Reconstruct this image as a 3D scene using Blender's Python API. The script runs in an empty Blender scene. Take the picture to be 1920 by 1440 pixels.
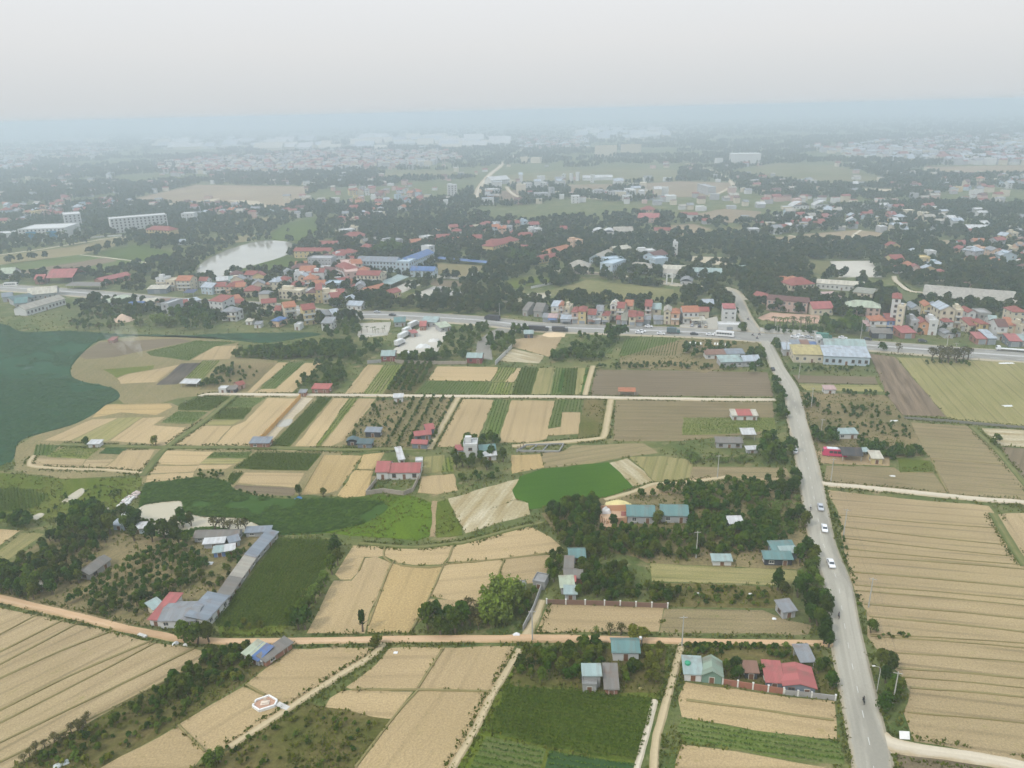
import bpy, math, random
import numpy as np
from mathutils import Vector, Matrix
R = math.radians
random.seed(7)
rng = np.random.default_rng(7)
SC = bpy.context.scene
COL = SC.collection

# ------------------------------------------------------------------ camera
FPX, CAMH = 1423.0, 130.0
PITCH, ROLL = math.atan((720 - 208) / FPX), R(1.35)
_f = Vector((0, math.cos(PITCH), -math.sin(PITCH)))
_r0 = Vector((1, 0, 0)); _u0 = Vector((0, math.sin(PITCH), math.cos(PITCH)))
_r = _r0 * math.cos(ROLL) - _u0 * math.sin(ROLL)
_u = _u0 * math.cos(ROLL) + _r0 * math.sin(ROLL)
cam = bpy.data.cameras.new('camera')
cam.sensor_width = 36.0
cam.lens = 36.0 * FPX / 1920.0
cam.clip_start = 1.0; cam.clip_end = 90000.0
co = bpy.data.objects.new('camera', cam); COL.objects.link(co)
M = Matrix((_r, _u, -_f)).transposed().to_4x4(); M.translation = (0, 0, CAMH)
co.matrix_world = M
SC.camera = co

def G(px, py, z=0.0):
    """photo pixel (1920x1440) -> the point of the ground it shows"""
    d = _f + _r * ((px - 960) / FPX) + _u * ((720 - py) / FPX)
    t = (z - CAMH) / min(d.z, -0.004)
    return Vector((d.x * t, d.y * t, z))
def mpp(px, py):
    """metres per photo pixel across the view at that ground point"""
    p = G(px, py) - Vector((0, 0, CAMH))
    return p.dot(_f) / FPX

OFF = dict(A=(0, 960), B=(640, 960), C=(1280, 960), D=(0, 560), E=(640, 560), F=(1280, 560),
           G=(0, 200), H=(640, 200), I=(1280, 200), J=(220, 470, 8), K=(440, 440, 8), L=(640, 420, 8), M=(1540, 520, 8),
           N=(1740, 500, 8), O=(980, 540, 8), P=(1200, 540, 8), Q=(1380, 500, 8), S=(880, 400, 8), T=(1040, 440, 7.385), U=(0, 390, 4.8),
           V=(640, 600, 6), W=(1100, 920, 8), X=(1020, 1020, 12), Y=(1240, 1200, 5.333), Z=(1000, 1180, 7.385))
def PX(s, reg=None):
    """'x,y x,y' survey points of one map sheet -> photo pixels; a token may name its own sheet (F:10,20)"""
    out = []
    for t in s.split():
        r = reg
        if ':' in t: r, t = t.split(':')
        a, b = t.split(',')
        a, b = float(a), float(b)
        if r and r in OFF:
            q = OFF[r]; k = q[2] if len(q) > 2 else 3
            a, b = q[0] + a / k, q[1] + b / k
        out.append((a, b))
    return out
def GP(s, reg=None, z=0.0):
    return [G(x, y, z) for x, y in PX(s, reg)]

# ------------------------------------------------------------------ object helpers
def link(o, parent=None):
    COL.objects.link(o)
    if parent is not None: o.parent = parent
    return o
def tag(o, label, cat, group=None):
    o['label'] = label; o['category'] = cat
    if group: o['group'] = group
    return o
def thing(name, loc, rz=0.0, label='', cat='', group=None):
    o = bpy.data.objects.new(name, None); o.empty_display_size = 0.5
    link(o); o.location = loc; o.rotation_euler = (0, 0, rz)
    return tag(o, label, cat, group)
def np_mesh(name, verts, faces, mats, midx=None, uv=None, col=None, smooth=False):
    """verts n x 3, faces m x k arrays of one size"""
    me = bpy.data.meshes.new(name)
    verts = np.asarray(verts, np.float32); faces = np.asarray(faces, np.int32)
    m, k = faces.shape
    me.vertices.add(len(verts)); me.vertices.foreach_set('co', verts.ravel())
    me.loops.add(m * k); me.loops.foreach_set('vertex_index', faces.ravel())
    me.polygons.add(m)
    me.polygons.foreach_set('loop_start', np.arange(0, m * k, k, dtype=np.int32))
    me.polygons.foreach_set('loop_total', np.full(m, k, np.int32))
    if midx is not None: me.polygons.foreach_set('material_index', np.asarray(midx, np.int32))
    if smooth: me.polygons.foreach_set('use_smooth', np.ones(m, bool))
    for mt in mats: me.materials.append(mt)
    if col is not None:      # one grey value per face: the tint of that leaf
        a = me.attributes.new('tint', 'FLOAT', 'FACE'); a.data.foreach_set('value', np.asarray(col, np.float32))
    me.update(calc_edges=True); me.validate()
    return me

class MB:
    """collects simple solids into ONE mesh object"""
    def __init__(s): s.v = []; s.f = []; s.m = []
    def poly(s, pts, mi=0):
        n = len(s.v); s.v += [tuple(p) for p in pts]; s.f.append(tuple(range(n, n + len(pts)))); s.m.append(mi); return s
    def box(s, x0, x1, y0, y1, z0, z1, mi=0, top=None):
        n = len(s.v)
        s.v += [(x0,y0,z0),(x1,y0,z0),(x1,y1,z0),(x0,y1,z0),(x0,y0,z1),(x1,y0,z1),(x1,y1,z1),(x0,y1,z1)]
        for k, q in enumerate(((0,3,2,1),(4,5,6,7),(0,1,5,4),(1,2,6,5),(2,3,7,6),(3,0,4,7))):
            s.f.append(tuple(n + i for i in q)); s.m.append(top if (k == 1 and top is not None) else mi)
        return s
    def prism(s, prof, a0, a1, axis='x', mi=0):
        """closed 2-D profile swept along an axis: profile (y,z) for x, (x,z) for y, (x,y) for z"""
        n = len(s.v); k = len(prof)
        for a in (a0, a1):
            for p, q in prof:
                s.v.append((a, p, q) if axis == 'x' else (p, a, q) if axis == 'y' else (p, q, a))
        s.f.append(tuple(n + i for i in range(k))); s.m.append(mi)
        s.f.append(tuple(n + k + i for i in reversed(range(k)))); s.m.append(mi)
        for i in range(k):
            j = (i + 1) % k
            s.f.append((n + i, n + k + i, n + k + j, n + j)); s.m.append(mi)
        return s
    def tube(s, pts, rad, seg=6, mi=0):
        pts = [Vector(p) for p in pts]; n = len(s.v)
        rads = rad if isinstance(rad, (list, tuple)) else [rad] * len(pts)
        for i, p in enumerate(pts):
            d = (pts[min(i+1, len(pts)-1)] - pts[max(i-1, 0)]).normalized()
            a = d.orthogonal().normalized(); b = d.cross(a)
            for j in range(seg):
                t = 2 * math.pi * j / seg
                s.v.append(tuple(p + (a * math.cos(t) + b * math.sin(t)) * rads[i]))
        for i in range(len(pts) - 1):
            for j in range(seg):
                k = (j + 1) % seg
                s.f.append((n+i*seg+j, n+i*seg+k, n+(i+1)*seg+k, n+(i+1)*seg+j)); s.m.append(mi)
        s.f.append(tuple(n + j for j in reversed(range(seg)))); s.m.append(mi)
        e = n + (len(pts) - 1) * seg
        s.f.append(tuple(e + j for j in range(seg))); s.m.append(mi)
        return s
    def mesh(s, name, mats):
        me = bpy.data.meshes.new(name); me.from_pydata(s.v, [], s.f)
        for m in (mats if isinstance(mats, (list, tuple)) else [mats]): me.materials.append(m)
        me.polygons.foreach_set('material_index', s.m)
        import bmesh
        bm = bmesh.new(); bm.from_mesh(me); bmesh.ops.recalc_face_normals(bm, faces=bm.faces); bm.to_mesh(me); bm.free()
        me.update(); return me
    def build(s, name, mats, parent=None):
        return link(bpy.data.objects.new(name, s.mesh(name, mats)), parent)
def place(name, me, parent=None, loc=(0,0,0), rz=0.0, sc=1.0):
    o = bpy.data.objects.new(name, me); link(o, parent); o.location = loc; o.rotation_euler = (0,0,rz)
    if sc != 1.0: o.scale = (sc, sc, sc) if not isinstance(sc, tuple) else sc
    return o

# ------------------------------------------------------------------ materials
_mc = {}
def _nt(name, rough=0.9, spec=0.15):
    m = bpy.data.materials.new(name); m.use_nodes = True
    nt = m.node_tree; b = nt.nodes['Principled BSDF']
    b.inputs['Roughness'].default_value = rough
    b.inputs['Specular IOR Level'].default_value = spec
    return m, nt, b
def N(nt, t, **kw):
    n = nt.nodes.new(t)
    for k, v in kw.items():
        if k.startswith('i_'):
            key = k[2:]; key = int(key) if key.isdigit() else key.replace('_', ' ')
            n.inputs[key].default_value = v
        else: setattr(n, k, v)
    return n
def mixc(nt, fac, a, b, blend='MIX'):
    n = nt.nodes.new('ShaderNodeMix'); n.data_type = 'RGBA'; n.blend_type = blend
    for sock, val in ((n.inputs[0], fac), (n.inputs[6], a), (n.inputs[7], b)):
        if hasattr(val, 'is_output'): nt.links.new(val, sock)
        elif isinstance(val, (int, float)): sock.default_value = val
        else: sock.default_value = (*val, 1) if len(val) == 3 else val
    return n.outputs[2]
def ramp(nt, src, a, b):
    n = N(nt, 'ShaderNodeMapRange', i_1=a, i_2=b); nt.links.new(src, n.inputs[0]); return n.outputs[0]
def noise(nt, vec, scale, detail=3.0, rough=0.55, dims=None):
    n = N(nt, 'ShaderNodeTexNoise', i_Scale=scale, i_Detail=detail, i_Roughness=rough)
    nt.links.new(vec, n.inputs['Vector']); return n.outputs['Fac']
def mapping(nt, vec, sc=(1,1,1), rot=(0,0,0)):
    n = N(nt, 'ShaderNodeMapping'); n.inputs['Scale'].default_value = sc; n.inputs['Rotation'].default_value = rot
    nt.links.new(vec, n.inputs['Vector']); return n.outputs[0]
def bump(nt, b, h, strength=0.4, dist=0.2):
    n = N(nt, 'ShaderNodeBump', i_Strength=strength, i_Distance=dist)
    nt.links.new(h, n.inputs['Height']); nt.links.new(n.outputs[0], b.inputs['Normal'])
def value_by(nt, col, fac, lo, hi):
    """multiply a colour by a value that runs lo..hi with fac"""
    mr = N(nt, 'ShaderNodeMapRange', i_1=0.0, i_2=1.0, i_3=lo, i_4=hi); nt.links.new(fac, mr.inputs[0])
    hs = N(nt, 'ShaderNodeHueSaturation'); nt.links.new(col, hs.inputs['Color']); nt.links.new(mr.outputs[0], hs.inputs['Value'])
    return hs.outputs[0]

def plain(name, c, rough=0.7, wear=0.25, scale=0.8, spec=0.25, metal=0.0, dirt=(0.12, 0.10, 0.08)):
    """painted / rendered / sheet surface: base colour, blotchy wear and fine grain"""
    key = ('plain', name)
    if key in _mc: return _mc[key]
    m, nt, b = _nt(name, rough, spec); L = nt.links
    b.inputs['Metallic'].default_value = metal
    tc = N(nt, 'ShaderNodeTexCoord').outputs['Object']
    big = noise(nt, mapping(nt, tc, (scale, scale, scale * .35)), 1.0, 5)
    fac = ramp(nt, big, 0.48, 0.78)
    mu = N(nt, 'ShaderNodeMath', operation='MULTIPLY', i_1=wear); L.new(fac, mu.inputs[0])
    c1 = mixc(nt, mu.outputs[0], c, dirt)
    fine = noise(nt, tc, 6.0, 2)
    c2 = value_by(nt, c1, fine, 0.86, 1.14)
    L.new(c2, b.inputs['Base Color'])
    _mc[key] = m; return m
def sheetroof(name, c, wear=0.3, rust=(0.16, 0.10, 0.07), axis=0):
    """corrugated roofing sheets: ribs as bump, sheet to sheet tone, streaks running down the fall"""
    key = ('sheet', name, axis)
    if key in _mc: return _mc[key]
    m, nt, b = _nt(name, 0.55, 0.3); L = nt.links
    tc = N(nt, 'ShaderNodeTexCoord').outputs['Object']
    s = (1.0, 0.12, 0.12) if axis == 0 else (0.12, 1.0, 0.12)
    st = noise(nt, mapping(nt, tc, s), 1.4, 4)
    c1 = mixc(nt, ramp(nt, st, 0.5, 0.85), c, tuple(x * .6 + y * .4 for x, y in zip(c, rust)))
    pn = N(nt, 'ShaderNodeVectorMath', operation='FLOOR'); L.new(mapping(nt, tc, (.85, .22, 0) if axis == 0 else (.22, .85, 0)), pn.inputs[0])
    wn = N(nt, 'ShaderNodeTexWhiteNoise'); L.new(pn.outputs[0], wn.inputs['Vector'])
    c1 = value_by(nt, c1, wn.outputs['Value'], .82, 1.12)
    bl = noise(nt, tc, 0.35, 4)
    mu = N(nt, 'ShaderNodeMath', operation='MULTIPLY', i_1=wear); L.new(ramp(nt, bl, 0.5, 0.7), mu.inputs[0])
    c2 = mixc(nt, mu.outputs[0], c1, rust)
    L.new(value_by(nt, c2, noise(nt, tc, 5.0, 2), 0.88, 1.12), b.inputs['Base Color'])
    w = N(nt, 'ShaderNodeTexWave', i_Scale=0.9, i_Distortion=0.0); w.bands_direction = 'X' if axis == 0 else 'Y'
    L.new(tc, w.inputs['Vector']); bump(nt, b, w.outputs['Fac'], 0.35, 0.06)
    _mc[key] = m; return m
def tileroof(name, c):
    key = ('tile', name)
    if key in _mc: return _mc[key]
    m, nt, b = _nt(name, 0.8, 0.2); L = nt.links
    tc = N(nt, 'ShaderNodeTexCoord').outputs['Object']
    bl = noise(nt, tc, 0.5, 5)
    c1 = mixc(nt, ramp(nt, bl, 0.45, 0.8), c, tuple(x * .55 + .02 for x in c))
    br = N(nt, 'ShaderNodeTexVoronoi', i_Scale=3.2); L.new(tc, br.inputs['Vector'])
    c2 = value_by(nt, c1, br.outputs['Color'], 0.8, 1.15)
    L.new(c2, b.inputs['Base Color']); bump(nt, b, br.outputs['Distance'], 0.3, 0.05)
    _mc[key] = m; return m
def glassdark(name='window_glass', c=(0.045, 0.055, 0.065)):
    key = ('glass', name)
    if key in _mc: return _mc[key]
    m, nt, b = _nt(name, 0.12, 0.5); b.inputs['Base Color'].default_value = (*c, 1)
    _mc[key] = m; return m
def fieldmat(name, c1, c2, c3, row=1.2, rowamt=0.5, patch=0.03, patchamt=0.5, fine=2.2, fineamt=0.45, bmp=0.5, tuft=None, lines=None):
    """soil, straw or crop in rows along the field's u direction (uv in metres)"""
    key = ('field', name)
    if key in _mc: return _mc[key]
    wm = (.765, .735, .655)
    c1, c2, c3 = (tuple(x * k for x, k in zip(c, wm)) for c in (c1, c2, c3))
    c1, c2, c3 = ((r_, g_, b_ * .55) if g_ > r_ * 1.08 else (r_, g_, b_) for r_, g_, b_ in (c1, c2, c3))
    if tuft: tuft = tuple(x * k for x, k in zip(tuft, wm))
    m, nt, b = _nt(name, 0.95, 0.08); L = nt.links
    uv = N(nt, 'ShaderNodeUVMap', uv_map='uv').outputs[0]
    rows = noise(nt, mapping(nt, uv, (0.035, 1.0 / row, 1)), 1.0, 3, 0.6)
    pt = noise(nt, uv, patch, 4, 0.6)
    fn = noise(nt, uv, fine * 1.3, 4, 0.8)
    mu = N(nt, 'ShaderNodeMath', operation='MULTIPLY', i_1=rowamt); L.new(ramp(nt, rows, 0.36, 0.64), mu.inputs[0])
    a = mixc(nt, mu.outputs[0], c1, c2)
    mp = N(nt, 'ShaderNodeMath', operation='MULTIPLY', i_1=patchamt); L.new(ramp(nt, pt, 0.44, 0.66), mp.inputs[0])
    a = mixc(nt, mp.outputs[0], a, c3)
    if tuft:
        tn = noise(nt, mapping(nt, uv, (0.25, 0.6, 1)), 1.0, 4, 0.7)
        a = mixc(nt, ramp(nt, tn, 0.60, 0.70), a, tuft)
    a = value_by(nt, a, ramp(nt, fn, 0.3, 0.7), 1 - fineamt * 1.15, 1 + fineamt * 1.15)
    if lines:      # drill lines and wheel tracks along the rows
        wv = N(nt, 'ShaderNodeTexWave', i_Scale=0.314 / lines[0], i_Distortion=1.1, i_Detail=2.0); wv.inputs['Detail Scale'].default_value = .4; wv.bands_direction = 'Y'
        L.new(mapping(nt, uv, (.12, 1, 1)), wv.inputs['Vector'])
        m3 = N(nt, 'ShaderNodeMath', operation='MULTIPLY', i_1=lines[1]); L.new(ramp(nt, wv.outputs['Fac'], .86, .98), m3.inputs[0])
        m4 = N(nt, 'ShaderNodeMath', operation='MULTIPLY'); L.new(m3.outputs[0], m4.inputs[0]); L.new(ramp(nt, noise(nt, mapping(nt, uv, (.03, .2, 1)), 1, 3), .35, .6), m4.inputs[1])
        a = mixc(nt, m4.outputs[0], a, tuple(x * .45 for x in (c2[0], c2[1] * 1.06, c2[2])))
    oi = N(nt, 'ShaderNodeObjectInfo')
    a = value_by(nt, a, oi.outputs['Random'], 0.9, 1.1)
    a = value_by(nt, a, ramp(nt, noise(nt, uv, .012, 3, .6), .3, .7), .86, 1.12)
    L.new(a, b.inputs['Base Color'])
    ad = N(nt, 'ShaderNodeMath', operation='ADD'); L.new(rows, ad.inputs[0]); L.new(fn, ad.inputs[1])
    bump(nt, b, ad.outputs[0], bmp * .55, 0.2)
    _mc[key] = m; return m
def leafmat(name, c, c2, trans=0.25, var=0.35):
    """foliage: every leaf face carries its own random tint, every plant its own tone"""
    key = ('leaf', name)
    if key in _mc: return _mc[key]
    c, c2 = ((r_ * .72, g_ * .76, b_ * .40) for r_, g_, b_ in (c, c2))
    m, nt, b = _nt(name, 0.8, 0.12); L = nt.links
    at = N(nt, 'ShaderNodeAttribute', attribute_name='tint')
    oi = N(nt, 'ShaderNodeObjectInfo')
    a = mixc(nt, at.outputs['Fac'], c, c2)
    a = value_by(nt, a, oi.outputs['Random'], 1 - var, 1 + var)
    L.new(a, b.inputs['Base Color'])
    tr = N(nt, 'ShaderNodeBsdfTranslucent'); L.new(a, tr.inputs['Color'])
    ms = N(nt, 'ShaderNodeMixShader', i_0=trans); L.new(b.outputs[0], ms.inputs[1]); L.new(tr.outputs[0], ms.inputs[2])
    L.new(ms.outputs[0], nt.nodes['Material Output'].inputs['Surface'])
    _mc[key] = m; return m

# ------------------------------------------------------------------ render, sky, sun
cy = SC.cycles
cy.use_denoising = True
cy.max_bounces = 6; cy.diffuse_bounces = 2; cy.glossy_bounces = 2; cy.transmission_bounces = 2
cy.volume_bounces = 6; cy.transparent_max_bounces = 8
cy.use_adaptive_sampling = True; cy.adaptive_threshold = 0.02
SC.view_settings.view_transform = 'Standard'; SC.view_settings.look = 'None'
SC.view_settings.gamma = 1.0; SC.view_settings.exposure = EXPOSURE if 'EXPOSURE' in globals() else 0.0
SUN_EL, SUN_AZ = R(48), R(232)          # azimuth clockwise from +Y: behind the camera, to its left
w = bpy.data.worlds.new('World'); SC.world = w; w.use_nodes = True
nt = w.node_tree; bg = nt.nodes['Background']
sky = N(nt, 'ShaderNodeTexSky', sky_type='NISHITA'); sky.sun_disc = False
sky.sun_elevation = SUN_EL; sky.sun_rotation = SUN_AZ; sky.dust_density = 6.0; sky.air_density = 1.0; sky.altitude = 50
tcw = N(nt, 'ShaderNodeTexCoord').outputs['Generated']
cl = noise(nt, mapping(nt, tcw, (1, 1, 3)), 1.6, 4, 0.5)
veil = mixc(nt, cl,  (7.3, 7.5, 7.55), (7.9, 7.75, 7.6))      # the even overcast veil
sep = N(nt, 'ShaderNodeSeparateXYZ'); nt.links.new(tcw, sep.inputs[0])
veil = mixc(nt, ramp(nt, sep.outputs[2], -0.005, 0.075), (7.05, 7.4, 7.6), veil)   # palest and bluest down at the horizon
zen = N(nt, 'ShaderNodeMapRange', i_1=0.0, i_2=1.0, i_3=1.0, i_4=2.4); nt.links.new(sep.outputs[2], zen.inputs[0])   # an overcast sky is brightest overhead
hsv = N(nt, 'ShaderNodeHueSaturation'); nt.links.new(veil, hsv.inputs['Color']); nt.links.new(zen.outputs[0], hsv.inputs['Value'])
cool = mixc(nt, ramp(nt, sep.outputs[2], 0.0, 0.7), (1, 1, 1), (0.88, 0.975, 1.10))
out = mixc(nt, 0.9, sky.outputs[0], mixc(nt, 1.0, hsv.outputs[0], cool, 'MULTIPLY'))
nt.links.new(out, bg.inputs['Color']); bg.inputs['Strength'].default_value = 0.1
sl = bpy.data.lights.new('sun', 'SUN'); sl.energy = 1.9; sl.angle = R(7); sl.color = (1.0, 0.95, 0.87)
so = bpy.data.objects.new('sun', sl); link(so)
sd = Vector((math.sin(SUN_AZ) * math.cos(SUN_EL), math.cos(SUN_AZ) * math.cos(SUN_EL), math.sin(SUN_EL)))
so.rotation_euler = sd.to_track_quat('Z', 'Y').to_euler(); so.location = (0, 0, 400)

# ------------------------------------------------------------------ the air
hz = MB().box(-30000, 30000, -700, 42000, -1.0, 134.0).build('haze', [])
hm = bpy.data.materials.new('haze_air'); hm.use_nodes = True
hn = hm.node_tree; hn.nodes.remove(hn.nodes['Principled BSDF'])
pv = N(hn, 'ShaderNodeVolumePrincipled'); pv.inputs['Color'].default_value = (0.83, 0.925, 1.0, 1)
pv.inputs['Density'].default_value = 0.00050; pv.inputs['Anisotropy'].default_value = 0.6
hn.links.new(pv.outputs[0], hn.nodes['Material Output'].inputs['Volume'])
hz.data.materials.append(hm); hz['kind'] = 'stuff'
# ------------------------------------------------------------------ the land: one sheet, then fields, lanes, roads, water
PINK = None
def groundmat():
    m, nt, b = _nt('ground_grass_and_earth', 0.95, 0.08); L = nt.links
    g = N(nt, 'ShaderNodeNewGeometry').outputs['Position']
    big = noise(nt, g, 0.006, 5, 0.6); mid = noise(nt, g, 0.05, 5, 0.65); fn = noise(nt, g, 1.2, 4, 0.7)
    a = mixc(nt, ramp(nt, mid, 0.38, 0.62), (0.070, 0.098, 0.026), (0.145, 0.145, 0.052))
    a = mixc(nt, ramp(nt, noise(nt, g, 0.16, 4), 0.55, 0.72), a, (0.24, 0.19, 0.10))
    a = mixc(nt, ramp(nt, big, 0.50, 0.66), a, (0.11, 0.12, 0.05))
    a = value_by(nt, a, ramp(nt, fn, 0.3, 0.7), 0.65, 1.3)
    L.new(a, b.inputs['Base Color']); bump(nt, b, fn, 0.6, 0.3)
    return m
gm = MB().poly([(-30000, -650, 0), (30000, -650, 0), (30000, 41000, 0), (-30000, 41000, 0)]).build('ground', groundmat())
gm['kind'] = 'structure'

FM = {
 'stub':  fieldmat('straw_stubble', (0.50, 0.385, 0.235), (0.42, 0.32, 0.195), (0.47, 0.36, 0.205), 1.6, .5, .02, .5, 1.6, .30, .6, tuft=(0.40, 0.32, 0.16), lines=(7.0, 0.28)),
 'gold':  fieldmat('golden_stubble', (0.51, 0.385, 0.205), (0.43, 0.315, 0.165), (0.48, 0.35, 0.18), 1.6, .4, .03, .5, 1.3, .32, .6, lines=(6.0, 0.3)),
 'rows':  fieldmat('stubble_in_rows', (0.47, 0.37, 0.235), (0.375, 0.29, 0.18), (0.43, 0.345, 0.20), 2.2, .75, .015, .6, 1.6, .3, .7, tuft=(0.33, 0.29, 0.13), lines=(5.0, 0.5)),
 'stubg': fieldmat('stubble_gone_green', (0.37, 0.325, 0.165), (0.25, 0.245, 0.10), (0.30, 0.285, 0.12), 2.0, .8, .02, .6, 1.6, .3, .6, tuft=(0.21, 0.24, 0.08), lines=(4.0, 0.5)),
 'bare':  fieldmat('bare_brown_soil', (0.235, 0.19, 0.135), (0.165, 0.13, 0.09), (0.21, 0.18, 0.115), 1.6, .6, .02, .5, 1.6, .3, .8, lines=(3.2, 0.4)),
 'dull':  fieldmat('dull_trampled_stubble', (0.315, 0.255, 0.155), (0.22, 0.18, 0.105), (0.27, 0.235, 0.13), 2.4, .7, .03, .6, 1.6, .35, .8, tuft=(0.20, 0.20, 0.08), lines=(4.0, .4)),
 'plow':  fieldmat('ploughed_earth', (0.285, 0.22, 0.165), (0.145, 0.11, 0.08), (0.235, 0.18, 0.13), 2.0, .95, .02, .4, 1.6, .3, .9),
 'burnt': fieldmat('burnt_stubble_rows', (0.13, 0.115, 0.105), (0.05, 0.047, 0.045), (0.2, 0.17, 0.14), 1.8, .9, .03, .4, 1.6, .3, .9),
 'veg':   fieldmat('vegetable_rows', (0.115, 0.175, 0.06), (0.20, 0.21, 0.10), (0.09, 0.15, 0.05), 1.5, .8, .03, .5, 1.6, .35, .8),
 'vegd':  fieldmat('dark_green_crop', (0.07, 0.12, 0.03), (0.12, 0.14, 0.05), (0.08, 0.12, 0.03), 1.4, .7, .03, .5, 1.6, .35, .8),
 'vegl':  fieldmat('light_green_crop_rows', (0.20, 0.25, 0.085), (0.30, 0.27, 0.15), (0.15, 0.20, 0.06), 1.6, .8, .03, .5, 1.6, .35, .8),
 'grass': fieldmat('rank_grass', (0.10, 0.145, 0.034), (0.15, 0.175, 0.045), (0.18, 0.18, 0.06), 3.0, .5, .04, .6, .9, .35, .8),
 'marsh': fieldmat('marsh_grass_bright', (0.085, 0.15, 0.018), (0.125, 0.20, 0.022), (0.045, 0.075, 0.018), 6.0, .6, .035, .7, .8, .30, .8),
 'rice':  fieldmat('young_rice_green', (0.046, 0.118, 0.018), (0.062, 0.140, 0.022), (0.085, 0.165, 0.02), 1.4, .5, .03, .5, 1.2, .22, .5),
 'mud':   fieldmat('wet_paddy_mud', (0.36, 0.29, 0.17), (0.60, 0.555, 0.44), (0.33, 0.27, 0.14), 2.6, .95, .03, .6, .9, .25, .5),
 'scrub': fieldmat('scrubby_orchard_floor', (0.15, 0.14, 0.05), (0.225, 0.175, 0.085), (0.085, 0.11, 0.03), 3.4, .7, .04, .7, .8, .35, .8),
 'orch':  fieldmat('orchard_earth', (0.245, 0.20, 0.11), (0.145, 0.145, 0.06), (0.32, 0.25, 0.145), 4.5, .7, .035, .7, .8, .35, .8),
 'dirt':  fieldmat('trodden_dirt', (0.42, 0.32, 0.20), (0.36, 0.27, 0.165), (0.48, 0.38, 0.26), 3.0, .4, .06, .6, .9, .22, .4),
 'dgrass':fieldmat('dry_grass', (0.29, 0.245, 0.135), (0.22, 0.21, 0.095), (0.34, 0.275, 0.165), 3.0, .6, .03, .6, .8, .3, .7),
 'sand':  fieldmat('pale_sand', (0.60, 0.52, 0.40), (0.55, 0.46, 0.34), (0.66, 0.60, 0.50), 4.0, .4, .05, .6, .7, .15, .3),
 'paving':fieldmat('pale_concrete_yard', (0.55, 0.53, 0.50), (0.49, 0.47, 0.44), (0.60, 0.58, 0.55), 5.0, .4, .05, .5, .6, .10, .1),
 'tarmac':fieldmat('grey_yard', (0.33, 0.32, 0.305), (0.29, 0.28, 0.27), (0.38, 0.37, 0.345), 5.0, .4, .04, .5, .6, .12, .1),
 'far':   fieldmat('distant_farmland', (0.19, 0.185, 0.085), (0.26, 0.225, 0.12), (0.12, 0.145, 0.06), 12.0, .7, .008, .6, .2, .2, .3),
 'farp':  fieldmat('distant_bare_fields', (0.36, 0.275, 0.195), (0.30, 0.24, 0.16), (0.33, 0.28, 0.18), 12.0, .7, .008, .6, .2, .2, .3, lines=(14.0, 0.3)),
}
FM['pinkpave'] = fieldmat('pink_courtyard', (0.60, 0.40, 0.32), (0.56, 0.38, 0.30), (0.64, 0.45, 0.37), 5.0, .3, .05, .5, .6, .1, .1)
_netm = fieldmat('shade_net_teal', (0.045, 0.105, 0.070), (0.085, 0.135, 0.095), (0.05, 0.11, 0.07), 1.3, .8, .05, .4, 1.5, .2, .3)
FM['net'] = _netm
_zi = [0]
def clipfar(p): return p
def wobble(pts, step, amp, seed):
    """subdivide a ground outline and let it wander like a dug or trodden edge"""
    r = random.Random(seed); out = []
    n = len(pts)
    for i in range(n):
        a, b = pts[i], pts[(i + 1) % n]
        k = max(1, min(24, int((b - a).length / step)))
        nrm = Vector((-(b - a).y, (b - a).x, 0)).normalized()
        for j in range(k):
            p = a.lerp(b, j / k)
            if j: p = p + nrm * r.uniform(-amp, amp)
            out.append(p)
    return out
def rowangle(pts, rd):
    if rd: a, b = rd
    else:
        n = len(pts); i = max(range(n), key=lambda i: (pts[(i+1) % n] - pts[i]).length); a, b = pts[i], pts[(i+1) % n]
    return math.atan2(b.y - a.y, b.x - a.x)
def sheet(name, pts, mat, ang, z, skirt=0.35):
    """a ground sheet with a sloping edge down to the land around it; uv in metres along/across its rows"""
    ca, sa = math.cos(-ang), math.sin(-ang)
    n = len(pts)
    area = sum(pts[i].x * pts[(i+1) % n].y - pts[(i+1) % n].x * pts[i].y for i in range(n))
    if area < 0: pts = pts[::-1]
    v = [(p.x, p.y, z) for p in pts]; f = [tuple(range(n))]
    for i in range(n):
        a, b = pts[i - 1], pts[(i + 1) % n]; d = (b - a); d = Vector((d.y, -d.x, 0)).normalized() * skirt
        v.append((pts[i].x + d.x, pts[i].y + d.y, -0.02))
    for i in range(n):
        j = (i + 1) % n; f.append((i, n + i, n + j, j))
    me = bpy.data.meshes.new(name); me.from_pydata(v, [], f); me.materials.append(mat)
    uv = me.uv_layers.new(name='uv')
    vi = np.empty(len(me.loops), np.int32); me.loops.foreach_get('vertex_index', vi)
    va = np.array(v)[vi]
    uvs = np.stack([va[:, 0] * ca - va[:, 1] * sa, va[:, 0] * sa + va[:, 1] * ca], 1)
    uv.data.foreach_set('uv', uvs.astype(np.float32).ravel())
    me.update()
    o = link(bpy.data.objects.new(name, me)); o['kind'] = 'structure'
    return o
FIELDS = []; WATERS = []; ROADS = []
NAMES = dict(stub='harvested_field', gold='harvested_field', rows='harvested_field', stubg='harvested_field', dull='harvested_field', bare='bare_field', plow='ploughed_field',
             burnt='burnt_field', veg='vegetable_field', vegd='crop_field', vegl='vegetable_field', grass='grass_field', marsh='marsh_ground', rice='rice_field',
             mud='paddy_field', scrub='orchard_ground', orch='orchard_ground', dirt='dirt_ground', dgrass='dry_grass_field', sand='sand_ground',
             paving='yard_pavement', tarmac='yard_pavement', far='farm_field', farp='farm_field', net='net_covered_field', pinkpave='courtyard_pavement')
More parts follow.
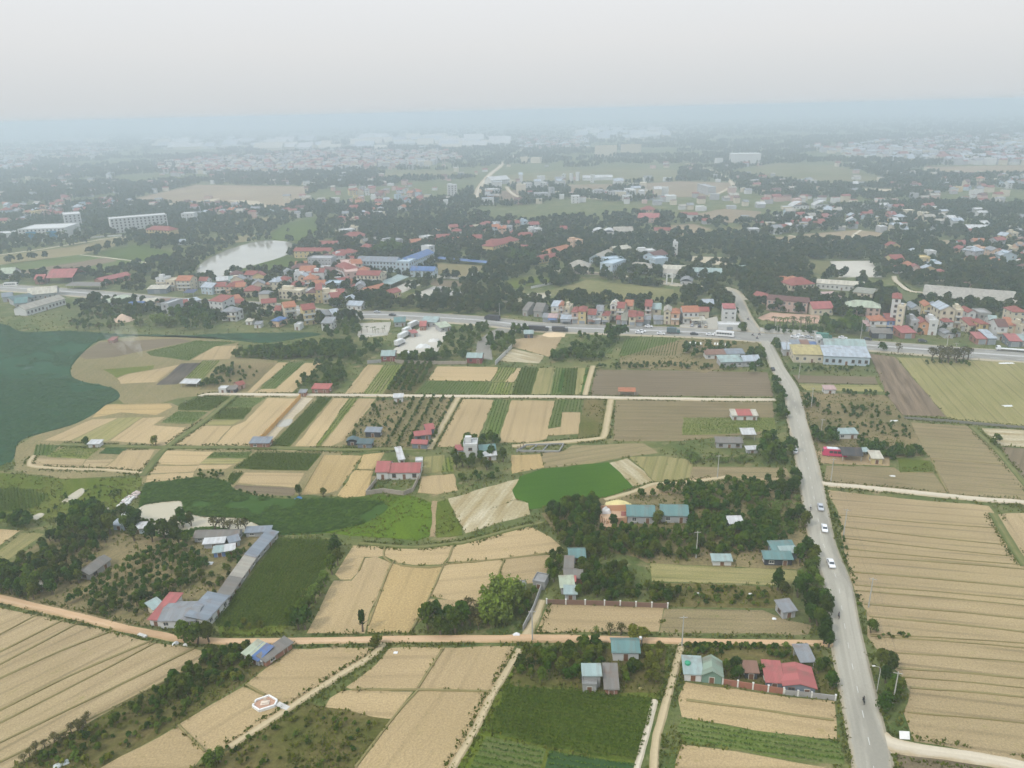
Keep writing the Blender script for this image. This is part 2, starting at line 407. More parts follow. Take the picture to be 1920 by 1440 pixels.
def field(kind, reg, s, rd=None, wob=1.0):
    pts = GP(s, reg)
    d = max(p.length for p in pts)
    rdp = GP(rd, reg) if rd else None
    ang = rowangle(pts, rdp)
    pts = wobble(pts, max(4.0, d * 0.012), 0.35 * wob * max(1, d / 500), len(FIELDS))
    _zi[0] += 1
    o = sheet(NAMES[kind], pts, FM[kind], ang, 0.05 + 0.0012 * _zi[0])
    FIELDS.append((kind, pts, ang)); return o
def smooth_line(pts, n=4):
    """Catmull-Rom through ground points"""
    out = []
    P = [pts[0] * 2 - pts[1]] + list(pts) + [pts[-1] * 2 - pts[-2]]
    for i in range(1, len(P) - 2):
        p0, p1, p2, p3 = P[i-1:i+3]
        for k in range(n):
            t = k / n
            out.append(0.5 * ((2*p1) + (p2-p0)*t + (2*p0-5*p1+4*p2-p3)*t*t + (3*p1-p0-3*p2+p3)*t**3))
    out.append(pts[-1].copy()); return out
def ribbon(name, pts, width, mat, z, skirt=0.7, kind='structure', smooth=4, jit=0.0):
    """a lane with its own camber edge; uv: u along, v across, in metres"""
    P = smooth_line(pts, smooth) if smooth else pts
    ws = width if isinstance(width, (list, tuple)) else [width] * len(P)
    if len(ws) != len(P): ws = list(np.interp(np.linspace(0, 1, len(P)), np.linspace(0, 1, len(ws)), ws))
    r = random.Random(len(P) * 7 + int(pts[0].x))
    ROADS.append((P, max(ws) / 2))
    v, f, uvv = [], [], []; s = 0
    for i, p in enumerate(P):
        d = P[min(i+1, len(P)-1)] - P[max(i-1, 0)]; nrm = Vector((-d.y, d.x, 0)).normalized()
        if i: s += (p - P[i-1]).length
        h = ws[i] / 2
        for off, zz in ((-h - skirt, -0.02), (-h, z), (h, z), (h + skirt, -0.02)):
            off2 = off + r.uniform(-jit, jit); q = p + nrm * off2
            v.append((q.x, q.y, zz)); uvv.append((s, off2))
    for i in range(len(P) - 1):
        for k in range(3): f.append((4*i+k, 4*i+4+k, 4*i+5+k, 4*i+1+k))
    me = bpy.data.meshes.new(name); me.from_pydata(v, [], f); me.materials.append(mat)
    uv = me.uv_layers.new(name='uv')
    vi = np.empty(len(me.loops), np.int32); me.loops.foreach_get('vertex_index', vi)
    uv.data.foreach_set('uv', np.array(uvv, np.float32)[vi].ravel())
    me.update()
    import bmesh
    bm = bmesh.new(); bm.from_mesh(me); bmesh.ops.recalc_face_normals(bm, faces=bm.faces)
    if sum(fc.normal.z for fc in bm.faces) < 0: bmesh.ops.reverse_faces(bm, faces=bm.faces)
    bm.to_mesh(me); bm.free()
    o = link(bpy.data.objects.new(name, me)); o['kind'] = kind
    return o

# --- near left
D1 = 'A:0,1180 A:870,735'
field('rows', 'A', '-500,420 0,542 300,610 600,668 855,738 990,755 1190,800 1000,905 800,1010 500,1180 200,1350 40,1450 -400,1720 -900,1500', D1)
field('stub', 'A', '1650,772 2100,765 2110,790 1920,912 1640,1092 1490,1026 1385,968 1500,880')
field('stub', 'A', '1370,985 1470,1035 1620,1110 1290,1320 1160,1345 1010,1195', 'A:1010,1195 A:1370,985')
field('stub', 'A', '1000,1208 1150,1355 1080,1440 1050,1520 520,1520 570,1440')
field('scrub', 'A', '1200,805 1380,745 1640,765 1380,955 1010,1187 560,1440 520,1520 -50,1520 60,1450 500,1195 1000,915', 'A:60,1450 A:1000,915')
field('vegd', 'A', '1570,150 1890,160 1860,230 1830,310 1740,420 1680,520 1630,640 1220,640 1210,590 1290,510 1440,330', 'A:1290,510 A:1560,160')
field('grass', 'A', '1230,645 1625,642 1560,695 1240,705')
field('orch', 'A', '0,480 130,500 300,530 600,620 830,640 880,600 1230,480 1480,140 1380,140 1080,120 900,140 700,120 420,100 250,150 100,260 0,320 -300,420 -300,400', 'A:370,510 A:640,370')
field('stub', 'A', '-80,95 0,98 110,105 0,185 -120,240')
field('stubg', 'A', '-200,330 0,215 120,118 250,125 100,225 0,300 -180,390', 'A:0,290 A:210,130')
# --- near middle
field('stub', 'B', '70,190 240,195 235,245 200,252 130,252 97,330 52,378 0,378 -30,350 20,270')
field('stub', 'B', '-40,388 60,388 104,335 134,260 200,256 278,290 240,380 150,575 130,680 -190,680 -140,590')
field('gold', 'B', '290,290 340,305 560,312 545,370 505,450 445,560 385,675 150,680 165,580 255,390')
field('stub', 'B', '250,200 620,190 598,250 566,292 420,296 320,282 245,243')
field('stub', 'B', '632,192 1060,80 1170,140 1243,203 1230,213 920,258 604,278', 'B:604,278 B:1230,213')
field('stub', 'B', '582,300 910,272 875,370 830,400 815,480 770,500 600,490 505,470 524,430')
field('stub', 'B', '920,268 1240,235 1180,330 1140,380 1060,400 1000,390 895,370')
field('stub', 'B', '500,490 780,510 810,560 720,600 700,570 560,545 480,560 430,630')
field('stub', 'B', '1170,520 1500,530 1810,540 1780,670 1400,672 1100,672', 'B:1170,520 B:1810,540')
field('dull', 'B', '1822,548 2370,555 2500,610 2650,640 2620,685 1792,677', 'B:1822,600 B:2500,620')
field('stub', 'B', '275,768 562,765 500,880 430,990 60,992 30,988 200,860')
field('stub', 'B', '578,765 970,758 848,1003 442,992 512,880', 'B:442,990 B:578,765')
field('stub', 'B', '0,1012 60,1005 400,1013 285,1160 180,1150 30,1105 -90,1098 -60,1050')
field('stub', 'B', '432,1012 838,1020 770,1150 605,1440 570,1500 30,1500 80,1440 290,1172', 'B:80,1440 B:432,1012')
field('scrub', 'B', 'A:1280,1345 A:1630,1120 A:1720,1065 A:1790,1095 B:30,1118 B:268,1172 B:110,1360 B:40,1480 A:1700,1520 A:1060,1520 A:1090,1440')
field('grass', 'B', '985,790 1010,770 1480,745 1840,745 1830,850 1790,1030 1770,1060 1690,1400 1660,1500 620,1500 860,1030')
field('vegd', 'B', '930,985 1300,1000 1500,1030 1760,1050 1740,1160 1670,1400 1400,1370 1150,1320 860,1245 830,1215 880,1100', 'B:860,1240 B:1670,1400')
field('veg', 'B', '815,1262 1150,1335 1120,1440 1110,1500 690,1500 720,1440 780,1330', 'B:780,1330 B:1130,1400')
field('net', 'B', '1172,1340 1400,1380 1655,1415 1640,1500 1130,1500', 'B:1172,1340 B:1655,1415')
field('scrub', 'B', '1000,800 1480,770 1830,770 1800,1000 1770,1020 1560,1020 1350,1000 970,980 950,960 985,830')
# --- near right
field('rows', 'F', '815,1078 1300,1132 1720,1167 1745,1200 C:1790,110 C:1850,190 C:1925,310 C:2300,800 C:2300,1560 C:1920,1395 C:1500,1315 C:1300,1285 C:1250,1130 C:1285,1010 C:1215,900 C:1120,800 C:1045,700 C:1040,560 C:980,470 C:940,330 C:900,150 C:880,0', 'C:960,345 C:1920,432')
field('bare', 'C', '1210,1362 1400,1374 1920,1476 2300,1560 2300,1800 1240,1700')
field('stub', 'C', '20,960 300,1000 600,1045 850,1065 860,1200 860,1272 400,1222 0,1148 -20,1050', 'C:0,1060 C:850,1180')
field('veg', 'C', '0,1165 400,1235 890,1300 905,1415 600,1385 200,1318 0,1285 -25,1220', 'C:0,1200 C:890,1340')
field('stub', 'C', '0,1312 300,1352 620,1412 800,1442 900,1520 -50,1520 -30,1400')
field('stubg', 'C', '-180,290 0,303 640,332 640,370 600,410 200,395 -170,385')
field('scrub', 'C', '-170,400 0,405 500,425 620,430 620,540 0,530 -180,525')
field('scrub', 'C', '0,745 700,765 780,800 850,900 865,1040 560,1005 0,940 -30,820')
field('orch', 'C', 'E:1130,1210 E:1450,1120 E:1700,1070 F:0,1080 F:250,1020 F:660,1010 F:690,1290 F:740,1440 C:770,250 C:640,320 C:0,295 C:-200,285 C:-260,250 C:-640,190 C:-740,80')
# --- middle left: peninsula between the lake and the marsh
field('dgrass', 'D', '560,240 800,212 1100,222 1340,245 1330,330 1560,350 1440,540 1120,545 1000,560 900,590 700,590 650,540 640,510 570,490 470,468 405,440 405,380 480,290', None, 2)
field('dgrass', 'D', '95,830 200,770 430,700 590,595 960,588 1010,610 1150,548 1925,548 1925,1110 1700,1100 1480,1110 1320,1075 1270,1025 1080,1010 800,1040 790,990 500,1005 350,1012 160,985 80,960', None, 2)
field('bare', 'D', '560,245 1000,225 1080,240 850,285 640,330 480,342 440,320')
field('veg', 'D', '820,300 1100,237 1340,247 1200,275 1060,350 850,322')
field('stub', 'D', '1210,268 1330,265 1290,340 1080,345')
field('stub', 'D', '660,450 720,425 870,400 1010,372 880,470 680,480')
field('grass', 'D', '580,400 870,375 860,398 720,422 655,445')
field('burnt', 'D', '1020,365 1130,362 1000,482 878,487', 'D:878,487 D:1020,365')
field('vegl', 'D', '1140,350 1240,350 1130,470 1030,460')
field('orch', 'D', '1275,362 1555,362 1395,520 1120,512', 'D:1120,512 D:1275,362')
field('stub', 'D', '1565,360 1620,360 1420,530 1390,528')
field('veg', 'D', '1622,362 1715,362 1550,505 1470,505')
field('stub', 'D', '1718,362 1805,365 1640,530 1430,532 1470,510 1552,508')
field('vegd', 'D', '1010,600 1150,547 1305,550 1180,632 1000,628')
field('veg', 'D', '1000,635 1170,640 1080,705 905,700')
field('gold', 'D', '590,597 950,592 970,610 880,655 680,640 520,670')
field('stub', 'D', '520,680 660,672 390,800 250,798')
field('stubg', 'D', '660,674 800,667 600,803 402,800')
field('stub', 'D', '803,672 930,665 860,713 1048,727 938,823 660,803 620,800')
field('veg', 'D', '1330,557 1500,557 1420,612 1250,613')
field('vegd', 'D', '1250,617 1420,615 1370,680 1190,680')
field('stubg', 'D', '1185,688 1350,685 1300,713 1140,712')
field('stub', 'D', '1140,717 1300,718 1200,828 990,823')
field('stub', 'D', '1505,560 1660,563 1640,600 1440,790 1410,828 1210,826 1310,720 1382,690', 'D:1210,826 D:1505,560')
field('sand', 'D', '1690,555 1760,560 1530,795 1470,790')
field('vegd', 'D', '1790,557 1870,557 1630,833 1520,828')
field('stub', 'D', '1878,562 1962,562 1775,830 1660,830')
field('vegl', 'D', '1964,562 2014,562 1805,830 1778,830')
field('stub', 'D', '2018,563 2112,563 1930,800 1860,830 1808,830', 'D:1808,830 D:2018,563')
field('veg', 'D', '205,822 340,827 270,883 190,883')
field('vegl', 'D', '372,832 570,840 490,903 262,888')
field('net', 'D', '600,838 715,845 680,878 557,872')
field('rows', 'D', '180,895 480,905 440,958 210,943 162,928')
field('rows', 'D', '490,908 640,905 570,958 450,958')
field('stub', 'D', '690,857 868,852 800,973 580,958 650,908')
field('stub', 'D', '933,857 1200,862 1120,933 882,933')
field('stub', 'D', '875,942 1120,940 1090,973 842,983')
field('stub', 'D', '832,992 1090,980 1080,1010 822,1033')
field('veg', 'D', '1200,867 1420,862 1390,898 1162,898')
field('stubg', 'D', '1158,905 1380,905 1330,928 1120,928')
field('stub', 'D', '1122,937 1310,937 1270,958 1110,963')
field('vegd', 'D', '1440,867 1810,872 1730,968 1312,958 1390,900', 'D:1312,958 D:1730,968')
field('stub', 'D', '1380,980 1710,984 1660,1063 1340,1038')
field('bare', 'D', '1330,1047 1670,1070 1650,1108 1450,1098 1310,1066')
field('vegd', 'D', '1300,982 1370,980 1310,1048 1282,1038')
field('gold', 'D', '1818,882 2035,885 1965,985 1900,1078 1850,1093 1695,1103 1745,1000')
field('grass', 'D', '-150,965 80,987 350,1016 640,1012 800,1008 770,1070 640,1185 430,1205 250,1250 0,1255 -150,1262')
field('vegd', 'D', '-100,1065 180,1075 285,1105 220,1175 60,1200 -100,1195', None, 3)
field('grass', 'D', '640,1015 800,1010 790,1060 720,1075 660,1060')
# --- middle
field('stub', 'E', '22,535 150,372 235,375 120,535')
field('vegl', 'E', '240,376 340,373 230,537 125,535')
field('scrub', 'E', '345,372 532,380 430,508 400,538 235,535')
field('stub', 'E', '542,382 878,386 848,463 492,458')
field('veg', 'E', '480,466 848,470 808,538 412,535', 'E:640,535 E:690,468')
field('vegl', 'E', '890,388 990,390 970,420 920,468 840,470')
field('vegl', 'E', '838,474 972,474 955,538 815,538', 'E:900,538 E:925,474')
field('stub', 'E', '990,392 1010,392 965,470 922,468')
field('vegd', 'E', '1012,392 1110,392 1065,540 960,540', 'E:960,540 E:1012,392')
field('stubg', 'E', '1112,392 1200,392 1170,540 1068,540', 'E:1068,540 E:1112,392')
field('veg', 'E', '1202,392 1262,392 1240,540 1172,540', 'E:1172,540 E:1202,392')
field('rice', 'E', '1240,400 1262,400 1240,528 1212,528')
field('vegd', 'E', '1264,392 1330,392 1310,540 1242,540', 'E:1242,540 E:1264,392')
field('rice', 'E', '1375,390 1392,390 1360,540 1345,540')
field('stubg', 'E', '1332,392 1374,392 1344,540 1312,540', 'E:1312,540 E:1332,392')
field('bare', 'E', '1440,402 1920,406 F:475,416 F:490,470 F:510,548 E:1408,545 E:1418,470', 'E:1420,470 F:490,480')
field('orch', 'E', '205,573 385,572 230,838 0,820 20,790', 'E:20,790 E:205,573')
field('orch', 'E', '390,562 632,560 495,848 242,840', 'E:242,840 E:390,562')
field('stub', 'E', '682,566 855,572 770,770 740,830 542,832', 'E:542,832 E:682,566')
field('veg', 'E', '860,572 952,572 888,758 795,758')
field('stub', 'E', '960,573 1200,577 1150,788 1050,808 892,808 900,760', 'E:900,760 E:960,573')
field('veg', 'E', '1207,572 1362,572 1342,638 1240,640 1230,718 1162,728')
field('stub', 'E', '1242,642 1343,642 1330,760 1150,770 1165,735 1235,723', 'E:1235,723 E:1242,642')
field('scrub', 'E', '1370,562 1498,567 1468,768 1332,788')
field('dull', 'E', '1545,574 1920,577 F:505,582 F:518,735 F:400,770 F:260,770 F:0,800 E:1530,798', 'E:1545,680 F:500,690')
field('vegl', 'F', '0,670 515,672 520,738 400,755 250,765 0,770', 'F:0,700 F:510,700')
field('gold', 'E', '960,882 1120,877 1138,948 962,983')
field('dull', 'E', '1132,872 1250,860 1300,827 1700,817 1780,868 1600,888 1400,928 1142,950', 'E:1140,930 E:1700,840')
field('rice', 'E', '960,1080 1010,1000 1130,960 1500,922 1570,980 1640,1060 1480,1118 1180,1158 1060,1188 1040,1140 970,1120', None, 2)
field('mud', 'E', '1512,925 1610,900 1700,970 1750,1030 1640,1055 1580,990')
field('stubg', 'E', '1624,893 1800,887 1920,902 F:60,912 F:40,1008 E:1900,1018 E:1762,1030 E:1705,960')
field('dirt', 'E', '1640,1075 1760,1045 F:0,1025 F:120,1000 F:560,1010 F:540,1030 F:250,1000 F:60,1040 E:1850,1100 E:1700,1110')
field('dull', 'F', '60,948 580,952 600,1010 420,1008 250,1003 40,1010')
field('mud', 'E', '602,1127 820,1062 1000,1017 960,1080 980,1130 850,1180 700,1230 650,1230', 'E:700,1320 E:880,1100', 2)
field('mud', 'E', '655,1236 850,1185 975,1135 1050,1152 1058,1213 880,1258 702,1318', 'E:700,1320 E:880,1100')
field('stub', 'E', '432,1090 452,1002 630,987 653,1078 540,1098')
field('stubg', 'E', '472,892 580,882 560,973 462,983', 'E:462,983 E:472,892')
field('vegl', 'E', '582,900 620,890 630,970 565,973')
field('gold', 'E', '125,880 240,867 182,958 92,958')
field('gold', 'E', '78,967 180,970 150,1060 130,1108 20,1118 -20,1108')
field('marsh', 'E', 'D:1680,1170 E:0,1132 200,1102 400,1110 505,1150 512,1330 420,1362 200,1342 60,1332 -100,1312 D:1760,1320 D:1620,1320', None, 2)
field('grass', 'E', '520,1150 600,1130 682,1328 540,1342')
field('dirt', 'E', '540,1140 520,1340 500,1340 515,1140')
field('dirt', 'E', '1480,1190 1610,1180 1620,1260 1540,1290 1470,1240')
# --- along the highway
field('mud', 'E', '890,350 960,283 1138,322 1110,363')
field('dirt', 'E', '970,232 1210,190 1250,200 1170,330 1140,318 965,270')
field('tarmac', 'E', '830,190 905,158 1120,160 900,195 840,250 848,345 750,330 770,240')
field('paving', 'E', '90,140 278,133 260,205 100,222')
field('paving', 'E', '440,165 480,120 600,170 540,300 330,310 280,300')
field('veg', 'E', '1600,220 1890,224 1890,325 1560,320', 'E:1740,322 E:1770,222')
field('veg', 'E', '1400,205 1560,215 1520,310 1300,300')
field('orch', 'F', '0,230 420,235 440,300 130,420 0,400 E:1560,390 E:1570,330', None)
field('bare', 'F', '620,432 1080,442 1098,482 650,472')
field('stubg', 'F', '650,484 1102,490 1128,522 700,516')
field('plow', 'F', '1055,312 1190,330 1340,500 1478,663 1240,655 1150,540', 'F:1240,655 F:1080,330')
field('stubg', 'F', '1205,332 1920,362 2500,400 2500,760 1920,716 1600,698 1490,665 1345,500', 'F:1600,698 F:1300,350')
field('dull', 'F', '1282,697 1610,722 1750,850 1918,1060 1940,1140 1720,1120 1500,1095 1400,900 1368,865', 'F:1400,900 F:1800,930')
field('mud', 'F', '1685,732 1920,742 2400,780 2400,860 1790,826')
field('bare', 'F', '1800,838 2400,870 2400,1160 1960,1130 1930,1040')
field('dull', 'F', '812,942 1190,952 1230,982 1408,984 1480,1092 795,1034', 'F:800,1000 F:1400,1060')
field('grass', 'F', '1212,900 1390,915 1405,972 1222,972')
field('orch', 'F', '640,525 1140,545 1235,660 1285,700 1355,880 1150,900 800,930 740,850 690,650', 'F:700,600 F:1150,620')
field('dirt', 'F', '740,860 900,870 1160,890 1160,940 780,925 760,900')
field('rows', 'C', '1745,20 C:1830,10 2050,10 2050,330 1925,300 1840,170', 'C:1750,20 C:1920,300')
field('pinkpave', 'Q', '330,770 520,690 1250,735 1230,850 850,838 400,800')
field('paving', 'P', '600,560 1150,430 1180,640 620,640')
# --- beyond the highway
field('dgrass', 'G', '0,840 400,790 640,735 760,745 600,800 460,830 0,890 -300,920 -300,880')
field('veg', 'G', '-300,910 0,892 450,835 840,880 700,920 400,945 100,930 0,925 -300,960', 'G:0,920 G:450,840')
field('plow', 'G', '80,930 600,850 660,868 300,940 150,958', 'G:80,930 G:600,850')
field('vegd', 'G', '550,820 800,770 1050,850 850,878 620,850')
field('vegd', 'G', '1350,915 1600,842 1700,860 1740,890 1500,940')
field('farp', 'G', '700,530 1100,440 1730,450 1720,520 1600,585 1400,560 1000,555')
field('sand', 'G', '1070,535 1240,515 1200,532')
field('sand', 'G', '1280,525 1450,530 1540,580 1490,585 1400,555')
field('dgrass', 'G', '1300,660 1430,625 1600,622 1500,650 1350,668')
field('dgrass', 'G', '1120,750 1440,720 1380,760 1150,780')
field('vegd', 'G', '1500,740 1600,660 1790,620 1790,725 1680,755 1560,752', None, 2)
field('dgrass', 'H', '520,880 790,895 800,910 690,965 540,950')
field('paving', 'H', '370,1075 520,1010 590,1030 430,1085')
field('bare', 'H', '520,975 740,985 600,1030 500,1000')
field('paving', 'H', '250,1040 400,975 480,985 310,1060')
field('grass', 'H', '850,970 1150,960 1190,990 900,1030')
field('far', 'H', '1170,1040 1380,975 1870,1030 1860,1100 1650,1090')
field('plow', 'H', '880,475 990,470 1020,545 900,540')
field('farp', 'H', '1220,440 1560,435 1500,490 1300,490')
field('far', 'H', '200,360 640,360 620,400 250,400')
field('far', 'H', '850,390 1560,340 1920,360 1880,420 1240,430 960,430')
field('farp', 'H', '1560,440 1920,420 I:300,430 I:200,500 H:1900,510')
field('farp', 'I', '0,620 230,575 440,590 420,640 250,655')
field('farp', 'I', '660,720 980,695 1130,710 1130,750 890,775')
field('farp', 'I', '500,735 640,730 730,765 520,782')
field('sand', 'I', '0,840 270,850 280,890 100,890')
field('paving', 'I', '830,870 1060,868 1120,960 870,960')
field('far', 'I', '680,870 820,868 850,950 720,940')
field('far', 'I', '230,370 530,320 840,330 1140,400 1100,450 740,440 500,410')
field('farp', 'I', '1400,340 1920,330 2100,330 2100,385 1420,390')
field('sand', 'I', '1000,460 1220,465 1180,500 1020,495')
field('farp', 'I', '1400,750 1580,755 1560,800 1420,780')
field('far', 'I', '-40,700 200,690 420,660 420,690 200,720')
field('farp', 'I', '-100,670 60,660 160,690 0,725')

# --- water
def watermat(name, c, rough=0.08, scum=None, lo=0.5, hi=0.62):
    m, nt, b = _nt(name, rough, 0.5); L = nt.links
    g = N(nt, 'ShaderNodeNewGeometry').outputs['Position']
    rip = noise(nt, g, 0.35, 3)
    a = value_by(nt, mixc(nt, 0, c, c), noise(nt, g, 0.03, 4), 0.75, 1.25)
    if scum:
        cov = ramp(nt, noise(nt, g, 0.02, 6, 0.68), lo, hi)
        sp = mixc(nt, noise(nt, g, 0.5, 3), scum, tuple(x * .7 for x in scum))
        sp = value_by(nt, sp, noise(nt, g, 0.012, 5, 0.7), 0.65, 1.35)
        a = mixc(nt, cov, a, sp)
        sp2 = N(nt, 'ShaderNodeMapRange', i_3=.5, i_4=.04); L.new(cov, sp2.inputs[0]); L.new(sp2.outputs[0], b.inputs['Specular IOR Level'])
        rr = N(nt, 'ShaderNodeMapRange', i_3=rough, i_4=0.9); L.new(cov, rr.inputs[0]); L.new(rr.outputs[0], b.inputs['Roughness'])
    L.new(a, b.inputs['Base Color']); bump(nt, b, rip, 0.08, 0.1)
    return m
def water(name, reg, s, mat, z, wob=1.5):
    pts = GP(s, reg); d = max(p.length for p in pts)
    P = smooth_line(pts + [pts[0]], 3)[:-1]
    P = wobble(P, max(3.0, d * .01), 0.5 * wob, len(s))
    WATERS.append(P)
    o = sheet(name, P, mat, 0.0, z, 0.6); return o
lotus = watermat('lotus_covered_water', (0.03, 0.05, 0.04), 0.12, (0.034, 0.085, 0.042), 0.22, 0.36)
weed = watermat('weed_covered_water', (0.06, 0.075, 0.05), 0.12, (0.046, 0.092, 0.018), 0.22, 0.34)
silt = watermat('silty_water', (0.40, 0.35, 0.24), 0.12)
grey = watermat('pale_grey_water', (0.36, 0.34, 0.28), 0.10)
water('lake', 'D', '-400,110 0,142 120,188 380,183 640,200 900,213 1300,198 1700,193 1800,200 1730,215 1500,248 1340,235 1100,215 800,205 560,235 480,290 400,380 400,440 470,470 570,490 640,510 670,545 650,570 590,600 540,640 430,700 300,740 150,780 90,820 80,870 60,910 0,938 -400,990', lotus, 0.32)
water('marsh_water', 'D', '820,1045 1100,1012 1270,1032 1320,1080 1480,1120 1660,1130 1850,1130 2100,1140 2180,1180 2060,1260 1900,1300 1780,1318 1600,1325 1480,1330 1320,1300 1150,1330 900,1340 830,1250 790,1200 800,1100', weed, 0.32)
water('pond_water', 'D', '900,1150 1020,1142 1030,1190 1060,1215 1190,1235 1350,1240 1480,1290 1500,1312 1340,1305 1150,1290 1000,1320 900,1335 830,1245 760,1225 800,1170', silt, 0.345)
water('pond_water', 'D', '350,1145 400,1105 460,1070 470,1092 440,1120 405,1142', silt, 0.345)
water('pond_water', 'D', '540,1215 590,1180 610,1185 560,1225', silt, 0.345)
water('pond_water', 'D', '180,1230 225,1210 245,1218 205,1245', silt, 0.345)
water('pond_water', 'G', '1110,920 1150,870 1300,800 1450,760 1560,755 1650,775 1600,840 1350,915 1180,975 1110,950', grey, 0.34)
water('pond_water', 'H', '890,1100 1000,1080 1050,1055 1170,1050 1150,1075 1000,1098', silt, 0.34)
water('pond_water', 'D', '1570,690 1640,680 1620,715 1560,722', grey, 0.34)
# ------------------------------------------------------------------ roads and lanes
def roadmat(name, c, c2, lane=None, mark=None, dust=(0.42, 0.37, 0.29), half=4.0):
    """tarmac: wheel tracks along it, patches, a dusty shoulder that eats into the edge"""
    c, c2, dust = (tuple(x * k for x, k in zip(q, (.85, .82, .74))) for q in (c, c2, dust))
    m, nt, b = _nt(name, 0.85, 0.2); L = nt.links
    uv = N(nt, 'ShaderNodeUVMap', uv_map='uv').outputs[0]
    tr = noise(nt, mapping(nt, uv, (0.01, 0.9, 1)), 1.0, 3)
    pa = noise(nt, mapping(nt, uv, (0.02, 0.12, 1)), 1.0, 4)
    a = mixc(nt, ramp(nt, tr, .4, .62), c, c2)
    a = mixc(nt, ramp(nt, pa, .52, .62), a, tuple(x * .82 for x in c))
    sx = N(nt, 'ShaderNodeSeparateXYZ'); L.new(uv, sx.inputs[0])
    ab = N(nt, 'ShaderNodeMath', operation='ABSOLUTE'); L.new(sx.outputs[1], ab.inputs[0])
    ed = N(nt, 'ShaderNodeMath', operation='ADD'); L.new(ab.outputs[0], ed.inputs[0])
    nn = N(nt, 'ShaderNodeMath', operation='MULTIPLY', i_1=2.2); L.new(noise(nt, mapping(nt, uv, (.25, .25, 1)), 1, 4), nn.inputs[0]); L.new(nn.outputs[0], ed.inputs[1])
    a = mixc(nt, ramp(nt, ed.outputs[0], half - .6 + 1.1, half + .4 + 1.1), a, dust)
    a = value_by(nt, a, noise(nt, uv, 1.5, 3), .88, 1.12)
    L.new(a, b.inputs['Base Color']); return m
asphalt = roadmat('main_road_asphalt', (0.36, 0.345, 0.31), (0.43, 0.41, 0.37), half=3.7)
asphalt2 = roadmat('highway_asphalt', (0.27, 0.265, 0.26), (0.33, 0.322, 0.31), half=9.5)
asphalt3 = roadmat('side_road_asphalt', (0.33, 0.32, 0.30), (0.38, 0.36, 0.33), half=3.0)
conc = roadmat('lane_concrete', (0.62, 0.56, 0.47), (0.56, 0.50, 0.41), dust=(0.46, 0.38, 0.27), half=1.5)
clay = roadmat('clay_track', (0.56, 0.375, 0.235), (0.60, 0.43, 0.29), dust=(0.36, 0.27, 0.14), half=1.5)
sandt = roadmat('sandy_track', (0.52, 0.43, 0.29), (0.46, 0.38, 0.25), dust=(0.30, 0.26, 0.13), half=1.2)
pathm = roadmat('grassy_footpath', (0.17, 0.175, 0.06), (0.24, 0.21, 0.10), dust=(0.11, 0.135, 0.04), half=0.5)
bundm = roadmat('field_bund_turf', (0.20, 0.18, 0.075), (0.30, 0.245, 0.125), dust=(0.24, 0.21, 0.10), half=0.3)

L_ = 'F:430,232 F:455,262 F:478,320 F:497,400 F:532,450 F:572,500 F:590,600 F:600,730 F:625,815 F:634,880 F:650,1000 F:672,1090 F:690,1195 F:702,1290 F:735,1440 C:740,120 C:775,240 C:800,350 C:825,480 C:832,600 C:838,690 C:868,870 C:905,1080 C:940,1240 C:975,1440 C:990,1520'
R_ = 'F:470,232 F:500,262 F:545,345 F:600,430 F:635,500 F:655,535 F:675,610 F:680,660 F:715,750 F:738,830 F:750,890 F:770,1000 F:785,1050 F:803,1150 F:830,1280 F:870,1440 C:882,190 C:912,330 C:940,450 C:963,560 C:985,660 C:1035,850 C:1090,1080 C:1130,1250 C:1170,1440 C:1195,1520'
def edge_at(pts, y):
    ys = [p[1] for p in pts]; return float(np.interp(y, ys, [p[0] for p in pts]))
Lp, Rp = PX(L_), PX(R_)
MAIN = []
for y in [1530, 1440, 1370, 1300, 1230, 1160, 1090, 1020, 960, 910, 860, 820, 790, 765, 745, 725, 705, 690, 675, 660, 648, 640]:
    a, b = edge_at(Lp, y), edge_at(Rp, y)
    MAIN.append((G(a, y), G(b, y)))
mc = [(a + b) / 2 for a, b in MAIN]
mw = [(b - a).x for a, b in MAIN]
ends = (mc[0] - mc[1]).normalized()
mc = [mc[0] + ends * 60, mc[0] + ends * 36, mc[0] + ends * 16] + mc; mw = [mw[1]] * 3 + mw
mws = [0.25 * mw[max(i-2,0)] + 0.25 * mw[max(i-1,0)] + 0.25 * mw[min(i+1,len(mw)-1)] + 0.25 * mw[i] for i in range(len(mw))]
main_line = smooth_line(mc, 4)
ribbon('main_road', mc, mws, asphalt, 0.45, 0.7, smooth=4)
def along(line, s):
    acc = 0
    for i in range(len(line) - 1):
        l = (line[i+1] - line[i]).length
        if acc + l >= s:
            t = (s - acc) / l; d = (line[i+1] - line[i]).normalized()
            return line[i].lerp(line[i+1], t), d
        acc += l
    return line[-1].copy(), (line[-1] - line[-2]).normalized()
def length(line): return sum((line[i+1] - line[i]).length for i in range(len(line) - 1))
white = plain('road_paint', (0.60, 0.60, 0.57), 0.7, 0.7, 2.0, dirt=(0.3, 0.29, 0.27))
mk = MB(); s = 6.0
while s < length(main_line) - 6:
    a, d = along(main_line, s); b, d2 = along(main_line, s + 2.2); n = Vector((-d.y, d.x, 0)) * 0.055
    mk.poly([(*(a - n).xy, .456), (*(b - n).xy, .456), (*(b + n).xy, .456), (*(a + n).xy, .456)]); s += 8.0
o = mk.build('road_markings', white); o['kind'] = 'structure'

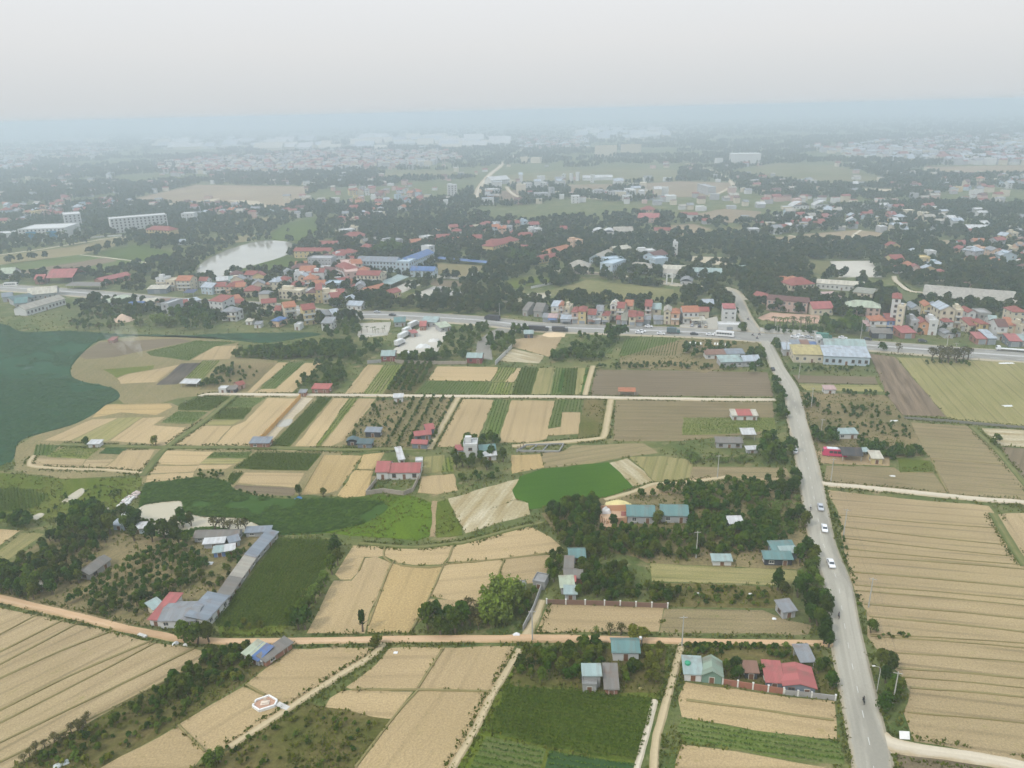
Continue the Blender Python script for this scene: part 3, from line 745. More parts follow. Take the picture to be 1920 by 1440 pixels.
hw_px = 'G:-400,1000 G:0,1018 G:400,1045 G:700,1070 G:950,1095 G:1500,1125 E:-40,95 E:150,92 E:380,100 E:780,125 E:1080,158 E:1400,172 F:0,190 F:250,205 F:450,222 F:640,230 F:1000,262 F:1300,285 F:1600,308 F:1920,330 F:2500,372'
hw = GP(hw_px)
ribbon('highway_road', hw, 21.0, asphalt2, 0.42, 1.2, smooth=4)
hwl = smooth_line(hw, 6)
mk = MB(); HL = length(hwl); s = 4.0
while s < HL - 8:
    for off in (-6.2, 6.2):
        a, d = along(hwl, s); b, d2 = along(hwl, s + 4); n = Vector((-d.y, d.x, 0)); w_ = n * .13; q = n * off
        mk.poly([(*(a+q-w_).xy, .425), (*(b+q-w_).xy, .425), (*(b+q+w_).xy, .425), (*(a+q+w_).xy, .425)])
    s += 12
o = mk.build('highway_road_markings', white); o['kind'] = 'structure'
# median: a low kerbed strip with hedge plants, broken at the crossroads
cross = G(*PX('F:450,225')[0])
kerb = plain('kerb_stone', (0.42, 0.41, 0.39), 0.85)
seg = []
segs = []
for p in hwl:
    if (p - cross).length < 16:
        if len(seg) > 1: segs.append(seg)
        seg = []
    else: seg.append(p)
if len(seg) > 1: segs.append(seg)
for sg in segs:
    o = ribbon('median_kerb', sg, 2.2, kerb, 0.57, 0.05, smooth=0)
# northern road
nr = GP('F:450,222 F:400,175 F:352,100 F:322,30 I:300,1070 I:262,1035')
ribbon('side_road', nr, [9, 8, 7.5, 7, 7, 7], asphalt3, 0.40, 0.8)
ribbon('side_road', GP('I:330,1090 I:265,1030 I:140,1015 I:0,1005 H:1750,985 H:1500,945 H:1250,925 H:1100,918'), 9.0, roadmat('dusty_road', (0.46, 0.42, 0.34), (0.50, 0.44, 0.34), half=4.0), 0.38, 1.0)
# lanes
CLAY = []
def lane(name, s, w, mat, z=0.365, reg=None, sm=4):
    w = [x * .8 for x in w] if isinstance(w, list) else w * .8
    return ribbon(name, GP(s, reg), w, mat, z, 0.4, smooth=sm, jit=0.08)
lane('dirt_track_road', 'A:-300,430 A:0,487 A:170,528 A:450,592 A:700,655 A:900,692 A:1010,715 A:1250,728 A:1500,728 B:0,722 B:400,714 B:900,714 B:1040,712 B:1500,716 B:1920,728 C:400,735 C:720,737 C:860,745', [3.0,3.0,2.8,2.8,2.6,2.4,2.2,2.2,2.2,2.3,2.3,2.8,3.4,2.3,2.1,2,2,2.4], clay, 0.375)
lane('dirt_path', 'B:1040,712 B:1060,660 B:1090,600 B:1130,500', [4,2.6,2.4,2.2], sandt, 0.37)
lane('concrete_lane_road', 'D:1120,552 D:1180,540 D:1330,540 D:1600,543 E:0,545 E:350,548 E:660,551 E:1080,553 E:1370,556 E:1560,560 E:1920,566 F:250,570 F:520,571', 4.0, conc, 0.37)
lane('sandy_path', 'E:655,560 E:610,640 E:540,760 E:490,850', 3.6, sandt)
lane('sandy_path', 'E:1515,570 E:1497,680 E:1478,770 E:1440,790 E:1250,808 E:960,832', 3.4, sandt, 0.36)
lane('sandy_path', 'E:1415,380 E:1395,450 E:1370,545', 3.0, sandt, 0.36)
lane('sandy_path', 'B:1002,775 B:930,900 B:850,1030 B:750,1230 B:625,1440 B:570,1540', 1.6, sandt)
lane('sandy_path', 'B:1915,742 B:1875,900 B:1850,990 B:1805,1150 B:1768,1300 B:1755,1540', 1.5, sandt)
lane('sandy_path', 'B:235,742 B:190,795 B:110,850 B:0,915 A:1640,1098 A:1290,1325', 1.6, sandt)
lane('sandy_path', 'B:1762,1060 B:1720,1230 B:1668,1420 B:1650,1520', 1.0, conc)
lane('concrete_lane_road', 'F:780,1040 F:830,1048 F:1000,1062 F:1300,1092 F:1700,1132 F:1920,1148 F:2500,1200', 3.4, conc, 0.37)
lane('concrete_lane_road', 'C:1110,1270 C:1170,1308 C:1300,1338 C:1600,1378 C:1780,1408 C:1960,1448 C:2400,1560', [5.5, 5, 3.6, 3.4, 3.4, 3.6], conc, 0.44)
lane('canal_bank_path', 'F:1245,672 F:1500,690 F:1920,727 F:2500,775', 3.0, plain('canal_shade_mud', (0.10, 0.095, 0.07), 0.9), 0.35)  # the dark canal line, in its own dark mud colour
lane('grassy_footpath', 'D:340,822 D:900,838 D:1400,838 E:0,852 E:240,848 E:480,852', 3.0, pathm)
lane('grassy_footpath', 'D:1320,545 D:1150,690 D:935,840 D:800,1000', 3.4, pathm, 0.355)
lane('sandy_path', 'D:190,885 D:165,925 D:200,948 D:430,962 D:580,965 D:800,982', 1.6, sandt)
lane('sandy_path', 'B:1140,60 B:1000,90 B:700,170 B:640,178 B:400,200 B:100,178', 1.4, pathm)
lane('sandy_path', 'C:1745,10 C:1840,170 C:1930,310', 3.0, pathm)
lane('sandy_path', 'F:1620,722 F:1760,850 F:1960,1090', 2.4, pathm)
lane('sandy_path', 'E:1480,1135 E:1640,1090 E:1760,1045 E:1920,1040 F:250,1005', 2.0, sandt)
lane('sandy_path', 'G:-300,880 G:0,835 G:250,800 G:640,738 G:760,742', 4.0, conc)
lane('sandy_path', 'G:450,835 G:600,850 G:850,882', 2.0, conc)
lane('sandy_path', 'H:-40,700 H:60,660', 2.0, conc)
lane('far_road', 'H:760,530 H:770,470 H:810,410 H:850,370 H:890,340 H:920,310 H:1015,250 H:1060,215', 14, conc)
lane('far_road', 'H:930,450 H:950,480 H:1000,510 H:1060,530', 9, conc)
lane('far_road', 'H:1200,480 H:1350,510 H:1500,525', 8, conc)
lane('far_road', 'I:180,498 I:250,465 I:280,440 I:250,405 I:190,370 I:100,340 I:20,320', 9, conc)
lane('far_road', 'I:1000,695 I:880,775 I:730,752 I:600,725', 4, conc)
lane('far_road', 'I:1190,955 I:1200,980 I:1270,1035 I:1360,1048', 4, conc)
# bunds between strips of the big fields
def bund(s, w=0.9, reg=None): return ribbon('field_bund_path', GP(s, reg), w, bundm, 0.345, 0.12, smooth=3, jit=0.12)
for s in ('A:-200,890 A:0,790 A:365,605', 'A:-200,955 A:0,860 A:470,612', 'A:-200,1220 A:0,1118 A:400,920 A:860,722', 'A:-200,1285 A:0,1190 A:450,960 A:880,735',
          'A:-200,1400 A:0,1300 A:500,1060 A:1090,770', 'A:-100,1460 A:0,1410 A:600,1120 A:1195,815', 'A:-200,780 A:0,690 A:270,548', 'A:-200,1040 A:0,940 A:350,780 A:640,668'):
    bund(s, random.uniform(0.25, 0.6))
for a, b in ((20, 95), (85, 190), (150, 255), (210, 300), (250, 325), (340, 432), (415, 500), (445, 535), (520, 610), (590, 685), (700, 770), (790, 850), (880, 945), (930, 1000), (990, 1050), (1130, 1200), (690, 740)):
    x0 = float(np.interp(a, [0, 150, 330, 470, 560, 700, 800, 900, 1010, 1130], [884, 906, 946, 986, 1046, 1056, 1130, 1222, 1292, 1262]))
    x1 = float(np.interp(b, [0, 170, 310, 311], [1742, 1838, 1924, 2150]))
    bund(f'C:{x0:.0f},{a} C:{(x0+x1)/2:.0f},{(a+b)/2+4:.0f} C:{x1:.0f},{b + (x1 - 1920) * .08 if x1 > 1925 else b:.0f}', random.uniform(0.14, 0.42))
for s in ('B:430,990 B:575,765', 'B:60,1000 B:430,1002 B:845,1012', 'B:430,1005 B:285,1168 B:80,1440', 'A:1385,972 A:1490,1030', 'A:1005,1200 A:1155,1350',
          'B:150,640 B:285,292 B:340,304 B:565,308 B:630,190', 'B:575,300 B:505,460 B:390,675', 'B:245,195 B:240,250 B:285,290', 'B:580,295 B:920,264 B:1240,222',
          'B:915,270 B:875,375', 'B:130,256 B:98,335', 'C:20,1060 C:400,1110 C:850,1175', 'E:90,962 E:180,964', 'D:1818,884 D:1720,1050 D:1690,1103',
          'F:1400,900 F:1800,935', 'F:1400,905 F:1490,1092', 'F:1230,982 F:1410,980'):
    bund(s, 0.45)
# flat slab landing stages and the wall of the far river bank stay with the buildings
# ------------------------------------------------------------------ plants
def inside(pts2, poly):
    """which of n x 2 points lie in a polygon"""
    x, y = pts2[:, 0], pts2[:, 1]; c = np.zeros(len(x), bool); n = len(poly); j = n - 1
    P = [(p[0], p[1]) for p in poly]
    bx = [p[0] for p in P]; by = [p[1] for p in P]
    near = (x >= min(bx)) & (x <= max(bx)) & (y >= min(by)) & (y <= max(by))
    if not near.any(): return c
    xs, ys = x[near], y[near]; cc = np.zeros(len(xs), bool)
    for i in range(n):
        xi, yi = P[i]; xj, yj = P[j]
        cc ^= ((yi > ys) != (yj > ys)) & (xs < (xj - xi) * (ys - yi) / ((yj - yi) or 1e-9) + xi)
        j = i
    c[near] = cc; return c
def near_line(pts2, line, dist):
    out = np.zeros(len(pts2), bool)
    L = np.array([(p.x, p.y) for p in line])
    lo, hi = L.min(0) - dist, L.max(0) + dist
    m = ((pts2 >= lo) & (pts2 <= hi)).all(1)
    if not m.any(): return out
    q = pts2[m]; best = np.full(len(q), 1e9)
    for a, b in zip(L[:-1], L[1:]):
        d = b - a; t = np.clip(((q - a) @ d) / (d @ d + 1e-9), 0, 1)
        best = np.minimum(best, np.hypot(*(q - (a + t[:, None] * d)).T))
    out[m] = best < dist; return out
def on_road(pts2, extra=0.6):
    o = np.zeros(len(pts2), bool)
    for line, hw_ in ROADS: 
        if hw_ > 0.7: o |= near_line(pts2, line, hw_ + extra)
    return o
def on_water(pts2):
    o = np.zeros(len(pts2), bool)
    for p in WATERS: o |= inside(pts2, p)
    return o

def leaf_quads(r, cen, nrm, size, droop=0.0):
    """n square leaf sprays facing roughly along nrm: verts (4n x 3), faces"""
    n = len(cen)
    a = np.cross(nrm, r.normal(size=(n, 3))); a /= np.linalg.norm(a, axis=1, keepdims=True) + 1e-9
    b = np.cross(nrm, a)
    s = size[:, None] * .5
    k = r.uniform(.55, 1.0, (n, 1))
    v = np.stack([cen - a*s - b*s*k, cen + a*s*.8 - b*s*k*1.1, cen + a*s + b*s*k*.8, cen - a*s*.9 + b*s*k], 1)
    if droop: v[:, 2:, 2] -= size[:, None] * droop
    return v.reshape(-1, 3), np.arange(4 * n).reshape(n, 4)
def crown(seed, nq, rad, h0, h1, lobes, size, flat=1.0, gap=0.0):
    """leaf sprays round several lobes between heights h0 and h1 inside radius rad"""
    r = np.random.default_rng(seed)
    cs, rs = [], []
    for i in range(lobes):
        t = r.uniform(0, 1); ang = r.uniform(0, 6.283); hh = h0 + (h1 - h0) * (.25 + .6 * t)
        rr = rad * r.uniform(.35, .62) * (1.1 - .45 * t)
        d = (rad - rr) * r.uniform(.35, 1.0) * (1.15 - .8 * t)
        cs.append((math.cos(ang) * d, math.sin(ang) * d, hh)); rs.append(rr)
    cs.append((0, 0, h0 + (h1 - h0) * .6)); rs.append(rad * .55)
    cs, rs = np.array(cs), np.array(rs)
    w_ = rs ** 2; idx = r.choice(len(rs), nq, p=w_ / w_.sum())
    d = r.normal(size=(nq, 3)); d /= np.linalg.norm(d, axis=1, keepdims=True)
    d[:, 2] = np.where(d[:, 2] < -.35, -d[:, 2], d[:, 2])
    rr = rs[idx] * r.uniform(.55, 1.06, nq)
    cen = cs[idx] + d * rr[:, None] * np.array([1, 1, (h1 - h0) / (2 * rad) * 1.15 * flat])
    nrm = d + r.normal(size=(nq, 3)) * .45; nrm[:, 2] += .25
    nrm /= np.linalg.norm(nrm, axis=1, keepdims=True)
    v, f = leaf_quads(r, cen, nrm, size * r.uniform(.6, 1.35, nq))
    v[:, 2] = np.maximum(v[:, 2], 0.05)
    lobe_t = r.uniform(0, 1, len(rs))
    tint = np.clip(.55 * lobe_t[idx] + .45 * r.uniform(0, 1, nq), 0, 1)
    return v, f, tint
def trunk_mb(h, rad, seed, spread=0.5):
    r = random.Random(seed); m = MB()
    top = Vector((r.uniform(-.2, .2), r.uniform(-.2, .2), h * .62))
    m.tube([(0, 0, -.1), (r.uniform(-.08, .08), r.uniform(-.08, .08), h * .3), top], [rad, rad * .75, rad * .45], 6)
    for i in range(4):
        a = 1.57 * i + r.uniform(-.5, .5); L = h * spread * r.uniform(.5, .8)
        b = Vector((0, 0, h * r.uniform(.3, .5)))
        m.tube([b, b + Vector((math.cos(a) * L * .5, math.sin(a) * L * .5, L * .35)), b + Vector((math.cos(a) * L, math.sin(a) * L, L * .8))], [rad * .45, rad * .3, rad * .12], 5)
    return m
bark = plain('bark', (0.13, 0.10, 0.075), 0.95, 0.4, 3.0)
LM = dict(
 dark=leafmat('leaves_dark_green', (0.018, 0.050, 0.007), (0.062, 0.118, 0.016), .25, .35),
 mid=leafmat('leaves_mid_green', (0.040, 0.076, 0.008), (0.112, 0.152, 0.020), .3, .4),
 olive=leafmat('leaves_olive', (0.055, 0.075, 0.012), (0.135, 0.145, 0.032), .25, .3),
 light=leafmat('leaves_light_green', (0.085, 0.135, 0.030), (0.17, 0.23, 0.055), .3, .3),
 yel=leafmat('leaves_yellow_green', (0.115, 0.13, 0.025), (0.22, 0.21, 0.05), .3, .3),
 dry=leafmat('twigs_and_dry_leaves', (0.085, 0.075, 0.045), (0.15, 0.125, 0.075), .1, .3),
 bamboo=leafmat('bamboo_leaves', (0.15, 0.21, 0.05), (0.27, 0.33, 0.10), .3, .25),
 banana=leafmat('banana_leaves', (0.06, 0.105, 0.025), (0.15, 0.20, 0.06), .35, .3),
)
PROTO = {}   # kind -> list of [(part, mesh)]
def leafmesh(name, t, mat): return np_mesh(name, t[0], t[1], [mat], col=t[2])
def add_kind(kind, variants): PROTO[kind] = variants
TR = [trunk_mb(1.0, .05, s).mesh('trunk', bark) for s in range(3)]   # unit height
def std(kind, mats, nq, rad, h0, h1, lobes, size, nvar=3, seed=0, gap=0):
    PROTO[kind] = []
    for i in range(nvar):
        for mt in mats:
            PROTO[kind].append([('trunk', TR[i % 3]), ('crown', leafmesh('crown', crown(seed + i * 7 + hash(mt) % 1, nq, rad, h0, h1, lobes, size), LM[mt]))])
# all trees are modelled 1 m high and scaled to their size
std('broadleaf_tree', ['dark', 'mid', 'dark', 'mid', 'olive'], 620, .46, .16, 1.0, 8, .085, 3, 11)
std('light_broadleaf_tree', ['light'], 560, .46, .16, 1.0, 8, .085, 3, 51)
std('fruit_tree', ['dark', 'mid', 'mid', 'olive'], 300, .52, .12, 1.0, 6, .13, 3, 21)
std('bush', ['mid', 'dark', 'light', 'yel'], 130, .62, .0, .85, 5, .20, 2, 31)
std('yellow_tree', ['yel'], 420, .5, .16, 1.0, 7, .10, 2, 41)
std('dry_tree', ['dry'], 200, .5, .25, 1.0, 7, .07, 2, 45)
std('slim_tree', ['dark'], 300, .20, .12, 1.0, 7, .08, 1, 47)
def bamboo(seed):
    r = np.random.default_rng(seed); V, F, T = [], [], []; n0 = 0; m = MB()
    for i in range(26):
        a = r.uniform(0, 6.28); d = r.uniform(0, .16); lean = r.uniform(.05, .34); h = r.uniform(.65, 1.0)
        ts = np.linspace(0, 1, 5)
        pts = [Vector((math.cos(a) * (d + lean * t ** 2.2), math.sin(a) * (d + lean * t ** 2.2), h * t * (1 - .12 * t))) for t in ts]
        m.tube(pts, [.006, .006, .005, .004, .002], 4)
        k = 26; tt = r.uniform(.3, 1, k)
        c = np.array([[math.cos(a) * (d + lean * t ** 2.2), math.sin(a) * (d + lean * t ** 2.2), h * t * (1 - .12 * t)] for t in tt]) + r.normal(size=(k, 3)) * .045
        nr_ = r.normal(size=(k, 3)); nr_[:, 2] = abs(nr_[:, 2]) + .4; nr_ /= np.linalg.norm(nr_, axis=1, keepdims=True)
        v, f = leaf_quads(r, c, nr_, r.uniform(.05, .11, k), .4); V.append(v); F.append(f + n0); n0 += len(v); T.append(np.clip(r.uniform(0, .6, k) + .4 * r.uniform(), 0, 1))
    culm = plain('bamboo_culm', (0.22, 0.23, 0.09), 0.6)
    return [('culm', m.mesh('culm', culm)), ('crown', np_mesh('crown', np.concatenate(V), np.concatenate(F), [LM['bamboo']], col=np.concatenate(T)))]
PROTO['bamboo_clump'] = [bamboo(3), bamboo(5)]
def fronds(seed, n, L, w_, h, rise, drop, mat, pinn=6, cut=0.25):
    """arching leaves from a stem top: banana (entire) or palm (cut into leaflets)"""
    r = np.random.default_rng(seed); V, F, T = [], [], []; n0 = 0
    for i in range(n):
        a = 6.283 * i / n + r.uniform(-.3, .3); ll = L * r.uniform(.75, 1.1); rs = rise * r.uniform(.6, 1.3)
        dr = np.array([math.cos(a), math.sin(a), 0]); sd_ = np.array([-math.sin(a), math.cos(a), 0])
        prev = None
        for k in range(pinn + 1):
            t = k / pinn
            p = np.array([0, 0, h]) + dr * ll * t + np.array([0, 0, rs * t - drop * t * t])
            ww = w_ * math.sin(math.pi * min(.98, .08 + .9 * t))
            row = [p - sd_ * ww - np.array([0, 0, ww * .4]), p, p + sd_ * ww - np.array([0, 0, ww * .4])]
            if prev is not None:
                pr = [prev[0] * (1 - cut) + row[0] * cut, prev[1], prev[2] * (1 - cut) + row[2] * cut]
                V += [pr[0], pr[1], row[1], row[0], pr[1], pr[2], row[2], row[1]]
                F += [[n0, n0+1, n0+2, n0+3], [n0+4, n0+5, n0+6, n0+7]]; n0 += 8; tt = r.uniform(); T += [tt, tt]
            prev = row
    return np_mesh('crown', np.array(V), np.array(F), [mat], col=T)
def stem_mesh(h, r0, r1, col=(0.16, 0.15, 0.08)):
    return MB().tube([(0, 0, -.05), (.02 * h, 0, h * .5), (0, 0, h)], [r0, (r0 + r1) / 2, r1], 7).mesh('trunk', plain('stem_%0.2f' % col[0], col, .9))
PROTO['banana_plant'] = [[('trunk', stem_mesh(.5, .06, .04)), ('crown', fronds(s, 8, .55, .10, .48, .5, .62, LM['banana']))] for s in (1, 2)]
PROTO['palm_tree'] = [[('trunk', stem_mesh(.82, .03, .022, (0.2, 0.17, 0.13))), ('crown', fronds(s, 14, .32, .045, .80, .2, .32, LM['mid'], 6, .6))] for s in (4, 5)]

CAT = dict(broadleaf_tree='tree', light_broadleaf_tree='tree', fruit_tree='fruit tree', bush='bush', yellow_tree='tree', dry_tree='tree', slim_tree='tree',
           bamboo_clump='bamboo', banana_plant='banana plant', palm_tree='palm tree')
TREES = []   # (kind, x, y, size, zone)
ZONES = []
def keep(P2, gap):
    """thin points so that no two stand closer than gap"""
    out = []
    for p in P2:
        if all((p[0]-q[0])**2 + (p[1]-q[1])**2 > gap*gap for q in out): out.append(p)
    return out
def zone(kind, reg, s, n, s0, s1, label, group, seed=None, mix=None, rows=None):
    """n plants scattered over an outlined piece of ground"""
    poly = GP(s, reg); r = np.random.default_rng(len(ZONES) * 13 + 5)
    P = np.array([(p.x, p.y) for p in poly]); lo, hi = P.min(0), P.max(0)
    zi = len(ZONES); ZONES.append((label, group))
    if rows:      # planted rows: angle from the field's long side, spacing along and across
        ang = rowangle(poly, GP(rows[2]) if len(rows) > 2 else None); ca, sa = math.cos(ang), math.sin(ang); c = (lo + hi) / 2; rad = np.linalg.norm(hi - lo) / 2
        g = np.array([(i * rows[0] + r.normal() * .15, j * rows[1] + r.normal() * .15) for j in range(int(-rad/rows[1]), int(rad/rows[1])+1) for i in range(int(-rad/rows[0]), int(rad/rows[0])+1)])
        q = np.stack([g[:, 0] * ca - g[:, 1] * sa + c[0], g[:, 0] * sa + g[:, 1] * ca + c[1]], 1)
        q = q[inside(q, P)]; q = q[r.uniform(size=len(q)) < .93]
        pts = list(q[:n * 3])
    else:
        q = r.uniform(lo, hi, (n * 30 + 200, 2)); q = q[inside(q, P)]; q = q[~on_road(q, .5)]
        a = (s0 + s1) / 2; pts = keep(q[:n * 6], a * .38)[:n]
    for p in pts:
        k = mix[r.integers(len(mix))] if mix else kind
        TREES.append((k, float(p[0]), float(p[1]), float(r.uniform(s0, s1)), zi))
def trees_at(kind, reg, s, s0, s1, label, group=None):
    r = np.random.default_rng(len(ZONES) * 13 + 7); zi = len(ZONES); ZONES.append((label, group or label))
    for p in GP(s, reg): TREES.append((kind, p.x, p.y, float(r.uniform(s0, s1)), zi))

zone('broadleaf_tree', 'A', '20,470 80,310 350,115 560,135 640,220 470,330 300,430 150,490', 64, 3.0, 5.2, 'dark bushy tree on the brown slope around the small grey hut', 'trees on the hut slope')
zone('broadleaf_tree', 'A', '0,340 120,360 240,430 200,520 0,475', 17, 4.5, 6.5, 'tall dark tree standing beside the bend of the clay track', 'trees by the clay track bend')
zone('broadleaf_tree', 'A', '250,410 480,330 505,375 380,440 260,480', 8, 4.5, 6, 'round dark tree in front of the small grey hut', 'trees before the grey hut')
zone('fruit_tree', 'A', '370,500 640,330 880,190 1080,210 1180,330 1020,470 860,590 560,590', 190, 2.0, 3.9, 'small fruit tree in the orchard beside the long grey shed', 'orchard trees beside the long shed', rows=(2.3, 3.6, 'A:370,510 A:640,370'))
zone('fruit_tree', 'A', '1080,470 1340,190 1420,190 1230,470', 22, 1.6, 2.6, 'low fruit bush in the planted beds along the long grey shed', 'bushes along the long shed')
zone('broadleaf_tree', 'A', '350,110 560,10 700,30 860,110 1060,130 1060,200 760,170 560,140', 30, 5, 7.5, 'tall dark tree in the belt between orchard and silty pond', 'tree belt by the silty pond')
zone('broadleaf_tree', 'A', '1000,30 1090,40 1060,120 980,110', 4, 5, 6, 'dark tree beside the tin roofs at the silty pond', 'trees at the tin roofs')
trees_at('broadleaf_tree', 'A', '1045,735 1110,742 1180,735', 6.2, 7.2, 'broad tree shading the clay track before the grey factory roof', 'trees shading the clay track')
trees_at('broadleaf_tree', 'A', '1890,215 1900,300 1870,350 1885,250 1680,660 1640,620 1700,600 1720,660', 5.2, 6.8, 'dark tree in the row beside the maize field', 'dark trees beside the maize')
trees_at('light_broadleaf_tree', 'A', '1830,420 1800,470 1775,510 1745,560', 5, 6, 'fresh green tree in the row beside the maize field', 'fresh green trees beside the maize')
trees_at('bush', 'A', '1290,655 1350,660 1405,662 1470,650 1375,630 1450,630', 2.0, 2.6, 'small round bush at the near end of the maize field', 'round bushes by the maize')
zone('fruit_tree', 'A', '1190,800 1420,750 1440,860 1000,1070 760,1190 640,1190 1000,920', 70, 2.0, 3.4, 'spindly dark tree in the planted strip below the blue roof', 'dark trees of the planted strip')
zone('bush', 'A', '1000,1030 1350,880 1370,950 1000,1180 560,1430 100,1440 500,1210', 110, 1.0, 2.2, 'low bush in the weedy half of the planted strip', 'bushes of the planted strip')
zone('dry_tree', 'A', '80,1420 300,1290 420,1230 520,1150 480,1230 200,1400', 14, 2.2, 3.4, 'bare twiggy tree on the edge of the great striped field', 'twiggy trees by the striped field')
zone('bush', 'A', '1160,1400 1640,1130 B:30,1125 B:250,1180 B:80,1400 A:1700,1500 A:1060,1500', 90, .8, 1.8, 'yellowish bush in the weedy plot at the bottom edge', 'bushes of the weedy plot', mix=['bush', 'bush', 'yellow_tree'])
trees_at('light_broadleaf_tree', 'A', '1240,1410 1190,1440', 4.2, 4.6, 'bright green tree at the corner of the weedy plot')
trees_at('broadleaf_tree', 'B', '490,660 560,690 640,680 680,640 540,620 610,620', 6.2, 7.6, 'large dark tree in the clump on the clay track', 'dark clump on the clay track')
zone('bamboo_clump', 'B', '840,480 1000,440 1010,520 980,620 850,660 810,620', 13, 6, 8.5, 'bright green bamboo clump beside the walled lane', 'bamboo beside the walled lane')
zone('fruit_tree', 'B', '1010,480 1100,450 1060,570 1010,640', 7, 2.5, 4, 'dark shrub between bamboo and walled lane', 'shrubs by the walled lane')
zone('dry_tree', 'B', '710,560 800,580 790,690 720,690', 6, 4, 5.5, 'thin grey tree between the dark clump and the bamboo', 'thin grey trees by the bamboo')
trees_at('slim_tree', 'B', '120,672', 6.6, 6.8, 'slim dark tree standing alone in the stubble above the clay track')
trees_at('yellow_tree', 'B', '205,765', 4.4, 4.6, 'yellow green tree where the footpath leaves the clay track')
trees_at('yellow_tree', 'B', '1640,720 1690,735', 4.6, 5.2, 'yellow green tree behind the white two storey cottage', 'trees behind the white cottage')
trees_at('palm_tree', 'B', '1432,700', 3.6, 3.8, 'small palm on the verge of the clay track')
trees_at('dry_tree', 'B', '1515,690 1570,690', 3.8, 4.4, 'sparse tree on the track verge before the white cottage', 'sparse trees on the verge')
zone('fruit_tree', 'B', '1020,775 1460,765 1480,950 1340,960 1020,965 980,900', 48, 2.4, 4.4, 'leafy fruit tree in the garden of the white cottage', 'garden trees of the white cottage')
zone('yellow_tree', 'B', '1690,790 1820,770 1790,980 1735,980', 9, 2.8, 4, 'yellowish tree at the back of the cottage yard', 'yellowish trees of the cottage yard')
zone('fruit_tree', 'B', '1560,930 1660,850 1670,910 1590,980', 6, 2.5, 3.6, 'dark tree between the cottage and the tiled sheds', 'trees by the tiled sheds')
zone('broadleaf_tree', 'B', '1150,30 1430,70 1440,200 1500,280 1350,240 1250,190', 36, 3.4, 5.6, 'dark tree in the grove behind the small teal roofed house', 'grove behind the teal house')
zone('broadleaf_tree', 'B', '1340,330 1640,310 1640,470 1480,500 1330,490', 34, 3.4, 5, 'dark tree in the grove beside the row of poor huts', 'grove beside the huts')
zone('broadleaf_tree', 'B', '1150,440 1175,270 1235,250 1240,290 1200,430', 9, 3.4, 4.6, 'dark tree between stubble and the row of poor huts', 'trees before the huts')
zone('fruit_tree', 'B', '1430,90 1920,110 C:200,60 C:640,150 C:440,230 C:0,270 B:1680,270 B:1440,210', 190, 2.2, 4.0, 'leafy fruit tree in the orchard below the long teal barn', 'orchard below the teal barn')
zone('fruit_tree', 'B', '1400,480 1640,420 1880,450 C:0,430 C:20,500 B:1500,520', 26, 2.2, 3.4, 'low tree in the hedgerow above the fenced stubble', 'hedgerow above the fenced stubble')
trees_at('broadleaf_tree', 'B', '1830,500', 4.6, 4.8, 'round dark tree at the corner of the fenced stubble')
zone('bush', 'C', '0,425 520,430 480,530 0,525', 44, 1.0, 2.2, 'scrubby bush in the rubbish strewn plot beside the road trees', 'bushes in the littered plot')
trees_at('broadleaf_tree', 'C', '650,60 600,70 690,90 700,250 740,260 720,300 660,290 690,450 650,480 730,520 790,540 800,600 760,640 800,690 790,745 720,620 560,460 530,440 820,760 700,560', 4.6, 7, 'dark tree in the row shading the west verge of the main road', 'dark trees along the west verge')
trees_at('light_broadleaf_tree', 'C', '660,400 720,390 760,430 700,360 740,330', 4.6, 6, 'fresh green tree in the row on the west verge of the main road', 'fresh green trees along the west verge')
zone('bush', 'C', '0,742 720,752 760,775 0,770', 34, 1.2, 2.2, 'low dark bush in the hedge south of the clay track', 'hedge south of the clay track')
zone('bush', 'C', '470,780 640,790 640,830 480,820', 14, 1.2, 1.8, 'leafy bush in the garden bed above the red roof', 'garden bushes above the red roof')
trees_at('broadleaf_tree', 'C', '300,890 310,940 240,900 440,920 760,910 830,980 840,1000 800,880', 3.4, 4.6, 'dark tree in the yard of the red roofed house', 'trees in the red roof yard')
zone('bush', 'C', '20,770 260,770 230,810 30,820', 14, 1.2, 2.4, 'bush behind the green gabled shed', 'bushes behind the green shed')
trees_at('broadleaf_tree', 'C', '1060,680', 4.6, 4.8, 'round tree standing alone on the east verge of the main road')
zone('bush', 'C', '1080,670 1270,690 1270,720 1090,715', 12, .8, 1.4, 'low weed bush beside the lone tree on the east verge', 'weeds by the lone verge tree')
trees_at('broadleaf_tree', 'C', '1110,890 1170,900 1140,960 1190,1000 1190,1070 1140,1120 1210,1040 1160,1060', 4.4, 6, 'dark tree in the clump by the street lamp on the east verge', 'tree clump by the street lamp')
zone('bush', 'C', '850,20 880,20 1000,560 980,600 940,420', 26, .7, 1.6, 'pale bush on the grassy east verge of the main road', 'bushes on the east verge')
zone('fruit_tree', 'F', '0,1090 250,1040 520,1030 640,1130 420,1180 0,1230', 110, 2.6, 4.2, 'dense orchard tree above the long teal barn', 'orchard above the teal barn')
zone('fruit_tree', 'F', '30,1240 450,1200 640,1290 500,1340 0,1330', 80, 2.4, 4, 'orchard tree between teal barn and main road', 'orchard between barn and road')
zone('broadleaf_tree', 'F', '500,1020 640,1010 670,1080 560,1140', 9, 4.5, 6, 'tall dark tree at the orchard corner by the main road', 'orchard corner trees')
zone('banana_plant', 'F', '400,1140 650,1130 660,1300 560,1340 430,1300', 34, 2.6, 3.8, 'banana plant with ragged leaves beside the main road', 'banana plants by the main road')
zone('banana_plant', 'F', '0,880 350,890 560,890 600,930 30,930', 40, 2.2, 3.2, 'banana plant in the plantation behind the sandy path', 'banana plants by the sandy path')
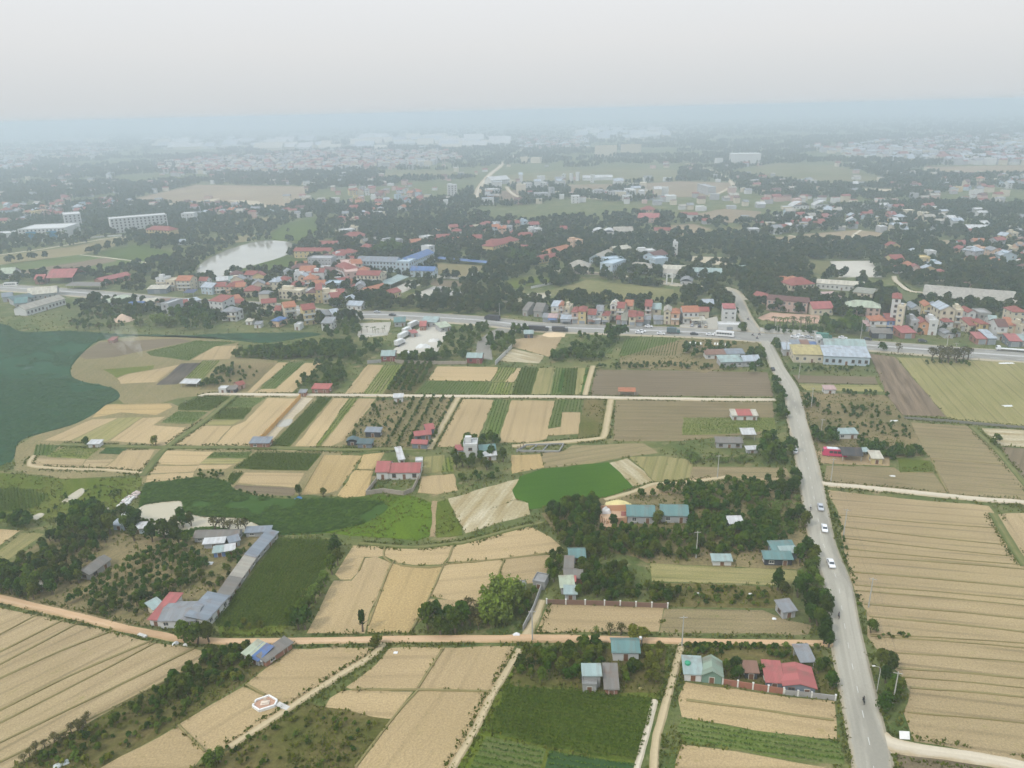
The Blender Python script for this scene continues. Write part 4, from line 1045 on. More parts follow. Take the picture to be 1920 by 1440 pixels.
zone('broadleaf_tree', 'F', '380,850 500,800 620,840 620,930 480,930 420,890', 13, 5, 7.5, 'large dark tree in the clump west of the parked white car', 'large clump by the white car')
zone('broadleaf_tree', 'F', '500,450 540,480 590,620 590,710 535,700 520,560', 22, 3.6, 5, 'bushy tree in the row on the inside of the road bend', 'row on the road bend')
zone('broadleaf_tree', 'F', '370,320 470,330 490,410 360,430', 11, 4.5, 6.5, 'dark tree before the blue awning roof near the crossroads', 'trees by the blue awning roof')
trees_at('broadleaf_tree', 'F', '690,620 730,600 700,580', 4.2, 5, 'dark tree on the east verge where the road bends')
zone('broadleaf_tree', 'F', '730,760 860,760 860,820 740,830', 10, 4.2, 6, 'dark tree in the clump behind the pink bus', 'clump behind the pink bus')
zone('fruit_tree', 'F', '960,800 1330,860 1350,890 1150,910 1010,860', 50, 2.4, 3.8, 'orchard tree behind the pale yellow hut', 'orchard behind the yellow hut')
zone('bush', 'F', '720,600 1140,610 1240,690 780,660', 40, 1.6, 2.6, 'young tree in the nursery rows right of the road bend'.replace('right of', 'east of'), 'nursery rows east of the bend')
zone('bush', 'F', '780,690 1240,710 1290,790 960,780', 60, 1.0, 2.2, 'bush in the overgrown plot east of the road bend', 'bushes east of the bend')
zone('bush', 'F', '870,520 1150,540 1160,560 900,550', 16, 1.8, 2.8, 'bush in the hedge by the little pink roof', 'hedge by the pink roof')
zone('bush', 'F', '600,380 1050,390 1060,420 620,415', 34, 1.4, 2.4, 'bush in the strip before the blue and yellow warehouses', 'bushes before the warehouses')
trees_at('broadleaf_tree', 'F', '1760,825', 5, 5.2, 'single round tree on the footpath between the eastern fields')
zone('dry_tree', 'F', '1350,330 1600,330 1640,365 1400,365', 9, 7, 10, 'wide thin crowned tree on the highway verge beside the great green field', 'thin trees on the highway verge')
zone('bush', 'F', '1340,355 1640,365 1630,385 1360,375', 16, 1.6, 2.6, 'bush below the thin crowned trees on the highway verge', 'bushes on the highway verge')
trees_at('broadleaf_tree', 'F', '1122,300', 6, 6.2, 'dark round tree beside the highway right behind the warehouses'.replace('right behind', 'just past'))
trees_at('dry_tree', 'F', '1212,308', 6, 6.2, 'thin grey tree beside the highway east of the round tree')
zone('palm_tree', 'F', '440,165 740,150 740,200 470,185', 20, 7, 9, 'tall palm in front of the pink school wall', 'palms before the pink school')
zone('broadleaf_tree', 'F', '430,190 780,205 780,222 440,205', 18, 5, 6.5, 'street tree before the pale wall at the crossroads', 'street trees at the crossroads')
zone('broadleaf_tree', 'F', '780,150 980,140 1000,215 800,220', 16, 7, 9.5, 'large dark tree between school and highway shops', 'large trees by the school')
trees_at('broadleaf_tree', 'F', '520,275 535,295 345,180 330,190', 5.5, 6.5, 'dark street tree on the corner of the crossroads')
zone('broadleaf_tree', 'F', '0,280 120,260 300,260 290,310 130,330 0,340', 18, 4, 6, 'dark tree around the striped shade roofs', 'trees around the shade roofs')
zone('bush', 'F', 'E:1440,370 E:1920,372 F:330,392 F:330,412 E:1920,398 E:1440,398', 60, 1.8, 3, 'bush in the long hedge above the brown field', 'long hedge above the brown field')
zone('broadleaf_tree', 'E', '640,900 700,830 760,810 880,800 900,850 930,950 880,970 640,960', 26, 4.2, 6.4, 'dark tree around the white house in the grove', 'grove of the white house')
zone('fruit_tree', 'E', '650,1000 890,985 860,1030 680,1050', 10, 2.4, 3.4, 'small round tree in the yard below the white house', 'yard trees of the white house')
zone('fruit_tree', 'E', '345,372 532,380 430,508 400,538 235,535', 300, 3.0, 3.8, 'dense dark tree in the square orchard above the concrete lane', 'square dark orchard', rows=(3.4, 3.4))
zone('fruit_tree', 'E', '390,562 632,560 495,848 242,840', 300, 1.9, 2.6, 'fruit tree in the regular rows beside the red roofed farm', 'regular orchard rows', rows=(2.9, 4.6))
zone('bush', 'E', '205,573 385,572 240,838 0,820 20,790', 60, 1.2, 2.4, 'small bush in the gardens around the dark sheds', 'garden bushes by the dark sheds')
zone('broadleaf_tree', 'E', '-60,130 60,70 100,110 110,230 250,260 140,350 60,440 -40,520 -150,400', 70, 4.5, 6.5, 'dark tree in the wood below the white plaza', 'wood below the white plaza')
zone('broadleaf_tree', 'E', '330,335 540,310 525,372 350,370', 22, 4, 6, 'dark tree at the back of the truck yard', 'trees at the truck yard')
zone('fruit_tree', 'E', '540,300 620,190 830,140 830,190 750,280 700,345 540,350', 70, 3, 5, 'tangled tree in the waste ground between truck yard and grey yard', 'waste ground trees')
zone('broadleaf_tree', 'E', '820,250 960,220 970,290 860,340 840,290', 18, 5, 7.5, 'large dark tree between the grey yard and the brick pond', 'trees by the grey yard')
zone('broadleaf_tree', 'E', '965,180 1050,175 1060,205 975,215', 7, 5, 6.5, 'dark tree on the highway edge by the small green hut', 'trees by the green hut')
zone('broadleaf_tree', 'E', '1160,330 1280,280 1480,290 1470,350 1200,365', 36, 4, 5.5, 'dark tree in the thicket above the striped vegetable beds', 'thicket above the vegetable beds')
zone('fruit_tree', 'E', '1300,210 1560,205 1560,280 1480,300 1290,275', 26, 2.6, 4.2, 'garden tree below the highway', 'garden trees below the highway')
trees_at('broadleaf_tree', 'E', '1500,225 1560,225 1590,230 1530,240', 8, 10, 'tall dark tree beside the highway opposite the shop row')
zone('broadleaf_tree', 'E', '1180,1190 1430,1150 1460,1240 1340,1265 1150,1240', 24, 4, 5.5, 'dark tree in the grove beside the ruined brick house', 'grove by the ruined brick house')
zone('fruit_tree', 'E', '1660,1110 1760,1080 F:0,1050 F:110,1040 F:60,1100 E:1700,1140', 14, 2.6, 4, 'tree behind the long teal barn', 'trees behind the teal barn')
trees_at('broadleaf_tree', 'E', '1785,1265 1530,1285', 5, 5.6, 'dark tree standing right before the long teal barn'.replace('right', 'close'))
zone('broadleaf_tree', 'D', '1300,335 1400,305 1560,290 1760,270 E:60,260 E:60,330 D:1560,345', 130, 4.2, 6.2, 'dark tree in the wood beside the lake arm', 'wood beside the lake arm')
zone('fruit_tree', 'D', '1640,500 1800,375 1930,370 1930,500 1850,510 1760,490 1700,530', 60, 2.6, 4.2, 'fruit tree in the orchard behind the small red roof', 'orchard behind the small red roof')
zone('fruit_tree', 'D', '1125,500 1250,390 1340,370 1250,500', 36, 2.4, 4, 'fruit tree in the orchard on the peninsula', 'orchard on the peninsula')
zone('fruit_tree', 'D', '1300,400 1480,380 1400,490 1290,480', 14, 1.8, 2.6, 'scattered small tree on the dry peninsula ground', 'scattered peninsula trees')
zone('bush', 'D', '1110,985 1270,975 1255,1010 1110,1020', 16, 1.4, 2.6, 'dark bush on the bank above the weed covered water', 'bank bushes above the weed')
zone('bush', 'D', '830,1035 1080,1010 1290,1040 1330,1085 1480,1122 1640,1128 1640,1120 1480,1112 1330,1075 1280,1030 1080,1002', 40, .7, 1.5, 'low bush along the water edge of the dyke', 'water edge bushes')
trees_at('broadleaf_tree', 'D', '490,830', 4.4, 4.6, 'round dark tree beside the tiny white hut on the dyke')
trees_at('yellow_tree', 'D', '878,825', 5.2, 5.4, 'yellow green tree standing alone on the dry dyke path')
trees_at('broadleaf_tree', 'D', '1682,1110', 4.2, 4.4, 'dark tree on the bank behind the blue tarpaulin')
trees_at('yellow_tree', 'D', '1820,1118', 3.8, 4.0, 'yellowish bush tree on the bank below the golden stubble')
zone('broadleaf_tree', 'D', '430,1200 540,1210 560,1320 430,1310', 9, 5, 7, 'tall dark tree at the edge of the reed marsh', 'trees at the reed marsh')
zone('broadleaf_tree', 'D', '-20,1270 170,1250 180,1290 60,1300', 7, 4, 5.4, 'dark tree in the short row above the small stubble corner', 'trees above the stubble corner')
zone('dry_tree', 'D', '1200,1300 1400,1300 1400,1315 1200,1315', 5, 5, 6, 'bare tree against the silty pond', 'bare trees against the pond')
zone('bush', 'D', '640,1190 800,1200 900,1310 780,1320 640,1290', 30, 1.4, 2.8, 'scrubby bush on the littered bank of the silty pond', 'bushes on the littered bank')
zone('bush', 'D', '250,1120 640,1050 700,1100 560,1180 260,1210', 30, .8, 1.8, 'low bush in the reed marsh west of the pond', 'bushes in the reed marsh')
zone('bamboo_clump', 'D', '870,140 985,140 985,162 875,165', 6, 7, 9, 'feathery pale bamboo on the lake shore below the village', 'lake shore bamboo')
zone('bush', 'D', '380,160 520,60 700,50 850,150 660,180 400,182', 100, 2.5, 5, 'grey green thicket on the lake shore between highway and water', 'lake shore thicket', mix=['bush', 'dry_tree', 'fruit_tree'])
zone('broadleaf_tree', 'D', '960,90 1200,70 1200,190 1040,195', 26, 6, 9, 'large dark tree on the lake shore in front of the village', 'large lake shore trees')
# ------------------------------------------------------------------ buildings
KEEPOUT = []
WALLC = dict(tan=(.42, .38, .30), white=(.60, .595, .57), cream=(.60, .52, .37), yellow=(.60, .46, .20), peach=(.62, .41, .27), pink=(.55, .37, .31), blue=(.14, .23, .48), grey=(.40, .40, .40),
             brick=(.33, .15, .10), concrete=(.34, .33, .31), pale_blue=(.43, .52, .58), green=(.16, .27, .21), dark=(.05, .055, .07), slate=(.17, .20, .24), orange=(.60, .28, .12), lime=(.45, .47, .30), dark_red=(.26, .055, .055))
ROOFC = dict(red=('tile', (.36, .095, .07)), orange=('tile', (.50, .175, .075)), maroon=('tile', (.19, .085, .07)), sheet_red=('sheet', (.46, .105, .095)), bright_red=('sheet', (.50, .10, .08)),
             teal=('sheet', (.13, .27, .255)), dark_teal=('sheet', (.07, .14, .15)), green=('sheet', (.27, .36, .26)), pale_teal=('sheet', (.34, .45, .42)), blue=('sheet', (.075, .18, .42)),
             slate_blue=('sheet', (.24, .28, .32)), grey=('sheet', (.27, .285, .295)), silver=('sheet', (.44, .50, .55)), yellow=('sheet', (.52, .42, .14)), rust=('sheet', (.27, .13, .08)),
             brown_grey=('sheet', (.215, .195, .165)), tan=('sheet', (.42, .38, .30)), pale_cream=('sheet', (.60, .55, .42)), white=('sheet', (.62, .62, .60)), pink=('sheet', (.55, .35, .32)),
             olive=('sheet', (.30, .30, .22)), pale_green=('sheet', (.46, .52, .36)), concrete=('flat', (.33, .325, .31)), black=('sheet', (.06, .06, .06)), dark_blue=('sheet', (.04, .07, .16)))
def _dull(v, k, g):
    m = sum(v) / 3; return tuple((x * (1 - g) + m * g) * k for x in v)
ROOFC = {n_: (t_, _dull(v_, .78, .16)) for n_, (t_, v_) in ROOFC.items()}
WALLC = {n_: _dull(v_, .90, .12) for n_, v_ in WALLC.items()}
def rmat(c, axis=0):
    t, v = ROOFC[c]
    return tileroof('roof_tiles_' + c, v) if t == 'tile' else plain('roof_slab_' + c, v, .9, .5, .4) if t == 'flat' else sheetroof('roof_sheets_%s_%d' % (c, axis), v, .45, axis=axis)
def wmat(c): return plain('wall_' + c, WALLC[c], .85, .35, .35, dirt=tuple(x * .55 for x in WALLC[c]))
glass = glassdark(); frame_w = plain('window_frame_pale', (.55, .53, .48), .6); frame_d = plain('window_frame_brown', (.16, .09, .05), .6)
shutter = plain('roller_shutter', (.25, .27, .29), .5); wood = plain('door_wood', (.17, .085, .05), .6); steel = plain('tank_steel', (.55, .56, .57), .3, .1, metal=.6)
_wm = {}
def window_mesh(w_, h_, dark=False):
    k = (round(w_, 1), round(h_, 1), dark)
    if k not in _wm:
        m = MB(); a = .12
        m.box(-w_/2, w_/2, -.05, .02, 0, a).box(-w_/2, w_/2, -.05, .02, h_ - a, h_).box(-w_/2, -w_/2 + a, -.05, .02, a, h_ - a).box(w_/2 - a, w_/2, -.05, .02, a, h_ - a)
        m.box(-.04, .04, -.04, .02, a, h_ - a).box(-w_/2 - .1, w_/2 + .1, -.16, .02, -.1, -.002)
        g = MB().box(-w_/2 + a, w_/2 - a, -.015, .02, a, h_ - a)
        f = m.mesh('window', frame_d if dark else frame_w); gm_ = g.mesh('pane', glass)
        m2 = MB(); m2.v, m2.f, m2.m = m.v + g.v, m.f + [tuple(i + len(m.v) for i in q) for q in g.f], m.m + [1] * len(g.f)
        _wm[k] = (f, gm_, m2.mesh('window', [frame_d if dark else frame_w, glass]))
    return _wm[k]
def put_window(wm_, t, loc, dist, rz=0.0):
    if dist < 480: place('pane', wm_[1], place('window', wm_[0], t, loc, rz))
    else: place('window', wm_[2], t, loc, rz)
def door_mesh(w_, h_, mat):
    k = ('d', round(w_, 1), round(h_, 1), mat.name)
    if k not in _wm:
        m = MB(); m.box(-w_/2, w_/2, -.03, .02, 0, h_, 1).box(-w_/2 - .12, -w_/2, -.06, .02, 0, h_ + .12).box(w_/2, w_/2 + .12, -.06, .02, 0, h_ + .12).box(-w_/2, w_/2, -.06, .02, h_, h_ + .12)
        _wm[k] = m.mesh('door', [frame_w, mat])
    return _wm[k]
def roof_mb(kind, w_, d, h, o, rise):
    """a roof with real thickness over a w x d plan whose front eave is y = 0; o the overhang"""
    m = MB(); t = .14; x0, x1, y0, y1 = -w_/2 - o, w_/2 + o, -o, d + o
    if kind == 'flat':
        m.box(-w_/2 - .12, w_/2 + .12, -.12, d + .12, h + .003, h + .22)
        p = .16; q = min(.9, rise)
        m.box(-w_/2 - .1, w_/2 + .1, -.1, p - .1, h + .22, h + .22 + q).box(-w_/2 - .1, w_/2 + .1, d + .1 - p, d + .1, h + .22, h + .22 + q)
        m.box(-w_/2 - .1, p - w_/2 - .1, p - .1, d + .1 - p, h + .22, h + .22 + q).box(w_/2 + .1 - p, w_/2 + .1, p - .1, d + .1 - p, h + .22, h + .22 + q)
    elif kind == 'shed':       # falls to the front
        s_ = rise / d
        m.prism([(y0, h - o * s_), (y1, h + rise + o * s_), (y1, h + rise + o * s_ + t), (y0, h - o * s_ + t)], x0, x1, 'x')
    elif kind == 'gable':      # ridge along the front
        s_ = rise / (d / 2); e = h - o * s_
        m.prism([(y0, e), (d/2, h + rise), (y1, e), (y1, e + t), (d/2, h + rise + t), (y0, e + t)], x0, x1, 'x')
    elif kind == 'endgable':   # ridge runs back, gable to the front
        s_ = rise / (w_ / 2); e = h - o * s_
        m.prism([(x0, e), (0, h + rise), (x1, e), (x1, e + t), (0, h + rise + t), (x0, e + t)], y0, y1, 'y')
    elif kind == 'arch':
        pts = [(x0 + (x1 - x0) * i / 8, h + rise * math.sin(math.pi * i / 8)) for i in range(9)]
        m.prism(pts + [(x, z + t) for x, z in reversed(pts)], y0, y1, 'y')
    else:                      # hip
        k = min(w_, d) / 2 + o; s_ = rise / k; e = h - .02
        if w_ >= d: r0, r1 = (x0 + k, d / 2, h + rise), (x1 - k, d / 2, h + rise)
        else: r0, r1 = (0, y0 + k, h + rise), (0, y1 - k, h + rise)
        c = [(x0, y0, e), (x1, y0, e), (x1, y1, e), (x0, y1, e)]; u = [(a, b, z - t) for a, b, z in c]
        if w_ >= d: fs = ([c[0], c[1], r1, r0], [c[1], c[2], r1], [c[2], c[3], r0, r1], [c[3], c[0], r0])
        else: fs = ([c[0], c[1], r0], [c[1], c[2], r1, r0], [c[2], c[3], r1], [c[3], c[0], r0, r1])
        for f in fs: m.poly(f)
        for i in range(4): m.poly([u[i], u[(i+1) % 4], c[(i+1) % 4], c[i]])
        m.poly(u)
    return m
def wall_mb(kind, w_, d, h, rise):
    m = MB()
    if kind == 'shed': m.prism([(0, -.3), (d, -.3), (d, h + rise - .01), (0, h - .01)], -w_/2, w_/2, 'x')
    elif kind == 'gable': m.prism([(0, -.3), (d, -.3), (d, h - .01), (d/2, h + rise - .01), (0, h - .01)], -w_/2, w_/2, 'x')
    elif kind in ('endgable', 'arch'): m.prism([(-w_/2, -.3), (w_/2, -.3), (w_/2, h - .01), (0, h + (rise - .01 if kind == 'endgable' else 0)), (-w_/2, h - .01)], 0, d, 'y')
    else: m.box(-w_/2, w_/2, 0, d, -.3, h - .02)
    return m
BUILT = []
def bld(a, b, depth, h, kind, roofc, wallc, flags='', noun='house', where='', label=None, rise=None, group=None, cat=None, name=None):
    """a building from the two ends of its front wall on the ground"""
    if a.x > b.x and abs(a.y - b.y) < abs(a.x - b.x): a, b = b, a
    w_ = (b - a).length; yaw = math.atan2(b.y - a.y, b.x - a.x); c = (a + b) / 2
    dist = c.length
    if rise is None: rise = {'flat': .8, 'shed': depth * .14, 'gable': depth * .24, 'endgable': w_ * .3, 'hip': min(w_, depth) * .3, 'arch': w_ * .22}[kind]
    nm = name or noun.replace(' ', '_').replace('-', '_')
    floors = max(1, round(h / 3.3))
    t = thing(nm, c, yaw, '', cat or noun, group)
    BUILT.append([t, label, where, floors, wallc, roofc, kind, noun, w_, c, dist])
    ca, sa = math.cos(yaw), math.sin(yaw)
    KEEPOUT.append([(c.x + x * ca - y * sa, c.y + x * sa + y * ca) for x, y in ((-w_/2 - .3, -.3), (w_/2 + .3, -.3), (w_/2 + .3, depth + .3), (-w_/2 - .3, depth + .3))])
    if 'o' in flags:           # an open shed on posts
        pm = MB().box(-.08, .08, -.08, .08, 0, 1).mesh('post', plain('post_concrete', (.4, .39, .36), .9))
        for sx in (-1, 1):
            for yy in (.1, depth - .1): place('post', pm, t, (sx * (w_/2 - .1), yy, 0), 0, (1, 1, h - .05 + (rise if kind == 'shed' and yy > 1 else 0)))
        if 'k' in flags: MB().box(-w_/2, w_/2, depth - .14, depth, 0, h).build('wall', wmat(wallc), t)
    else: wall_mb(kind, w_, depth, h, rise).build('wall', wmat(wallc), t)
    over = 0.45 if dist < 700 else .6
    roof_mb(kind, w_, depth, h, over if kind != 'flat' else 0, rise).build('roof', wmat(wallc) if kind == 'flat' and roofc == 'same' else rmat(roofc, 1 if kind in ('endgable', 'arch') else 0), t)
    if 'n' in flags or 'o' in flags or dist > 1500: return t
    # openings
    fh = h / floors; gap = 3.0 if dist < 700 else 4.0
    cols = max(1, min(14, int((w_ - .6) / gap))); ww = min(1.5, max(.9, w_ / cols * .45)); wh = min(1.7, fh * .48)
    if dist > 800: ww, wh = ww * 1.2, wh * 1.15
    r = random.Random(int(c.x * 13 + c.y)); wm_ = window_mesh(ww, wh, r.random() < .35)
    shop = 's' in flags
    dm = door_mesh(min(w_ * .75, 3.6) if shop else 1.1, min(2.7, fh * .8) if shop else min(2.1, fh * .72), shutter if shop else wood)
    dcol = cols // 2
    for f in range(floors):
        for i in range(cols):
            x = -w_/2 + w_ * (i + .5) / cols
            if f == 0 and (shop or i == dcol):
                if i == dcol or not shop: place('door', dm, t, (0 if shop else x, 0, .05))
                continue
            put_window(wm_, t, (x, 0, f * fh + fh * .3), dist)
    nside = max(1, min(5, int(depth / 4.5)))
    if 'q' not in flags and dist < 900:
        for sx in (-1, 1):
            if (sx == 1) == (c.x > 0) and dist > 420: continue      # the side turned away for good
            for f in range(floors):
                for i in range(nside):
                    put_window(wm_, t, (sx * w_/2, depth * (i + .5) / nside, f * fh + fh * .3), dist, R(90) * sx)
    if 'b' in flags:
        for f in range(1, floors):
            z = f * fh
            bm_ = MB().box(-w_/2 + .1, w_/2 - .1, -1.2, -.005, z - .14, z).box(-w_/2 + .1, w_/2 - .1, -1.2, -1.08, z, z + .85).box(-w_/2 + .1, -w_/2 + .2, -1.08, -.005, z, z + .85).box(w_/2 - .2, w_/2 - .1, -1.08, -.005, z, z + .85)
            bm_.build('balcony', wmat('white' if wallc != 'white' else 'cream'), t)
    if 'a' in flags:
        aw = MB().prism([(-2.8, 2.4), (-.01, 3.0), (-.01, 3.08), (-2.8, 2.48)], -w_/2, w_/2, 'x').box(-w_/2 + .1, -w_/2 + .2, -2.7, -2.6, 0, 2.41).box(w_/2 - .2, w_/2 - .1, -2.7, -2.6, 0, 2.41)
        aw.build('awning', rmat(r.choice(['sheet_red', 'grey', 'silver', 'blue', 'pale_teal', 'rust'])), t)
    if 't' in flags:
        z = h + (.25 if kind == 'flat' else rise * .55); yy = depth * .7 if kind == 'flat' else depth * .3
        MB().box(-.5, .5, yy - .4, yy + .4, z, z + .5).tube([(-.75, yy, z + .98), (.75, yy, z + .98)], .48, 10, 0).build('water_tank', steel, t)
    if 'h' in flags:   # stair house on a flat roof
        MB().box(-w_/2 + .5, -w_/2 + .5 + w_ * .45, depth * .45, depth * .8, h + .22, h + 2.7).build('stair_house', wmat(wallc), t)
    return t
def spec(text, where, group=None):
    for ln in text.strip().split('\n'):
        p = [x.strip() for x in ln.split('|')]
        pts = GP(p[0])
        bld(pts[0], pts[1], float(p[1]), float(p[2]), p[3], p[4], p[5], p[6] if len(p) > 6 else '', p[7] if len(p) > 7 and p[7] else 'house', where, p[8] if len(p) > 8 else None, float(p[10]) if len(p) > 10 else None, group)

